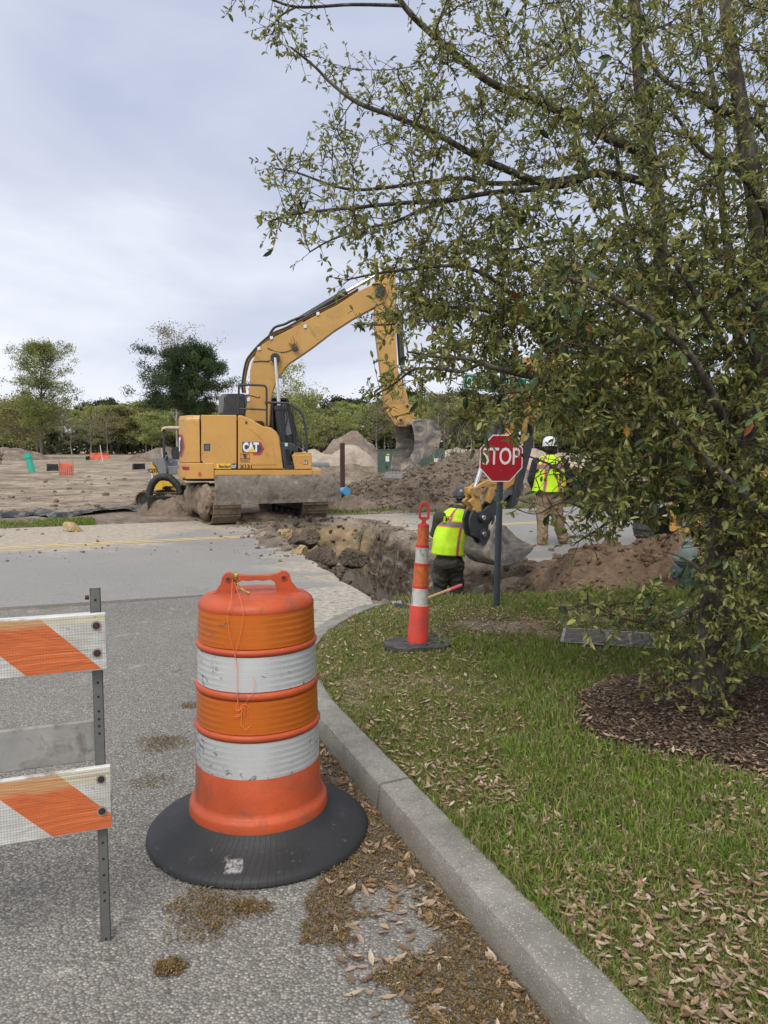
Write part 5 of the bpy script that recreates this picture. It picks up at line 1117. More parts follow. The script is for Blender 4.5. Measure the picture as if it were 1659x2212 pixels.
mb = MB(UM); mb.box((0, 0, .62), (1.5, 1.5, .34)); mb.tube([(0, 0, .78), (0, 0, 1.0)], .62, 28); mb.build('undercarriage', M_BLK, t, bevel=.02)
# mud hanging in the left track
for k, (u, v, z, sx_, sy_, sz_) in enumerate([(-1.30, 1.05, .50, .10, .42, .28), (-1.30, .5, .5, .09, .4, .26), (-1.31, -.3, .45, .08, .5, .28), (-1.30, .95, .30, .12, .3, .18)]):
    mb = MB(); mb.ell((0, 0, 0), (sx_, sy_, sz_), 18, 12); 
    mb.v = [UM @ (p_ * (.55 + .9 * float(ridge(np.array(p_.y * 6 + k), np.array(p_.z * 7. + p_.x * 5), 4))) + Vector((u, v, z))) for p_ in mb.v]; mb.build('mud_cake', M_MUD, t)
# dozer blade, raised
bl0 = (450, 1030); BW = 2.72; yb = 2.10
bx0 = -BW / 2 - .02; zt, zb_ = 1.05, .47
mb = MB(UM); prof = [(0, zb_), (.035, zb_ + .02), (.012, zb_ + .155), (-.02, zb_ + .17), (-.03, .80), (-.02, .94), (.01, zt), (-.02, zt + .012), (-.06, .93), (-.07, .76), (-.05, zb_ + .12), (-.03, zb_)]
mb.prism([(yb - a * 1.0, z) for a, z in prof], bx0, bx0 + BW, lambda u, v, w_: (w_, u, v)); ob_ = mb.build('dozer_blade', M_BLD, t, bevel=.004); 
mb = MB(UM); mb.box((0, yb + .035, zb_ + .075), (BW + .03, .018, .15)); mb.build('cutting_edge', M_BLD, t, bevel=.003)
for s_ in (-1, 1): mb = MB(UM); mb.box((s_ * .45, 1.35, .62), (.14, 1.4, .18)); mb.build('blade_arm', M_YELM, t, bevel=.015)
# upper structure
zl = 1.03
deck = [(-1.55, .55), (-1.55, -.55), (-1.36, -1.05), (-1.05, -1.25), (1.62, -1.25), (1.62, 1.22), (-1.05, 1.25), (-1.36, 1.05)]
EM = Matrix(((E.f.x, -E.n.x, 0, EO.x), (E.f.y, -E.n.y, 0, EO.y), (0, 0, 1, 0), (0, 0, 0, 1)))   # x forward, y left(away), z up
mb = MB(EM); mb.prism(deck, .98, 1.14, lambda u, v, w_: (u, v, w_)); mb.build('deck_frame', M_YEL, t, bevel=.012)
mb = MB(EM); mb.prism([(x * .94, y * .94) for x, y in deck], .90, 2.20, lambda u, v, w_: (u if u < 0 else min(u, .35), v, w_)); mb.build('engine_core', M_DRK, t)
def rr_plan(x0, x1, yh, rad):
    out_ = []
    for a in np.linspace(0, 90, 9): out_.append((x0 + rad * 1.15 * (1 - math.cos(R(90 - a))) if False else x0 + rad * (1 - math.sin(R(a))), -(yh - rad * (1 - math.cos(R(a))))))
    pl_ = [(x1, -yh)] + [(x0 + rad * (1 - math.sin(R(a))), -(yh - rad * (1 - math.cos(R(a))))) for a in np.linspace(0, 90, 10)]
    return pl_ + [(x, -y) for x, y in reversed(pl_)]
u478 = E.px(*r1(478, 600), 1.25)[0]; cwr = E.px(*r1(295, 600), .75)[0]; ztop = E.px(*r1(478, 478), 1.25)[1]
cw = [(u478 - .008, -1.27), (u478 - .30, -1.25), (cwr + .22, -1.05), (cwr + .06, -.80), (cwr, -.4), (cwr, .4), (cwr + .06, .8), (cwr + .22, 1.05), (u478 - .3, 1.25), (u478 - .008, 1.27)]
mb = MB(EM); mb.prism(cw, 1.30, ztop - .10, lambda u, v, w_: (u, v, w_))
o_ = mb.build('counterweight', M_YEL, t, bevel=.02, seg=3)
mb = MB(EM); n_ = len(cw); A = [(x, y, ztop - .101) for x, y in cw]; cx_ = -.9
B = [(cx_ + (x - cx_) * .955 if x < cx_ else x, y * .965, ztop) for x, y in cw]; mb.add(A + B, [tuple(range(n_)), tuple(range(2 * n_ - 1, n_ - 1, -1))] + [(i, (i + 1) % n_, (i + 1) % n_ + n_, i + n_) for i in range(n_)]); mb.build('counterweight_top', M_YEL, t, bevel=.01)
cw2 = [(E.px(*r1(590, 930), 1.25)[0] - .01, -1.275)] + [(x - .012, y * 1.01) for x, y in cw[1:-1]] + [(E.px(*r1(590, 930), 1.25)[0] - .01, 1.275)]
mb = MB(EM); mb.prism(cw2, .95, 1.295, lambda u, v, w_: (u, v, w_)); mb.build('counterweight_skirt', M_YEL, t, bevel=.018, seg=3)
plate(E, [r1(484, 476), r1(758, 476), r1(758, 893), r1(545, 893), r1(486, 828)], 1.20, 1.262, 'engine_door', M_YEL, t, .012)
plate(E, [r1(768, 477), r1(800, 479), r1(880, 515), r1(962, 563), r1(1020, 572), r1(1058, 600), r1(1080, 640), r1(1100, 745), r1(1119, 894), r1(768, 894)], .42, 1.262, 'side_cover', M_YEL, t, .025, seg=3)
plate(E, [r1(850, 575), r1(900, 570), r1(1000, 640), r1(1030, 690), r1(1062, 860), r1(870, 862), r1(870, 838), r1(1000, 836), r1(975, 700), r1(960, 670)], 1.262, 1.272, 'side_cover_crease', M_YEL, t, .008)
plate(E, [r1(1089, 688), r1(1175, 690), r1(1215, 705), r1(1228, 760), r1(1185, 782), r1(1205, 893), r1(1126, 893)], .55, 1.22, 'step_cover', M_BLK, t, .02, seg=3)
plate(E, [r1(1128, 740), r1(1165, 740), r1(1182, 860), r1(1150, 862)], 1.22, 1.226, 'step_recess', M_DRK, t, .004)
plate(E, [r1(1130, 692), r1(1152, 692), r1(1153, 716), r1(1133, 718)], 1.221, 1.226, 'label_plate', M_LTG, t, .0)
plate(E, [r1(1185, 786), r1(1338, 783), r1(1340, 893), r1(1208, 896)], .55, 1.25, 'tool_box', M_YEL, t, .015)
plate(E, [r1(1189, 786), r1(1205, 766), r1(1337, 768), r1(1338, 784)], .60, 1.235, 'tool_box_lid', M_YEL, t, .01)
plate(E, [r1(592, 900), r1(1342, 900), r1(1342, 938), r1(592, 940)], 1.18, 1.27, 'side_rail', M_YEL, t, .006)
plate(E, [r1(505, 698), r1(555, 698), r1(555, 752), r1(505, 752)], 1.262, 1.268, 'door_latch', M_BLK, t, .004); plate(E, [r1(513, 706), r1(547, 706), r1(547, 745), r1(513, 745)], 1.268, 1.271, 'latch_recess', plain('latch_blue', (.08, .10, .16), .4), t, .0)
plate(E, [r1(826, 525), r1(842, 525), r1(842, 546), r1(826, 546)], 1.262, 1.268, 'cap_latch', M_BLK, t, .002)
# decals and lettering
def Wp(a, b, w_=1.2655): u, z = E.px(*r1(a, b), w_); return E.pt(u, z, w_)
def decal(pts, w_, mat, nm, th=.002): return plate(E, [r1(*p) for p in pts], w_, w_ + th, nm, mat, t, 0)
decal([(880, 684), (945, 684), (973, 737), (945, 787), (890, 787), (868, 745)], 1.2625, M_DECR, 'badge'); decal([(860, 690), (930, 690), (955, 737), (935, 768), (880, 768)], 1.265, M_DECD, 'badge_inner')
decal([(803, 684), (935, 684), (925, 765), (806, 765), (800, 740)], 1.2672, M_DECD, 'lettering_back')
def word(s_, a, b, c_, d, mat, w_=1.27, bold=.02, nm='lettering', depth=.002):
    p0, p1, p2 = Wp(a, d, w_), Wp(c_, d, w_), Wp(a, b, w_); return text(s_, (p1 - p0).length, (p2 - p0).length, (p1 + p2) / 2, E.f, Vector((0, 0, 1)), mat, t, nm, bold, depth)
word('CAT', 806, 686, 931, 762, M_DECW, bold=.06); decal([(835, 763), (877, 727), (920, 763)], 1.273, M_DECY, 'lettering_triangle')
word('X131', 782, 858, 877, 892, M_DECK, 1.2635, .03, 'unit_number')
decal([(604, 851), (718, 851), (718, 892), (604, 892)], 1.2625, M_DECY, 'dealer_plate'); decal([(720, 851), (759, 851), (759, 892), (720, 892)], 1.2625, M_DECK, 'dealer_badge')
word('Blanchard', 622, 860, 712, 885, M_DECK, 1.2655, .03, 'dealer_lettering', .001); word('CAT', 723, 860, 756, 886, M_DECW, 1.2655, .05, 'dealer_badge_lettering', .001)
for (a, b, c_, d) in ((788, 775, 860, 778), (788, 810, 860, 812), (788, 775, 790, 824), (858, 775, 860, 824), (788, 822, 860, 824), (788, 829, 860, 832), (788, 838, 860, 841)): decal([(a, b), (c_, b), (c_, d), (a, d)], 1.2625, M_DECK, 'company_frame')
decal([(806, 778), (816, 778), (824, 808), (816, 808)], 1.2625, M_DECK, 'company_mark'); decal([(818, 778), (828, 778), (832, 808), (824, 808)], 1.265, M_DECK, 'company_mark'); decal([(832, 778), (841, 778), (836, 808), (829, 808)], 1.2652, plain('mark_red', (.5, .04, .03), .5), 'company_mark')
word('J. R. WILSON', 790, 812, 858, 820, M_DECK, 1.2632, .02, 'company_lettering', .001)
def wbox(s_, a, b, c_, d, mat, w_=1.255): 
    return word(s_, a, b, c_, d, mat, w_, .05, 'model_number', .002)
decal([(1276, 828), (1306, 828), (1308, 858), (1270, 858)], 1.251, M_DECK, 'model_plate'); wbox('315', 1274, 832, 1303, 855, M_DECW); decal([(1240, 830), (1268, 830), (1266, 848), (1242, 848)], 1.251, plain('decal_pinkish', (.7, .2, .2), .5), 'small_sticker')
decal([(335, 873), (410, 875), (420, 903), (345, 902)], 1.262, M_REFR, 'reflector') 
o_ = decal([(463, 918), (482, 918), (484, 944), (463, 944)], 1.29, plain('dot_red', (.5, .06, .07), .5), 'red_dot')
# corner badge on the counterweight
cn = (cwr + .11, -.93); pa, pb = Vector((cwr + .06, -.80, 0)), Vector((cwr + .22, -1.05, 0)); dr_ = (pb - pa).normalized(); nn_ = Vector((dr_.y, -dr_.x, 0))
def cwp(u, z, k=.004):
    p_ = pa + dr_ * u + nn_ * -k if False else pa + dr_ * u; q_ = Vector((p_.x, p_.y, 0)) + Vector((-abs(nn_.x), -abs(nn_.y), 0)) * k; return EM @ Vector((q_.x, q_.y, z))
zc_ = E.px(*r1(318, 715), 1.0)[1]
for pts_, k, mt in (([(.0, -.24), (.12, -.24), (.27, -.03), (.24, .10), (.16, .25), (.0, .25)], .005, M_DECR), ([(.0, -.18), (.08, -.18), (.20, -.03), (.15, .20), (.0, .20)], .008, M_DECD), ([(.0, -.12), (.04, -.12), (.05, .12), (.10, .12), (.10, .19), (.0, .19)], .011, M_DECW)):
    mb = MB(); mb.prism(pts_, k - .006, k, lambda u, v, w_: cwp(u + .01, zc_ + v, w_)); mb.build('corner_badge', mt, t)
# cab on the far side
cabp = lambda pts: [r1(*p) for p in pts]
def cplate(pts, w0, w1, nm, mat, bevel=.02, **k): return plate(E, cabp(pts), w0, w1, nm, mat, t, bevel, wref=w0 if abs(w0) < abs(w1) else w1, **k)
cplate([(690, 310), (820, 312), (830, 480), (640, 480), (655, 430), (670, 330)], -.42, -1.20, 'cab_rear', M_BLK, .03)
cplate([(1010, 345), (1140, 345), (1160, 365), (1215, 560), (1225, 700), (1225, 740), (1085, 740), (1000, 560)], -.44, -1.18, 'cab_interior', M_DRK, .03)
cplate([(1018, 380), (1040, 372), (1042, 600), (1028, 600), (1005, 540)], -.425, -.44, 'side_window', M_GLS, .003); cplate([(1112, 392), (1140, 388), (1185, 625), (1130, 640)], -.415, -.44, 'side_window', M_GLS, .003)
for pts_ in ([(1098, 345), (1150, 345), (1150, 362), (1098, 362)], [(1136, 350), (1158, 350), (1222, 640), (1222, 730), (1190, 730), (1190, 640)], [(1040, 600), (1190, 640), (1190, 740), (1080, 740)]): cplate(pts_, -.38, -.46, 'cab_pillar', M_BLK, .015)
cplate([(620, 340), (640, 314), (690, 310), (690, 330), (665, 345), (650, 470), (618, 470)], -.5, -1.15, 'exhaust_hood', plain('hood_grey', (.16, .17, .16), .5), .02)
cplate([(636, 380), (662, 345), (662, 465), (632, 465)], -.46, -.5, 'rear_window', M_GLS, .004)
pipe(E, [r1(1190, 420), r1(1205, 540), r1(1232, 660), r1(1215, 690)], -.3, .012, 'mirror_stay', M_BLK, t); pipe(E, [r1(1128, 400), r1(1150, 500), r1(1130, 580)], -.36, .012, 'wiper', M_BLK, t)
# handrails
pipe(E, [r1(776, 470), r1(776, 300), r1(778, 252), r1(800, 244), r1(955, 248), r1(984, 262), r1(990, 300), r1(992, 560)], 1.0, .024, 'handrail', M_BLK, t, smoothk=3); pipe(E, [r1(776, 428), r1(880, 430), r1(990, 436)], 1.0, .02, 'handrail', M_BLK, t, smoothk=0)
pipe(E, [r1(992, 380), r1(1130, 384), r1(1170, 395), r1(1255, 455), r1(1275, 500), r1(1298, 640), r1(1300, 765)], 1.0, .026, 'handrail', M_BLK, t, smoothk=3); pipe(E, [r1(776, 326), r1(860, 326), r1(925, 344), r1(938, 334)], 1.0, .014, 'mirror_arm', M_BLK, t)
plate(E, [r1(976, 370), r1(1000, 370), r1(1000, 392), r1(976, 392)], .96, 1.04, 'rail_clamp', M_BLK, t, .004); plate(E, [r1(765, 320), r1(815, 320), r1(815, 340), r1(765, 340)], .9, 1.02, 'work_lamp', M_BLK, t, .008)
plate(E, [r1(842, 345), r1(864, 345), r1(864, 372), r1(842, 372)], .3, .36, 'valve', M_DECW, t, .006)
# boom
bo = [(215, 1240), (235, 1110), (248, 1000), (252, 900), (262, 850), (300, 760), (340, 710), (430, 655), (540, 600), (700, 515), (880, 425), (1040, 322), (1110, 290), (1180, 278), (1228, 300), (1242, 350), (1225, 400), (1150, 440), (1000, 520), (860, 610), (700, 732), (610, 795), (540, 840), (500, 880), (470, 925), (430, 1000), (412, 1060), (400, 1130), (396, 1210), (392, 1290), (376, 1310), (240, 1310)]
plate(E, [r2(*p) for p in bo], -.19, .19, 'boom', M_YEL2, t, .012, seg=2)
plate(E, [r2(675, 570), r2(682, 566), r2(745, 672), r2(738, 678)], .19, .196, 'boom_weld', M_YEL2, t, 0)
def pin(fr, a, r_, w0, w1, nm, mat, parent, g=r2, n=24):
    u, z = fr.px(*g(*a), max(w0, w1)); mb = MB(); mb.tube([fr.pt(u, z, w0), fr.pt(u, z, w1)], r_, n); return mb.build(nm, mat, parent, bevel=.006)
pin(E, (433, 805), .165, .19, .205, 'pin_boss', M_YEL2, t); pin(E, (433, 805), .105, -.30, .33, 'pin', M_BLK, t); pin(E, (433, 805), .045, .33, .345, 'pin_cap', M_DRK, t)
plate(E, [r2(*p) for p in [(1140, 262), (1200, 232), (1245, 290), (1244, 360), (1225, 300), (1180, 272), (1130, 275)]], -.25, .25, 'boom_nose', M_YEL2, t, .01); pin(E, (1190, 330), .12, -.27, .27, 'pin', M_BLK, t)
# lift cylinders either side
for w_ in (.33, -.33):
    a = E.pt(*E.px(*r2(433, 805), .33), w_); b = E.pt(*E.px(*r2(458, 1150), .33), w_); c_ = E.pt(*E.px(*r2(478, 1420), .33), w_)
    mb = MB(); mb.tube([a, b + (b - a).normalized() * .05], .036, 16); mb.build('lift_rod', M_ROD, t); mb = MB(); mb.tube([b, b + (c_ - b) * .12, b + (c_ - b) * .121, c_], [.105, .105, .088, .088], 20); mb.build('lift_cylinder', M_BLK, t, bevel=.004)
# stick cylinder on top of the boom
a = E.pt(*E.px(*r2(586, 548), 0), 0); b = E.pt(*E.px(*r2(945, 332), 0), 0); c_ = E.pt(*E.px(*r2(1175, 205), 0), 0); d = (b - a)
mb = MB(); mb.tube([a, a + d * .06, a + d * .061, a + d * .88, a + d * .881, b], [.06, .06, .078, .078, .10, .10], 20); mb.build('stick_cylinder', M_BLK, t, bevel=.004); mb = MB(); mb.tube([b, c_], .042, 14); mb.build('stick_rod', M_ROD, t)
plate(E, [r2(545, 585), r2(570, 545), r2(610, 535), r2(660, 560), r2(600, 590)], -.10, .10, 'cylinder_bracket', M_YEL2, t, .01)
pipe(E, [r2(388, 655), r2(405, 620), r2(435, 585), r2(500, 565), r2(550, 540), r2(600, 520), r2(640, 505)], .1, .03, 'boom_hose', M_HOSE, t)
for k, (dx_, w_) in enumerate(((0, .16), (12, .08), (24, 0), (34, -.08))):
    pipe(E, [r2(200 + dx_ * .5, 1060), r2(196 + dx_ * .5, 985), r2(222 + dx_ * .6, 840), r2(262 + dx_ * .7, 775 + dx_ * .2), r2(330 + dx_ * .3, 700 + dx_ * .5), r2(420, 628 + dx_ * .8), r2(520, 585 + dx_ * .5), r2(700, 490 + dx_ * .6), r2(860, 412 + dx_ * .5), r2(1030, 312 + dx_ * .4)], w_, .024, 'boom_pipe', M_HOSEY if k % 3 else M_HOSE, t)
for (a_, b_) in ((315, 740), (405, 662), (648, 580), (740, 488), (240, 1105)): plate(E, [r2(a_ - 11, b_ - 9), r2(a_ + 11, b_ - 14), r2(a_ + 13, b_ + 10), r2(a_ - 9, b_ + 14)], .14, .22, 'pipe_clamp', M_DECW, t, .006)
pipe(E, [r2(275, 835), r2(330, 830), r2(380, 832), r2(412, 815)], .20, .012, 'grease_hose', M_HOSE, t); pipe(E, [r2(378, 737), r2(440, 762), r2(500, 765), r2(560, 745)], .20, .009, 'lamp_cable', M_HOSE, t)
plate(E, [r2(560, 725), r2(590, 718), r2(600, 745), r2(575, 760), r2(562, 750)], .19, .27, 'boom_lamp', M_BLK, t, .01)
mb = MB(); q = random.Random(9)
for k in range(26):
    a_ = q.uniform(-2.6, .3); L_ = q.uniform(25, 105); u0 = (575 + q.uniform(-10, 10), 745 + q.uniform(-8, 8)); P3 = [E.pt(*E.px(*r2(u0[0] + L_ * s_ * math.cos(a_) * .5 - 12 * s_, u0[1] + L_ * s_ * math.sin(a_) * (.9 if a_ < 0 else .6)), .23), .22 + .03 * s_) for s_ in (0, .5, 1)]; mb.tube(P3, .006, 3, smooth=False)
mb.build('bird_nest', plain('dry_straw', (.28, .13, .05), .9), t)
# stick
sk = [(1168, 262), (1185, 215), (1200, 180), (1240, 130), (1272, 148), (1300, 205), (1306, 350), (1302, 600), (1312, 860), (1330, 950), (1378, 1040), (1392, 1120), (1385, 1150), (1330, 1175), (1265, 1215), (1235, 1200), (1222, 1150), (1205, 1000), (1180, 800), (1155, 600), (1148, 480), (1160, 400)]
plate(E, [r2(*p) for p in sk], -.165, .165, 'stick', M_YEL2, t, .012)
a = E.pt(*E.px(*r2(1320, 470), 0), 0); b = E.pt(*E.px(*r2(1345, 860), 0), 0); c_ = E.pt(*E.px(*r2(1378, 1140), 0), 0); mb = MB(); mb.tube([a, b], .078, 20); mb.build('bucket_cylinder', M_BLK, t, bevel=.004); mb = MB(); mb.tube([b, c_], .042, 14); mb.build('bucket_rod', M_ROD, t)
plate(E, [r2(1255, 1190), r2(1300, 1165), r2(1375, 1142), r2(1425, 1150), r2(1436, 1175), r2(1400, 1200), r2(1325, 1222), r2(1275, 1226)], -.24, .24, 'link', M_YEL2, t, .015)
plate(E, [r2(1232, 1190), r2(1262, 1180), r2(1300, 1240), r2(1318, 1300), r2(1295, 1290), r2(1262, 1235)], -.2, .2, 'link', M_YELM, t, .01)
plate(E, [r2(*p) for p in [(1310, 1240), (1330, 1222), (1360, 1224), (1410, 1215), (1440, 1190), (1464, 1210), (1466, 1260), (1400, 1300), (1320, 1302), (1302, 1275)]], -.22, .22, 'coupler', M_YELM, t, .012)
for a_ in ((1337, 1256), (1444, 1218), (1385, 1156)): pin(E, a_, .075, -.25, .25, 'pin', M_YELM, t); pin(E, a_, .038, .25, .262, 'pin_cap', M_BLK, t)
# bucket: open mouth faces left, curved shell to the right; turned so the mouth shows
BF = Frame(E.pt(*E.px(*r2(1440, 1400), 0), 0) * 1.0, EA - R(0)); BF.o.z = 0
def bp_(a, b, w_=.0): u, z = E.px(*r2(a, b), w_); return u, z
side = [(1396, 1292), (1405, 1272), (1470, 1250), (1540, 1258), (1585, 1300), (1606, 1360), (1600, 1410), (1585, 1450), (1540, 1500), (1480, 1540), (1400, 1595), (1372, 1622), (1390, 1510), (1412, 1470), (1418, 1400), (1410, 1340), (1400, 1300)]
sp_ = [E.px(*r2(*p), .0) for p in side]; yawb = R(33)      # mouth swings toward the viewer
cu_ = E.px(*r2(1500, 1400), 0)[0]; bo_ = E.pt(cu_, 0, 0); bf = Vector((math.cos(EA - 0 + yawb * 0), math.sin(EA), 0))
Bfr = Frame(bo_, EA)
spl = [(u - cu_, z) for u, z in sp_]
mb = MB(); mb.prism(spl, .42, .455, Bfr.m3()); mb.build('bucket_cheek', M_BKT, t, bevel=.006)
sh = Vector((-.52, 0, -.02))     # far cheek shows shifted left because the mouth is turned
def b3(u, v, w_):
    k = (.44 - w_) / .9; p = Bfr.pt(u, v, .44 - k * .75); return p + Bfr.f * (-.34 * k) + Vector((0, 0, -.01 * k))
mb = MB(); mb.prism(spl, -.46, -.43, b3); mb.build('bucket_cheek', M_BKT, t, bevel=.006)
back = [spl[i] for i in (0, 1, 2, 3, 4, 5, 6, 7, 8, 9, 10, 11)]; mb = MB()
vs = []; 
for (u, v) in back: vs += [b3(u, v, .43), b3(u, v, -.45)]
fs = [(2 * i, 2 * i + 1, 2 * i + 3, 2 * i + 2) for i in range(len(back) - 1)]; mb.add(vs, fs); o_ = mb.build('bucket_shell', M_BKT, t); s_ = o_.modifiers.new('th', 'SOLIDIFY'); s_.thickness = .03
for k in range(5):
    w_ = .34 - .175 * k; a_ = b3(*spl[11], w_); b_ = a_ + Vector((-.13, -.05, -.05)); mb = MB(); mb.tube([a_ + Vector((.08, .02, .06)), a_, b_], [.035, .03, .02], 4, smooth=False); mb.build('bucket_tooth', plain('worn_steel', (.36, .35, .34), .45, .5), t)
a_ = b3(*spl[11], .44) + Vector((-.14, -.05, -.06)); b_ = b3(*spl[11], -.44) + Vector((-.14, -.05, -.06)); mb = MB(); mb.add([a_, b_, b_ + Vector((-.03, 0, -.10)), a_ + Vector((-.03, 0, -.10)), a_ + Vector((.03, .03, 0)), b_ + Vector((.03, .03, 0)), b_ + Vector((.0, .03, -.1)), a_ + Vector((.0, .03, -.1))], [(0, 1, 2, 3), (7, 6, 5, 4), (0, 4, 5, 1), (1, 5, 6, 2), (2, 6, 7, 3), (3, 7, 4, 0)]); mb.build('bucket_lip', plain('worn_steel', (.36, .35, .34), .45, .5), t, bevel=.005)

# ---------------- second excavator, right, behind the oak
E2 = Frame(P(1105, 1200, 9.9) * 1.0, R(33)); E2.o.z = 0
gz = lambda x, y: (982 + .156 * x, 915.7 + .156 * y)
t = thing('excavator', 'smaller yellow excavator half hidden behind the oak with its bucket beside the crouching worker', 'excavator', (5.6, 12.7, 0)); 
def p2(pts, w0, w1, nm, mat, bevel=.008, wref=None, g=gz): return plate(E2, [g(*p) for p in pts], w0, w1, nm, mat, t, bevel, wref=wref)
ident = lambda x, y: (x, y)
bs = [(470, 1760), (500, 1660), (548, 1560), (545, 1400), (560, 1350), (640, 1385), (720, 1420), (790, 1490), (860, 1565), (960, 1625), (1020, 1650), (1065, 1680), (1100, 1715), (1060, 1770), (960, 1850), (860, 1925), (760, 1960), (640, 1962), (560, 1920), (490, 1850)]
p2(bs, .20, .23, 'bucket_cheek', M_BKT, .005, .23)
bsu = [E2.px(*gz(*p), .23) for p in bs]; mb = MB(); mb.prism(bsu, -.27, -.24, E2.m3()); mb.build('bucket_cheek', M_BKT, t)
idx = [3, 2, 1, 0, 19, 18, 17, 16, 15, 14, 13, 12]; mb = MB(); vs = []
for i in idx: u, v = bsu[i]; vs += [E2.pt(u, v, .215), E2.pt(u, v, -.255)]
mb.add(vs, [(2 * i, 2 * i + 1, 2 * i + 3, 2 * i + 2) for i in range(len(idx) - 1)]); o_ = mb.build('bucket_shell', M_BKT, t, sharp=60); s_ = o_.modifiers.new('th', 'SOLIDIFY'); s_.thickness = .025; s_.offset = 0
for k in range(4): 
    w_ = .17 - .13 * k; u, v = bsu[12]; a_ = E2.pt(u - .04, v, w_); mb = MB(); mb.tube([a_, a_ + E2.f * .13 + Vector((0, 0, .02))], [.03, .015], 4, smooth=False); mb.build('bucket_tooth', M_BKT, t)
for w0, w1 in ((.10, .14), (-.02, .02)):
    p2([(215, 1330), (240, 1240), (275, 1190), (330, 1232), (420, 1195), (500, 1110), (575, 1030), (640, 1000), (650, 1080), (600, 1230), (540, 1300), (480, 1400), (470, 1470), (520, 1620), (400, 1665), (350, 1590), (250, 1545), (222, 1440)], w0, w1, 'coupler', M_BLK, .006, .14)
p2([(360, 1480), (420, 1440), (480, 1500), (555, 1250), (560, 1330), (480, 1620), (390, 1690), (360, 1600)], .15, .17, 'coupler_ear', M_BLK, .004)
for a_ in ((412, 1300), (420, 1530)): pin(E2, a_, .062, -.05, .18, 'pin', M_BLK, t, gz); pin(E2, a_, .032, .18, .20, 'pin_cap', M_ROD, t, gz)
for w0, w1 in ((.07, .11), (-.05, -.01)):
    p2([(235, 890), (300, 880), (345, 920), (350, 990), (385, 1190), (345, 1300), (290, 1310), (262, 1260), (270, 1150), (225, 1120), (200, 1080), (240, 1040), (262, 1030)], w0, w1, 'yellow_link', M_YELM, .01, .11)
for w0, w1 in ((.06, .10), (-.06, -.02)):
    p2([(285, 900), (330, 850), (420, 795), (520, 775), (640, 778), (740, 800), (740, 880), (640, 845), (520, 845), (430, 870), (375, 925), (330, 940)], w0, w1, 'yellow_link', M_YEL2, .01, .10)
pin(E2, (325, 945), .06, -.07, .13, 'pin', M_YELM, t, gz); p2([(500, 880), (570, 880), (560, 1000), (500, 1110), (455, 1080), (460, 1020)], .03, .12, 'yellow_link', M_YELM, .01)
a = E2.pt(*E2.px(*gz(285, 890), 0), 0); b = E2.pt(*E2.px(*gz(430, 420), 0), 0); c_ = E2.pt(*E2.px(*gz(575, -60), 0), 0); mb = MB(); mb.tube([a, b], .032, 14); mb.build('bucket_rod', M_ROD, t); mb = MB(); mb.tube([b, b + (c_ - b) * .1, b + (c_ - b) * .101, c_], [.085, .085, .065, .065], 18); mb.build('bucket_cylinder', M_BLK, t)
# stick: dark casting at the tip, yellow box above
p2([(640, 1000), (700, 900), (800, 830), (860, 780), (930, 600), (985, 620), (960, 760), (965, 900), (930, 980), (860, 1000), (760, 990), (700, 1050), (660, 1130), (620, 1120)], -.08, .12, 'stick_tip', plain('grey_casting', (.13, .14, .15), .55, .3, dirt=(.25, .22, .19), dirt_amt=.4, scale=6), .012)
p2([(915, 735), (985, 765), (935, 855), (890, 835)], .121, .125, 'label_plate', M_LBL, 0)
sk2 = [(1120, 770), (1175, 775), (1180, 830), (1170, 870), (1150, 935), (1128, 1000), (1118, 1060), (1085, 1060), (1090, 985), (1100, 900), (1105, 850)]
p2(sk2, -.12, .12, 'stick', M_YEL2, .012, .12, ident); p2([(1150, 900), (1152, 960), (1118, 1090), (1104, 1100), (1124, 1000)], -.05, .16, 'stick_guard', M_BLK, .01, .16, ident)
for k in range(3): pipe(E2, [(1134 - k * 5, 850), (1128 - k * 5, 900), (1122 - k * 4, 950), (1112 - k * 2, 985)], .15 + .02 * k, .013, 'hose', M_HOSE, t)
for (a_, b_) in ((1108, 940), (1120, 948), (1128, 960), (1115, 965), (1124, 936)): pin(E2, (a_, b_), .022, .12, .19, 'hose_coupling', M_DECW, t, ident, 10)
p2([(1125, 800), (1160, 768), (1230, 790), (1300, 800), (1390, 785), (1450, 800), (1490, 860), (1520, 1000), (1530, 1060), (1490, 1060), (1470, 960), (1440, 880), (1390, 845), (1300, 850), (1220, 845), (1170, 838)], -.13, .13, 'boom', M_YEL2, .015, .13, ident)
a = E2.pt(*E2.px(1270, 770, .0), 0); b = E2.pt(*E2.px(1400, 752, .0), 0); mb = MB(); mb.tube([a, b], .07, 16); mb.build('stick_cylinder', M_BLK, t); mb = MB(); mb.tube([a, E2.pt(*E2.px(1160, 775, 0), 0)], .035, 12); mb.build('stick_rod', M_ROD, t)
TM = Matrix.Translation((5.75, 12.75, 0.02)) @ Matrix.Rotation(R(-58), 4, 'Z')
crawler(TM, t, 2.5, .56, .42, 1.5, plain('rubber_track', (.06, .062, .065), .7, dirt=(.22, .19, .155), dirt_amt=.45, scale=5, bump=.5), M_BLK, 44, .09)
TU = Matrix.Translation((5.75, 12.75, 0)) @ Matrix.Rotation(R(33 + 180), 4, 'Z')
mb = MB(TU); mb.tube([(0, 0, .5), (0, 0, .72)], .45, 24); mb.box((0, 0, .42), (1.1, 1.0, .25)); mb.build('undercarriage', M_BLK, t, bevel=.02)
mb = MB(TU); mb.prism([(1.0, -.9), (1.0, .2), (.2, .9), (-1.0, .85), (-1.3, .4), (-1.3, -.4), (-1.0, -.9)], .72, 1.45, lambda u, v, w_: (u, v, w_)); mb.build('engine_housing', M_YEL, t, bevel=.06, seg=3)
mb = MB(TU); mb.box((.35, .35, 1.9), (1.15, .85, 1.1)); mb.build('cab_glass', M_GLS, t, bevel=.05)
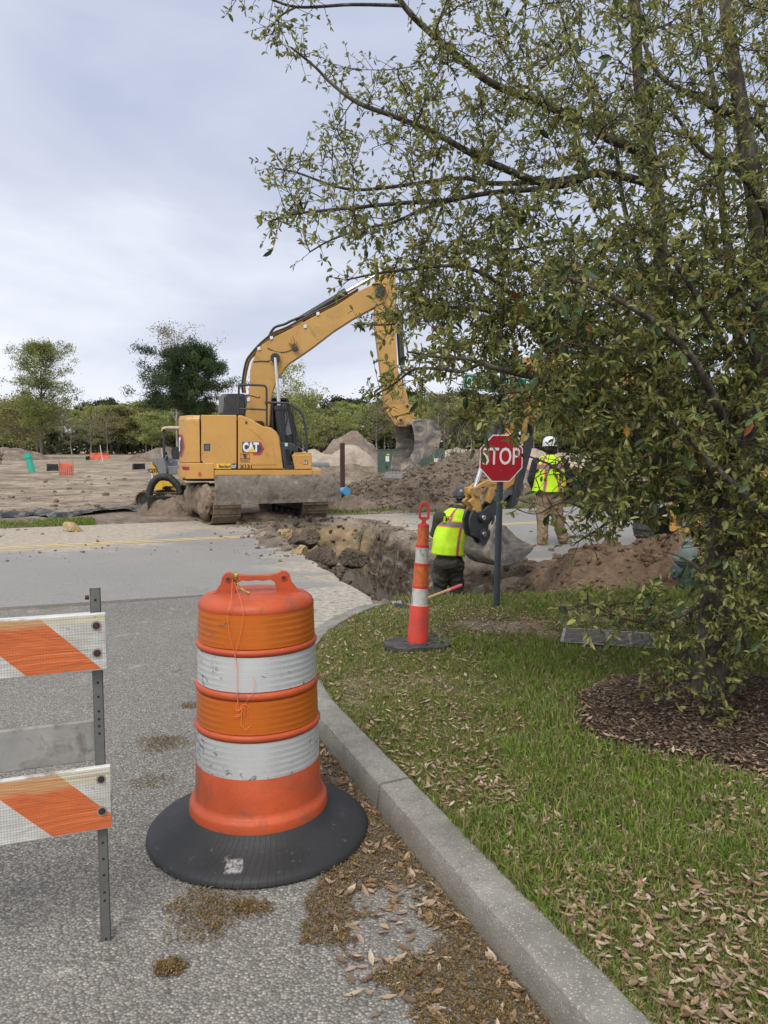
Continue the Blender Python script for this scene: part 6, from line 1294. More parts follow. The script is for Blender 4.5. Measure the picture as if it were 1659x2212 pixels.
for (x, y) in ((-.22, -.07), (.92, -.07), (-.22, .77), (.92, .77)): mb = MB(TU); mb.box((x, y, 1.9), (.07, .07, 1.12)); mb.build('cab_pillar', M_BLK, t, bevel=.01)
mb = MB(TU); mb.box((.35, .35, 2.48), (1.25, .95, .08)); mb.build('cab_roof', M_BLK, t, bevel=.03)
BMx = Matrix.Translation((4.95, 11.5, 0)) @ Matrix.Rotation(R(-58), 4, 'Z'); mb = MB(BMx)
for z in (.34, .78): mb.box((0, 0, z), (1.5, .07, .08))
for x in (-.72, -.25, .25, .72): mb.box((x, 0, .56), (.08, .068, .5))
mb.build('blade_frame', M_YEL, t, bevel=.01); mb = MB(BMx); mb.box((0, .08, .4), (1.6, .03, .35)); mb.build('dozer_blade', M_BLD, t, bevel=.01)

# ---------------- small yellow machine behind the big excavator
r3 = lambda x, y: ((470 + x * .14925) / 1.507, (1370 + y * .14925) / 1.507)
EK = Frame(P(365, 1050, 20.5), R(0)); EK.o.z = 0; t = thing('mini_excavator', 'small yellow excavator with open canopy partly hidden behind the big one', 'excavator', EK.o)
M_YK = plain('mini_yellow', (.68, .40, .03), .4, dirt=(.35, .26, .12), dirt_amt=.35); M_GK = plain('mini_grey', (.17, .18, .20), .5, var=.08)
def p3(pts, w0, w1, nm, mat, bevel=.02): return plate(EK, [r3(*p) for p in pts], w0, w1, nm, mat, t, bevel)
p3([(365, 190), (380, 145), (440, 122), (560, 112), (760, 116), (900, 122), (900, 165), (720, 165), (500, 165), (400, 190), (385, 230), (368, 220)], -.6, .6, 'canopy', plain('canopy_cream', (.58, .48, .34), .5), .03)
for w_ in (-.5, .5): p3([(392, 200), (442, 200), (442, 800), (398, 800)], w_ - .04, w_ + .04, 'canopy_post', M_BLK, .01)
p3([(155, 830), (260, 800), (370, 795), (415, 830), (450, 900), (480, 1010), (492, 1160), (470, 1195), (330, 1200), (290, 1100), (250, 1010), (150, 880)], -.6, .6, 'rear_cowl', M_GK, .03)
p3([(150, 895), (200, 960), (270, 1060), (318, 1180), (300, 1230), (240, 1280), (155, 1310)], -.55, .55, 'counterweight', M_YK, .03); p3([(150, 1120), (172, 1125), (185, 1290), (155, 1300)], .551, .556, 'white_stripe', M_DECW, 0); p3([(190, 1175), (270, 1190), (262, 1240), (195, 1250)], .551, .557, 'blue_sticker', plain('sticker_blue', (.10, .10, .45), .5), 0)
p3([(585, 620), (620, 575), (690, 565), (730, 580), (730, 840), (610, 840), (580, 720)], -.2, .25, 'seat', M_BLK, .03); p3([(480, 990), (640, 985), (760, 960), (760, 1160), (500, 1180)], -.5, .5, 'floor', M_GK, .02); p3([(520, 880), (610, 880), (610, 915), (530, 912)], .2, .4, 'armrest', M_GK, .01)
pipe(EK, [r3(470, 680), r3(470, 750)], .3, .03, 'control_lever', M_BLK, t, smoothk=0); pipe(EK, [r3(500, 770), r3(480, 880), r3(500, 960)], .35, .03, 'control_lever', M_BLK, t)
p3([(200, 1420), (250, 1340), (360, 1300), (520, 1300), (610, 1350), (630, 1400), (600, 1430), (480, 1420), (400, 1440), (380, 1500), (200, 1490)], -.6, .6, 'blade_bracket', M_YK, .03); p3([(575, 1450), (740, 1440), (740, 1530), (585, 1510)], -.4, .5, 'swing_frame', M_YK, .02); p3([(420, 1440), (590, 1400), (590, 1530), (430, 1520)], .2, .4, 'boom_foot', M_BLK, .02)
KM = Matrix.Translation((EK.o.x + .25, EK.o.y + .2, 0)) @ Matrix.Rotation(R(80), 4, 'Z'); crawler(KM, t, 1.9, .5, .35, 1.1, M_TRK, M_BLK, 34, .08)
u_, z_ = EK.px(*r3(205, 1085), .56); text('X2779', .34, .11, EK.pt(u_, z_, .57), EK.f, Vector((0, 0, 1)), M_DECK, t, 'unit_number', .03, .004)
# ================================================================== PEOPLE
def remesh(mb, vox, smooth=6, name='tmp'):
    me = bpy.data.meshes.new(name); me.from_pydata([tuple(v) for v in mb.v], [], mb.f); o = bpy.data.objects.new(name, me); COL.objects.link(o)
    a = o.modifiers.new('r', 'REMESH'); a.mode = 'VOXEL'; a.voxel_size = vox; a.use_smooth_shade = True
    b = o.modifiers.new('s', 'SMOOTH'); b.factor = .5; b.iterations = smooth
    dg = bpy.context.evaluated_depsgraph_get(); dg.update(); m2 = bpy.data.meshes.new_from_object(o.evaluated_get(dg)); bpy.data.objects.remove(o); return m2
def limb(mb, pts, rad, n=14):
    """tapered chain of overlapping closed capsules"""
    for (a, b), (ra, rb) in zip(zip(pts[:-1], pts[1:]), zip(rad[:-1], rad[1:])):
        a = Vector(a); b = Vector(b); mb.tube([a, b], [ra, rb], n)
        mb.ell(a, (ra, ra, ra), n, 8); mb.ell(b, (rb, rb, rb), n, 8)
def orient(xa, ya):
    x = Vector(xa).normalized(); z = x.cross(Vector(ya)).normalized(); y = z.cross(x); return Matrix((x, y, z)).transposed()
def place(me, name, mat, parent, wrinkle=0, wf=9, seed=1):
    me.name = name; me.materials.clear(); me.materials.append(mat); pl_ = PLOC[parent.name]; n = len(me.vertices); co = np.zeros(n * 3, np.float32); me.vertices.foreach_get('co', co); co = co.reshape(-1, 3)
    if wrinkle:
        no = np.zeros(n * 3, np.float32); me.vertices.foreach_get('normal', no); no = no.reshape(-1, 3)
        w_ = ridge(co[:, 2] * wf + 3 * fbm(co[:, 0] * 5, co[:, 1] * 5, seed), (co[:, 0] + co[:, 1]) * wf * .45, seed, 3) - .6; co = co + no * (w_ * wrinkle)[:, None]
    co = co - np.array(pl_, np.float32); me.vertices.foreach_set('co', co.astype(np.float32).ravel()); me.polygons.foreach_set('use_smooth', [True] * len(me.polygons)); me.update()
    o = bpy.data.objects.new(name, me); COL.objects.link(o); o.parent = parent; PLOC[o.name] = pl_; return o
M_SKIN = plain('skin', (.30, .16, .10), .55, var=.05)
def fabric(name, c, dirt=None, da=.3): return plain(name, c, .88, var=.14, scale=7, dirt=dirt, dirt_amt=da, bump=.25, bscale=60)
M_JKT = fabric('olive_sweater', (.052, .056, .036)); M_PNT = fabric('dark_work_trousers', (.050, .048, .038), (.14, .11, .08), .34); M_KHK = fabric('khaki_trousers', (.27, .195, .13), (.17, .12, .08), .34); M_NAVY = fabric('navy_jacket', (.014, .018, .028)); M_GLV = fabric('dark_glove', (.03, .03, .03)); M_BOOT = plain('boot_leather', (.16, .10, .06), .7, dirt=(.22, .17, .12), dirt_amt=.5)
M_BAL = fabric('balaclava', (.035, .038, .03))
def vest_mat(name, v0, v1, us, uw):
    m = NT(name); at = m.n('Attribute', attribute_name='vuv').outputs['Vector']; x = m.xyz(at)
    lime = m.mix(m.mr(m.noise(9, 4, .6, vec=m.obj()), .3, .7), (.55, .86, .02), (.42, .72, .015)); c = lime
    def band(coord, a, b, lo=None, hi=None, other=None):
        e_ = m.math('MULTIPLY', m.math('GREATER_THAN', coord, a), m.math('LESS_THAN', coord, b))
        if lo is not None: e_ = m.math('MULTIPLY', e_, m.math('MULTIPLY', m.math('GREATER_THAN', other, lo), m.math('LESS_THAN', other, hi)))
        return e_
    OR = (.85, .17, .03); GR = (.17, .165, .17)
    for (u, lo, hi) in us: c = m.mix(band(x[0], u - uw * .95, u + uw * .95, lo, hi, x[1]), c, OR)
    c = m.mix(band(x[1], v0 - .018, v1 + .018), c, OR)
    for (u, lo, hi) in us: c = m.mix(band(x[0], u - uw * .55, u + uw * .55, lo, hi, x[1]), c, GR)
    c = m.mix(band(x[1], v0, v1), c, GR); m.col(c); m.rough(.75); m.b.inputs['Emission Strength'].default_value = 0
    m.bump(m.noise(16, 5, .6, vec=m.obj()), .35, .01); return m.m
def vest(rings, name, mat, parent, seed=1, nf=56):
    """rings: centre, half width, half depth, right vector, front vector -> open garment with thickness"""
    V = []; UV = []; K = []
    for i in range(len(rings) - 1):
        for s_ in range(6):
            f = s_ / 6; K.append((i + f, f, i))
    K.append((len(rings) - 1, 0, len(rings) - 1)); tot = len(rings) - 1
    for (kk, f, i) in K:
        a = rings[i]; b = rings[min(i + 1, tot)]; c = Vector(a[0]).lerp(Vector(b[0]), f); rx = a[1] + (b[1] - a[1]) * f; ry = a[2] + (b[2] - a[2]) * f; r_ = Vector(a[3]).lerp(Vector(b[3]), f).normalized(); fr_ = Vector(a[4]).lerp(Vector(b[4]), f); fr_ = (fr_ - r_ * fr_.dot(r_)).normalized()
        for k in range(nf):
            th = 2 * math.pi * k / nf; ex = 2.5; cx = math.copysign(abs(math.cos(th)) ** (2 / ex), math.cos(th)); sy = math.copysign(abs(math.sin(th)) ** (2 / ex), math.sin(th))
            wv = 1 + .045 * (float(vn(np.array(k * .38), np.array(kk * 1.1), seed)) - .5) * (1.6 - kk / tot)
            V.append(tuple(c + r_ * (cx * rx * wv) + fr_ * (sy * ry * wv))); UV.append((cx if sy <= 0.02 else (2 - cx if cx > 0 else -2 - cx), kk / tot, 0))
    nr = len(K); Fc = []
    for i in range(nr - 1):
        for k in range(nf): Fc.append((i * nf + k, i * nf + (k + 1) % nf, (i + 1) * nf + (k + 1) % nf, (i + 1) * nf + k))
    o = npmesh(name, V, np.array(Fc), mat, parent, smooth=True); at = o.data.attributes.new('vuv', 'FLOAT_VECTOR', 'POINT'); at.data.foreach_set('vector', np.array(UV, np.float32).ravel()); s_ = o.modifiers.new('th', 'SOLIDIFY'); s_.thickness = .008; s_.offset = 1; return o
def hand(mb, wrist, d, palm_n, side, s_=1.0, curl=.5):
    """palm with four bent fingers and a thumb from its side; d = wrist-to-knuckles, palm_n = out of palm"""
    d = Vector(d).normalized(); pn = Vector(palm_n); pn = (pn - d * pn.dot(d)).normalized(); sd = d.cross(pn) * side
    w_ = Vector(wrist); rot = Matrix((sd, pn, d)).transposed(); mb.ell(w_ + d * .05 * s_, (.042 * s_, .017 * s_, .055 * s_), 12, 8, rot)
    for k, L in enumerate((.072, .082, .076, .06)):
        b = w_ + d * .09 * s_ + sd * (.030 - .020 * k) * s_; d1 = (d * math.cos(curl * .6) + pn * math.sin(curl * .6)); d2 = (d * math.cos(curl * 1.5) + pn * math.sin(curl * 1.5)); d3 = (d * math.cos(curl * 2.3) + pn * math.sin(curl * 2.3))
        p1 = b + d1 * L * .45 * s_; p2_ = p1 + d2 * L * .32 * s_; p3_ = p2_ + d3 * L * .25 * s_; limb(mb, [b, p1, p2_, p3_], [.0092 * s_, .009 * s_, .0082 * s_, .0072 * s_], 8)
    tb = w_ + d * .025 * s_ + sd * .034 * s_; t1 = tb + (sd * .7 + d * .6 + pn * .3).normalized() * .034 * s_; t2 = t1 + (d * .8 + pn * .5).normalized() * .03 * s_; limb(mb, [tb, t1, t2], [.012 * s_, .0105 * s_, .0085 * s_], 8)
def head_shape(mb, c, fwd, up=(0, 0, 1), s_=1.0):
    f = Vector(fwd).normalized(); u = Vector(up); u = (u - f * u.dot(f)).normalized(); r_ = f.cross(u); rot = Matrix((r_, f, u)).transposed(); c = Vector(c)
    mb.ell(c + u * .02, (.076 * s_, .096 * s_, .105 * s_), 18, 12, rot); mb.ell(c + f * .025 - u * .05, (.058 * s_, .068 * s_, .068 * s_), 16, 10, rot)
    mb.ell(c + f * .098 - u * .012, (.014, .022, .026), 10, 8, rot); mb.ell(c + f * .08 - u * .085, (.026, .022, .018), 10, 8, rot); mb.ell(c + f * .086 - u * .052, (.026, .014, .010), 10, 8, rot); mb.ell(c + f * .078 + u * .028, (.056, .018, .010), 10, 8, rot)
    for k in (-1, 1): mb.ell(c + r_ * k * .078 - u * .008, (.012, .02, .032), 8, 8, rot)
    return r_, f, u, rot
def person(name, label, foot, J, fwd, hfwd, cl, sc_=1.0):
    t = thing(name, label, 'person', foot); f = Vector(fwd).normalized(); r_ = Vector(J['shR']) - Vector(J['shL']); r_.normalize()
    # the body: one continuous surface
    mb = MB(); limb(mb, [J['hip'], J['waist'], J['chest']], [.125, .115, .135], 16)
    mb.ell(Vector(J['hip']).lerp(Vector(J['waist']), .1), (.16, .11, .12), 16, 10, orient(r_, f)); mb.ell(J['chest'], (.175, .115, .15), 16, 10, orient(r_, f))
    limb(mb, [J['chest'], J['neck'], J['head']], [.10, .055, .055], 14)
    for S in 'LR':
        limb(mb, [J['chest'], J['sh' + S]], [.09, .062]); limb(mb, [J['sh' + S], J['el' + S], J['wr' + S]], [.058, .042, .028]); limb(mb, [J['hp' + S], J['kn' + S], J['an' + S]], [.085, .056, .04]); limb(mb, [J['hip'], J['hp' + S]], [.1, .085])
        d = Vector(J['wr' + S]) - Vector(J['el' + S]); hand(mb, J['wr' + S], d, J.get('pn' + S, (0, .3, -1)), 1 if S == 'L' else -1, 1, J.get('curl' + S, .5))
    head_shape(mb, J['head'], hfwd); place(remesh(mb, .0095, 3), 'body', cl['skin'], t)
    # trousers
    mb = MB(); mb.ell(Vector(J['hip']), (.195, .145, .15), 18, 10, orient(r_, f))
    for S in 'LR':
        limb(mb, [Vector(J['hp' + S]) + Vector((0, 0, .02)), J['kn' + S], J['an' + S]], [.112 * cl['leg'], .090 * cl['leg'], .082 * cl['leg']])
        limb(mb, [J['hip'], J['hp' + S]], [.14, .115 * cl['leg']]); k = Vector(J['kn' + S]).lerp(Vector(J['hp' + S]), .35)
        if cl.get('cargo'): mb.ell(k + r_ * (.07 if S == 'R' else -.07), (.05, .07, .085), 10, 8)
    place(remesh(mb, .013, 3), 'trousers', cl['trousers'], t, .034, 13, 3)
    # jacket / sweater with sleeves to the wrist
    mb = MB(); mb.ell(J['chest'], (.21, .15, .20), 18, 10, orient(r_, f)); mb.ell(J['waist'], (.185, .14, .18), 18, 10, orient(r_, f)); limb(mb, [J['chest'], Vector(J['neck']) - Vector((0, 0, .015))], [.13, .078])
    for S in 'LR': limb(mb, [Vector(J['chest']).lerp(Vector(J['sh' + S]), .6), J['sh' + S], J['el' + S], Vector(J['el' + S]).lerp(Vector(J['wr' + S]), .97)], [.10, .082, .066, .046])
    place(remesh(mb, .012, 3), cl['top'], cl['jacket'], t, .014, 10, 6)
    mb = MB(); 
    for S in 'LR':
        a = Vector(J['an' + S]); mb.ell(a + Vector((0, 0, -.015)), (.052, .055, .075), 12, 8); mb2 = f * .07; mb.ell(a + mb2 + Vector((0, 0, -.055)), (.052, .135, .042), 14, 8, orient(f.cross(Vector((0, 0, 1))), f))
    m2 = remesh(mb, .01, 2); place(m2, 'boots', cl['boots'], t)
    return t, r_, f
def helmet(parent, c, hf, up, mat, brim=.0, name='hard_hat', ridge_=False, tilt=0, label=None):
    c = Vector(c); f = Vector(hf).normalized(); u = Vector(up).normalized(); u = (u - f * u.dot(f)).normalized(); r_ = f.cross(u); M = Matrix((r_, f, u)).transposed().to_4x4(); M.translation = c
    mb = MB(M); n = 36; prof = [(1.0, -.02), (1.01, .01), (1.0, .04), (.95, .075), (.84, .108), (.66, .132), (.42, .147), (.18, .153), (.001, .155)]; vs = []; fs = []
    for (k, z) in prof:
        for i in range(n):
            a = 2 * math.pi * i / n; vs.append((.112 * k * math.cos(a), .137 * k * math.sin(a), z * .93 + (.012 * max(0, math.sin(a)) if z < .03 else 0)))
    for i in range(len(prof) - 1):
        for k in range(n): fs.append((i * n + k, i * n + (k + 1) % n, (i + 1) * n + (k + 1) % n, (i + 1) * n + k))
    mb.add(vs, fs, True); o = mb.build(name, mat, parent, sharp=70); s_ = o.modifiers.new('t', 'SOLIDIFY'); s_.thickness = .004
    mb = MB(M); rim = [(.112 * 1.02 * math.cos(a), .137 * 1.03 * math.sin(a), -.02 + .012 * max(0, math.sin(a))) for a in np.linspace(0, 2 * math.pi, 37)]; mb.tube(rim, .006, 6, cap=False); mb.build('rim', mat, o)
    mb = MB(M); mb.prism([(math.cos(a) * .10, .11 + math.sin(a) * (.03 + brim)) for a in np.linspace(0, math.pi, 12)], -.018, -.010, lambda u_, v, w_: (u_, v, w_)); mb.build('peak', mat, o, bevel=.002)
    return o, M
# worker 1: stooping in the dig, back to the viewer
Yw = 10.0; ff = Vector((.45, .9, 0))
q1 = lambda a, b, dy=0.0: P(a, b, Yw + dy)
J = dict(hip=q1(969, 1212), waist=q1(972, 1175), chest=q1(978, 1137, .06), neck=q1(990, 1103, .12), head=q1(1002, 1081, .18),
     shL=q1(949, 1117, .0), shR=q1(1008, 1121, .16), elL=q1(940, 1153, .12), elR=q1(1011, 1160, .10), wrL=q1(955, 1168, .36), wrR=q1(1030, 1146, .30),
     hpL=q1(957, 1218), hpR=q1(983, 1220, .04), knL=q1(950, 1268, .12), anL=q1(938, 1326, .0), knR=q1(986, 1270, .16), anR=q1(995, 1328, .22), pnR=(0, .3, -1), curlR=.6)
t, rr_, f_ = person('person', 'worker in lime vest, dark helmet and olive clothes stooping in the trench beside the bucket', (J['hip'].x, Yw, -.68), J, ff, (.95, .35, -.18), dict(skin=M_SKIN, trousers=M_PNT, jacket=M_JKT, boots=M_BOOT, top='sweater', leg=1.06, cargo=True))
rt_ = (J['shR'] - J['shL']).normalized(); fr_ = Vector((-rt_.y, rt_.x, 0)).normalized()
c0, c1 = q1(962, 1196), q1(991, 1108, .11)
vm = vest_mat('lime_vest_front', .44, .54, [(-.62, .54, 1.0), (.50, .54, 1.0), (.22, .0, .44)], .13)
V1 = [(q1(967, 1198), .215, .165, rt_, fr_), (q1(969, 1180), .212, .16, rt_, fr_), (q1(972, 1160, .02), .208, .155, rt_, fr_), (q1(977, 1138, .05), .208, .155, rt_, fr_), (q1(981, 1124, .07), .20, .145, rt_, fr_), (q1(984, 1112, .09), .175, .12, rt_, fr_), (q1(987, 1103, .11), .12, .095, rt_, fr_), (q1(989, 1099, .12), .085, .085, rt_, fr_)]
ve = vest(V1, 'safety_vest', vm, t, 4)
bc = q1(966, 1123, .0) - fr_ * .10; bc = Vector(P(966.5, 1122.5, Yw - .10)); up_ = Vector((.10, .12, 1)).normalized()
for (dx_, w__, h__, mt, k) in ((0, .125, .090, M_DECK, 0), (0, .117, .082, plain('vest_lime_patch', (.52, .82, .02), .75), .0015), (-.017, .022, .05, M_DECK, .003), (.012, .022, .05, plain('mark_red', (.5, .04, .03), .5), .003)):
    cc_ = bc + rt_ * dx_ - fr_ * k; mb = MB(); mb.add([cc_ + rt_ * a * w__ / 2 + up_ * b * h__ / 2 for a, b in ((-1, -1), (1, -1), (1, 1), (-1, 1))] + [cc_ + fr_ * .002 + rt_ * a * w__ / 2 + up_ * b * h__ / 2 for a, b in ((-1, -1), (1, -1), (1, 1), (-1, 1))], [(0, 1, 2, 3), (7, 6, 5, 4), (0, 4, 5, 1), (1, 5, 6, 2), (2, 6, 7, 3), (3, 7, 4, 0)]); mb.build('back_emblem', mt, ve)
M_HEL = plain('helmet_dark_grey', (.035, .042, .055), .28, var=.1)
hf = Vector((.95, .35, -.12)); ho, HM = helmet(t, J['head'] + Vector((-.01, 0, .045)), hf, (-.12, 0, 1), M_HEL, .01)
for k in (-1, 1): mb = MB(HM); mb.prism([(-.05, .02), (.06, .03), (.05, .055), (-.04, .05)], .0, .006, lambda u, v, w_: (k * (.108 + w_), u, v)); mb.build('side_sticker', plain('helmet_sticker', (.45, .47, .42), .5, dirt=(.05, .05, .05), dirt_amt=.5, scale=40), ho)
mb = MB(); head_shape(mb, J['head'], (.95, .35, -.18)); mb.ell(J['neck'] + Vector((.0, .0, .0)), (.085, .085, .07), 14, 8); m2 = remesh(mb, .010, 3)
o = place(m2, 'balaclava', M_BAL, t); o.data.update()
dsp = o.modifiers.new('d', 'DISPLACE'); dsp.strength = .012; dsp.mid_level = 0
mb = MB()
for S in 'R':
    d = J['wr' + S] - J['el' + S]; hand(mb, J['wr' + S], d, J.get('pn' + S, (0, .3, -1)), -1, 1.12, .6)
place(remesh(mb, .006, 1), 'glove', M_GLV, t); mb = MB(); hand(mb, J['wrL'], J['wrL'] - J['elL'], (0, .3, -1), 1, 1.12, .5); place(remesh(mb, .006, 1), 'glove', M_GLV, t)
# worker 2: standing on the road edge with his back to us
Yw2 = 12.75; q2 = lambda a, b, dy=0.0: P(a, b, Yw2 + dy); ff2 = Vector((-.05, 1, 0))
J = dict(hip=q2(1187, 1073), waist=q2(1187, 1045), chest=q2(1187, 1015, .02), neck=q2(1187, 984, .02), head=q2(1187, 965, .05), shL=q2(1159, 998), shR=q2(1215, 998), elL=q2(1147, 1036, .02), elR=q2(1232, 1034, .05), wrL=q2(1156, 1060, .26), wrR=q2(1228, 1062, .24),
     hpL=q2(1174, 1080), hpR=q2(1201, 1080), knL=q2(1173, 1126, .04), anL=q2(1171, 1169, .0), knR=q2(1205, 1124, .05), anR=q2(1217, 1164, .12), pnL=(1, 0, 0), pnR=(-1, 0, 0))
t, rr_, f_ = person('person', 'worker in white hard hat, lime vest and khaki trousers standing on the road edge', (J['hip'].x, Yw2, .04), J, ff2, (.08, 1, -.1), dict(skin=M_SKIN, trousers=M_KHK, jacket=M_NAVY, boots=M_BOOT, top='jacket', leg=1.08, cargo=False))
rt2 = Vector((1, .02, 0)); fr2 = Vector((-.02, 1, 0)); vm2 = vest_mat('lime_vest_back', .46, .56, [(-.62, .56, 1.0), (.62, .56, 1.0), (-.40, .0, .46), (.58, .0, .46)], .12)
V2 = [(q2(1183, 1062), .255, .19, rt2, fr2), (q2(1185, 1050), .25, .18, rt2, fr2), (q2(1187, 1032), .24, .17, rt2, fr2), (q2(1187, 1015), .235, .165, rt2, fr2), (q2(1187, 1003), .225, .15, rt2, fr2), (q2(1187, 993), .19, .125, rt2, fr2), (q2(1187, 986), .12, .10, rt2, fr2), (q2(1187, 983), .08, .08, rt2, fr2)]
vest(V2, 'safety_vest', vm2, t, 8)
helmet(t, J['head'] + Vector((0, 0, .03)), (.08, 1, -.05), (0, 0, 1), plain('helmet_white', (.70, .74, .76), .35, var=.04, dirt=(.35, .35, .33), dirt_amt=.3, scale=20), .02)
mb = MB(); mb.ell(J['head'] + Vector((0, -.03, -.035)), (.083, .092, .085), 16, 10); o = mb.build('hair', plain('dark_hair', (.02, .014, .01), .8), t)
for S, k in (('L', 1), ('R', -1)):
    mb = MB(); hand(mb, J['wr' + S], J['wr' + S] - J['el' + S], J['pn' + S], k, 1.12, .5); place(remesh(mb, .006, 1), 'glove', M_GLV, t)

# ================================================================== TREES
def bark_mat(name, dark, pale, sc_=1.0, bump=1.0, lichen=False):
    m = NT(name); v = m.noise(1, 6, .65, .6, sc3=(38 * sc_, 38 * sc_, 6 * sc_)); w_ = m.noise(9 * sc_, 5, .6)
    c = m.ramp(v, [(.36, tuple(x * .45 for x in dark)), (.5, dark), (.66, pale)])
    if lichen: c = m.mix(m.mr(w_, .54, .62, 0, .75), c, (.15, .15, .12))
    m.col(c); m.rough(.92); m.bump(v, bump, .02); return m.m
M_BARK = bark_mat('oak_bark', (.058, .046, .036), (.12, .10, .08), 1.0, 1.0, True); M_BARKF = bark_mat('far_bark', (.10, .085, .07), (.20, .175, .15), .15, .2); M_BARKP = bark_mat('pale_bark', (.28, .25, .22), (.45, .41, .37), .15, .2)
def leaf_mat(name, tr=.35, rough=.5, spec=.35): return attr_mat(name, rough, tr, spec)
M_OLF = leaf_mat('oak_leaf', .42, .42, .45); M_FLF = leaf_mat('far_leaf', .3, .7, .2)
def tubes_np(segs, n=5):
    """segs: list of (pts, radii) -> one mesh arrays"""
    V = []; Fc = []; o = 0
    for pts, rad in segs:
        pts = np.asarray(pts, float); m_ = len(pts); d = np.gradient(pts, axis=0); d /= np.linalg.norm(d, axis=1, keepdims=True) + 1e-9
        ref = np.array([0, 0, 1.]) if abs(d[0][2]) < .9 else np.array([1., 0, 0]); u = np.cross(d, ref); u /= np.linalg.norm(u, axis=1, keepdims=True) + 1e-9; v = np.cross(d, u)
        a = np.arange(n) * 2 * np.pi / n; ring = pts[:, None] + (u[:, None] * np.cos(a)[None, :, None] + v[:, None] * np.sin(a)[None, :, None]) * np.asarray(rad)[:, None, None]
        V.append(ring.reshape(-1, 3)); i = np.arange(m_ - 1)[:, None] * n; k = np.arange(n)[None]; k2 = (np.arange(n)[None] + 1) % n
        Fc.append(np.stack([i + k, i + k2, i + n + k2, i + n + k], -1).reshape(-1, 4) + o); o += m_ * n
    return np.concatenate(V), np.concatenate(Fc)
def cr(pts, k=6):
    pts = [np.array(p, float) for p in pts]; Q = []
    for i in range(len(pts) - 1):
        p0, p1, p2_, p3_ = pts[max(i - 1, 0)], pts[i], pts[i + 1], pts[min(i + 2, len(pts) - 1)]
        for s_ in range(k):
            t_ = s_ / k; Q.append(.5 * (2 * p1 + (p2_ - p0) * t_ + (2 * p0 - 5 * p1 + 4 * p2_ - p3_) * t_ ** 2 + (3 * p1 - p0 - 3 * p2_ + p3_) * t_ ** 3))
    Q.append(pts[-1]); return np.array(Q)
def leaves_np(P0, D, Nn, L, W, col, detail=1):
    """rhombic folded leaves from base P0 along D, lying across Nn"""
    S = np.cross(D, Nn); S /= np.linalg.norm(S, axis=1, keepdims=True) + 1e-9; U = np.cross(S, D); L = L[:, None]; W = W[:, None]; n = len(P0)
    if detail == 0:
        V = np.stack([P0, P0 + D * L * .5 + S * W * .5 + U * W * .12, P0 + D * L, P0 + D * L * .5 - S * W * .5 + U * W * .12], 1).reshape(-1, 3); return V, np.arange(n * 4).reshape(n, 4), np.repeat(col, 4, 0)
    V = np.stack([P0, P0 + D * L * .32 + S * W * .45 + U * W * .16, P0 + D * L * .70 + S * W * .42 + U * W * .12 - U * L * .03, P0 + D * L - U * L * .08, P0 + D * L * .70 - S * W * .42 + U * W * .12 - U * L * .03, P0 + D * L * .32 - S * W * .45 + U * W * .16], 1).reshape(-1, 3)
    i = np.arange(n)[:, None] * 6; Fc = np.concatenate([i + np.array([[0, 1, 2, 3]]), i + np.array([[0, 3, 4, 5]])]); return V, Fc, np.repeat(col, 6, 0)
def unit(a): return a / (np.linalg.norm(a, axis=1, keepdims=True) + 1e-9)
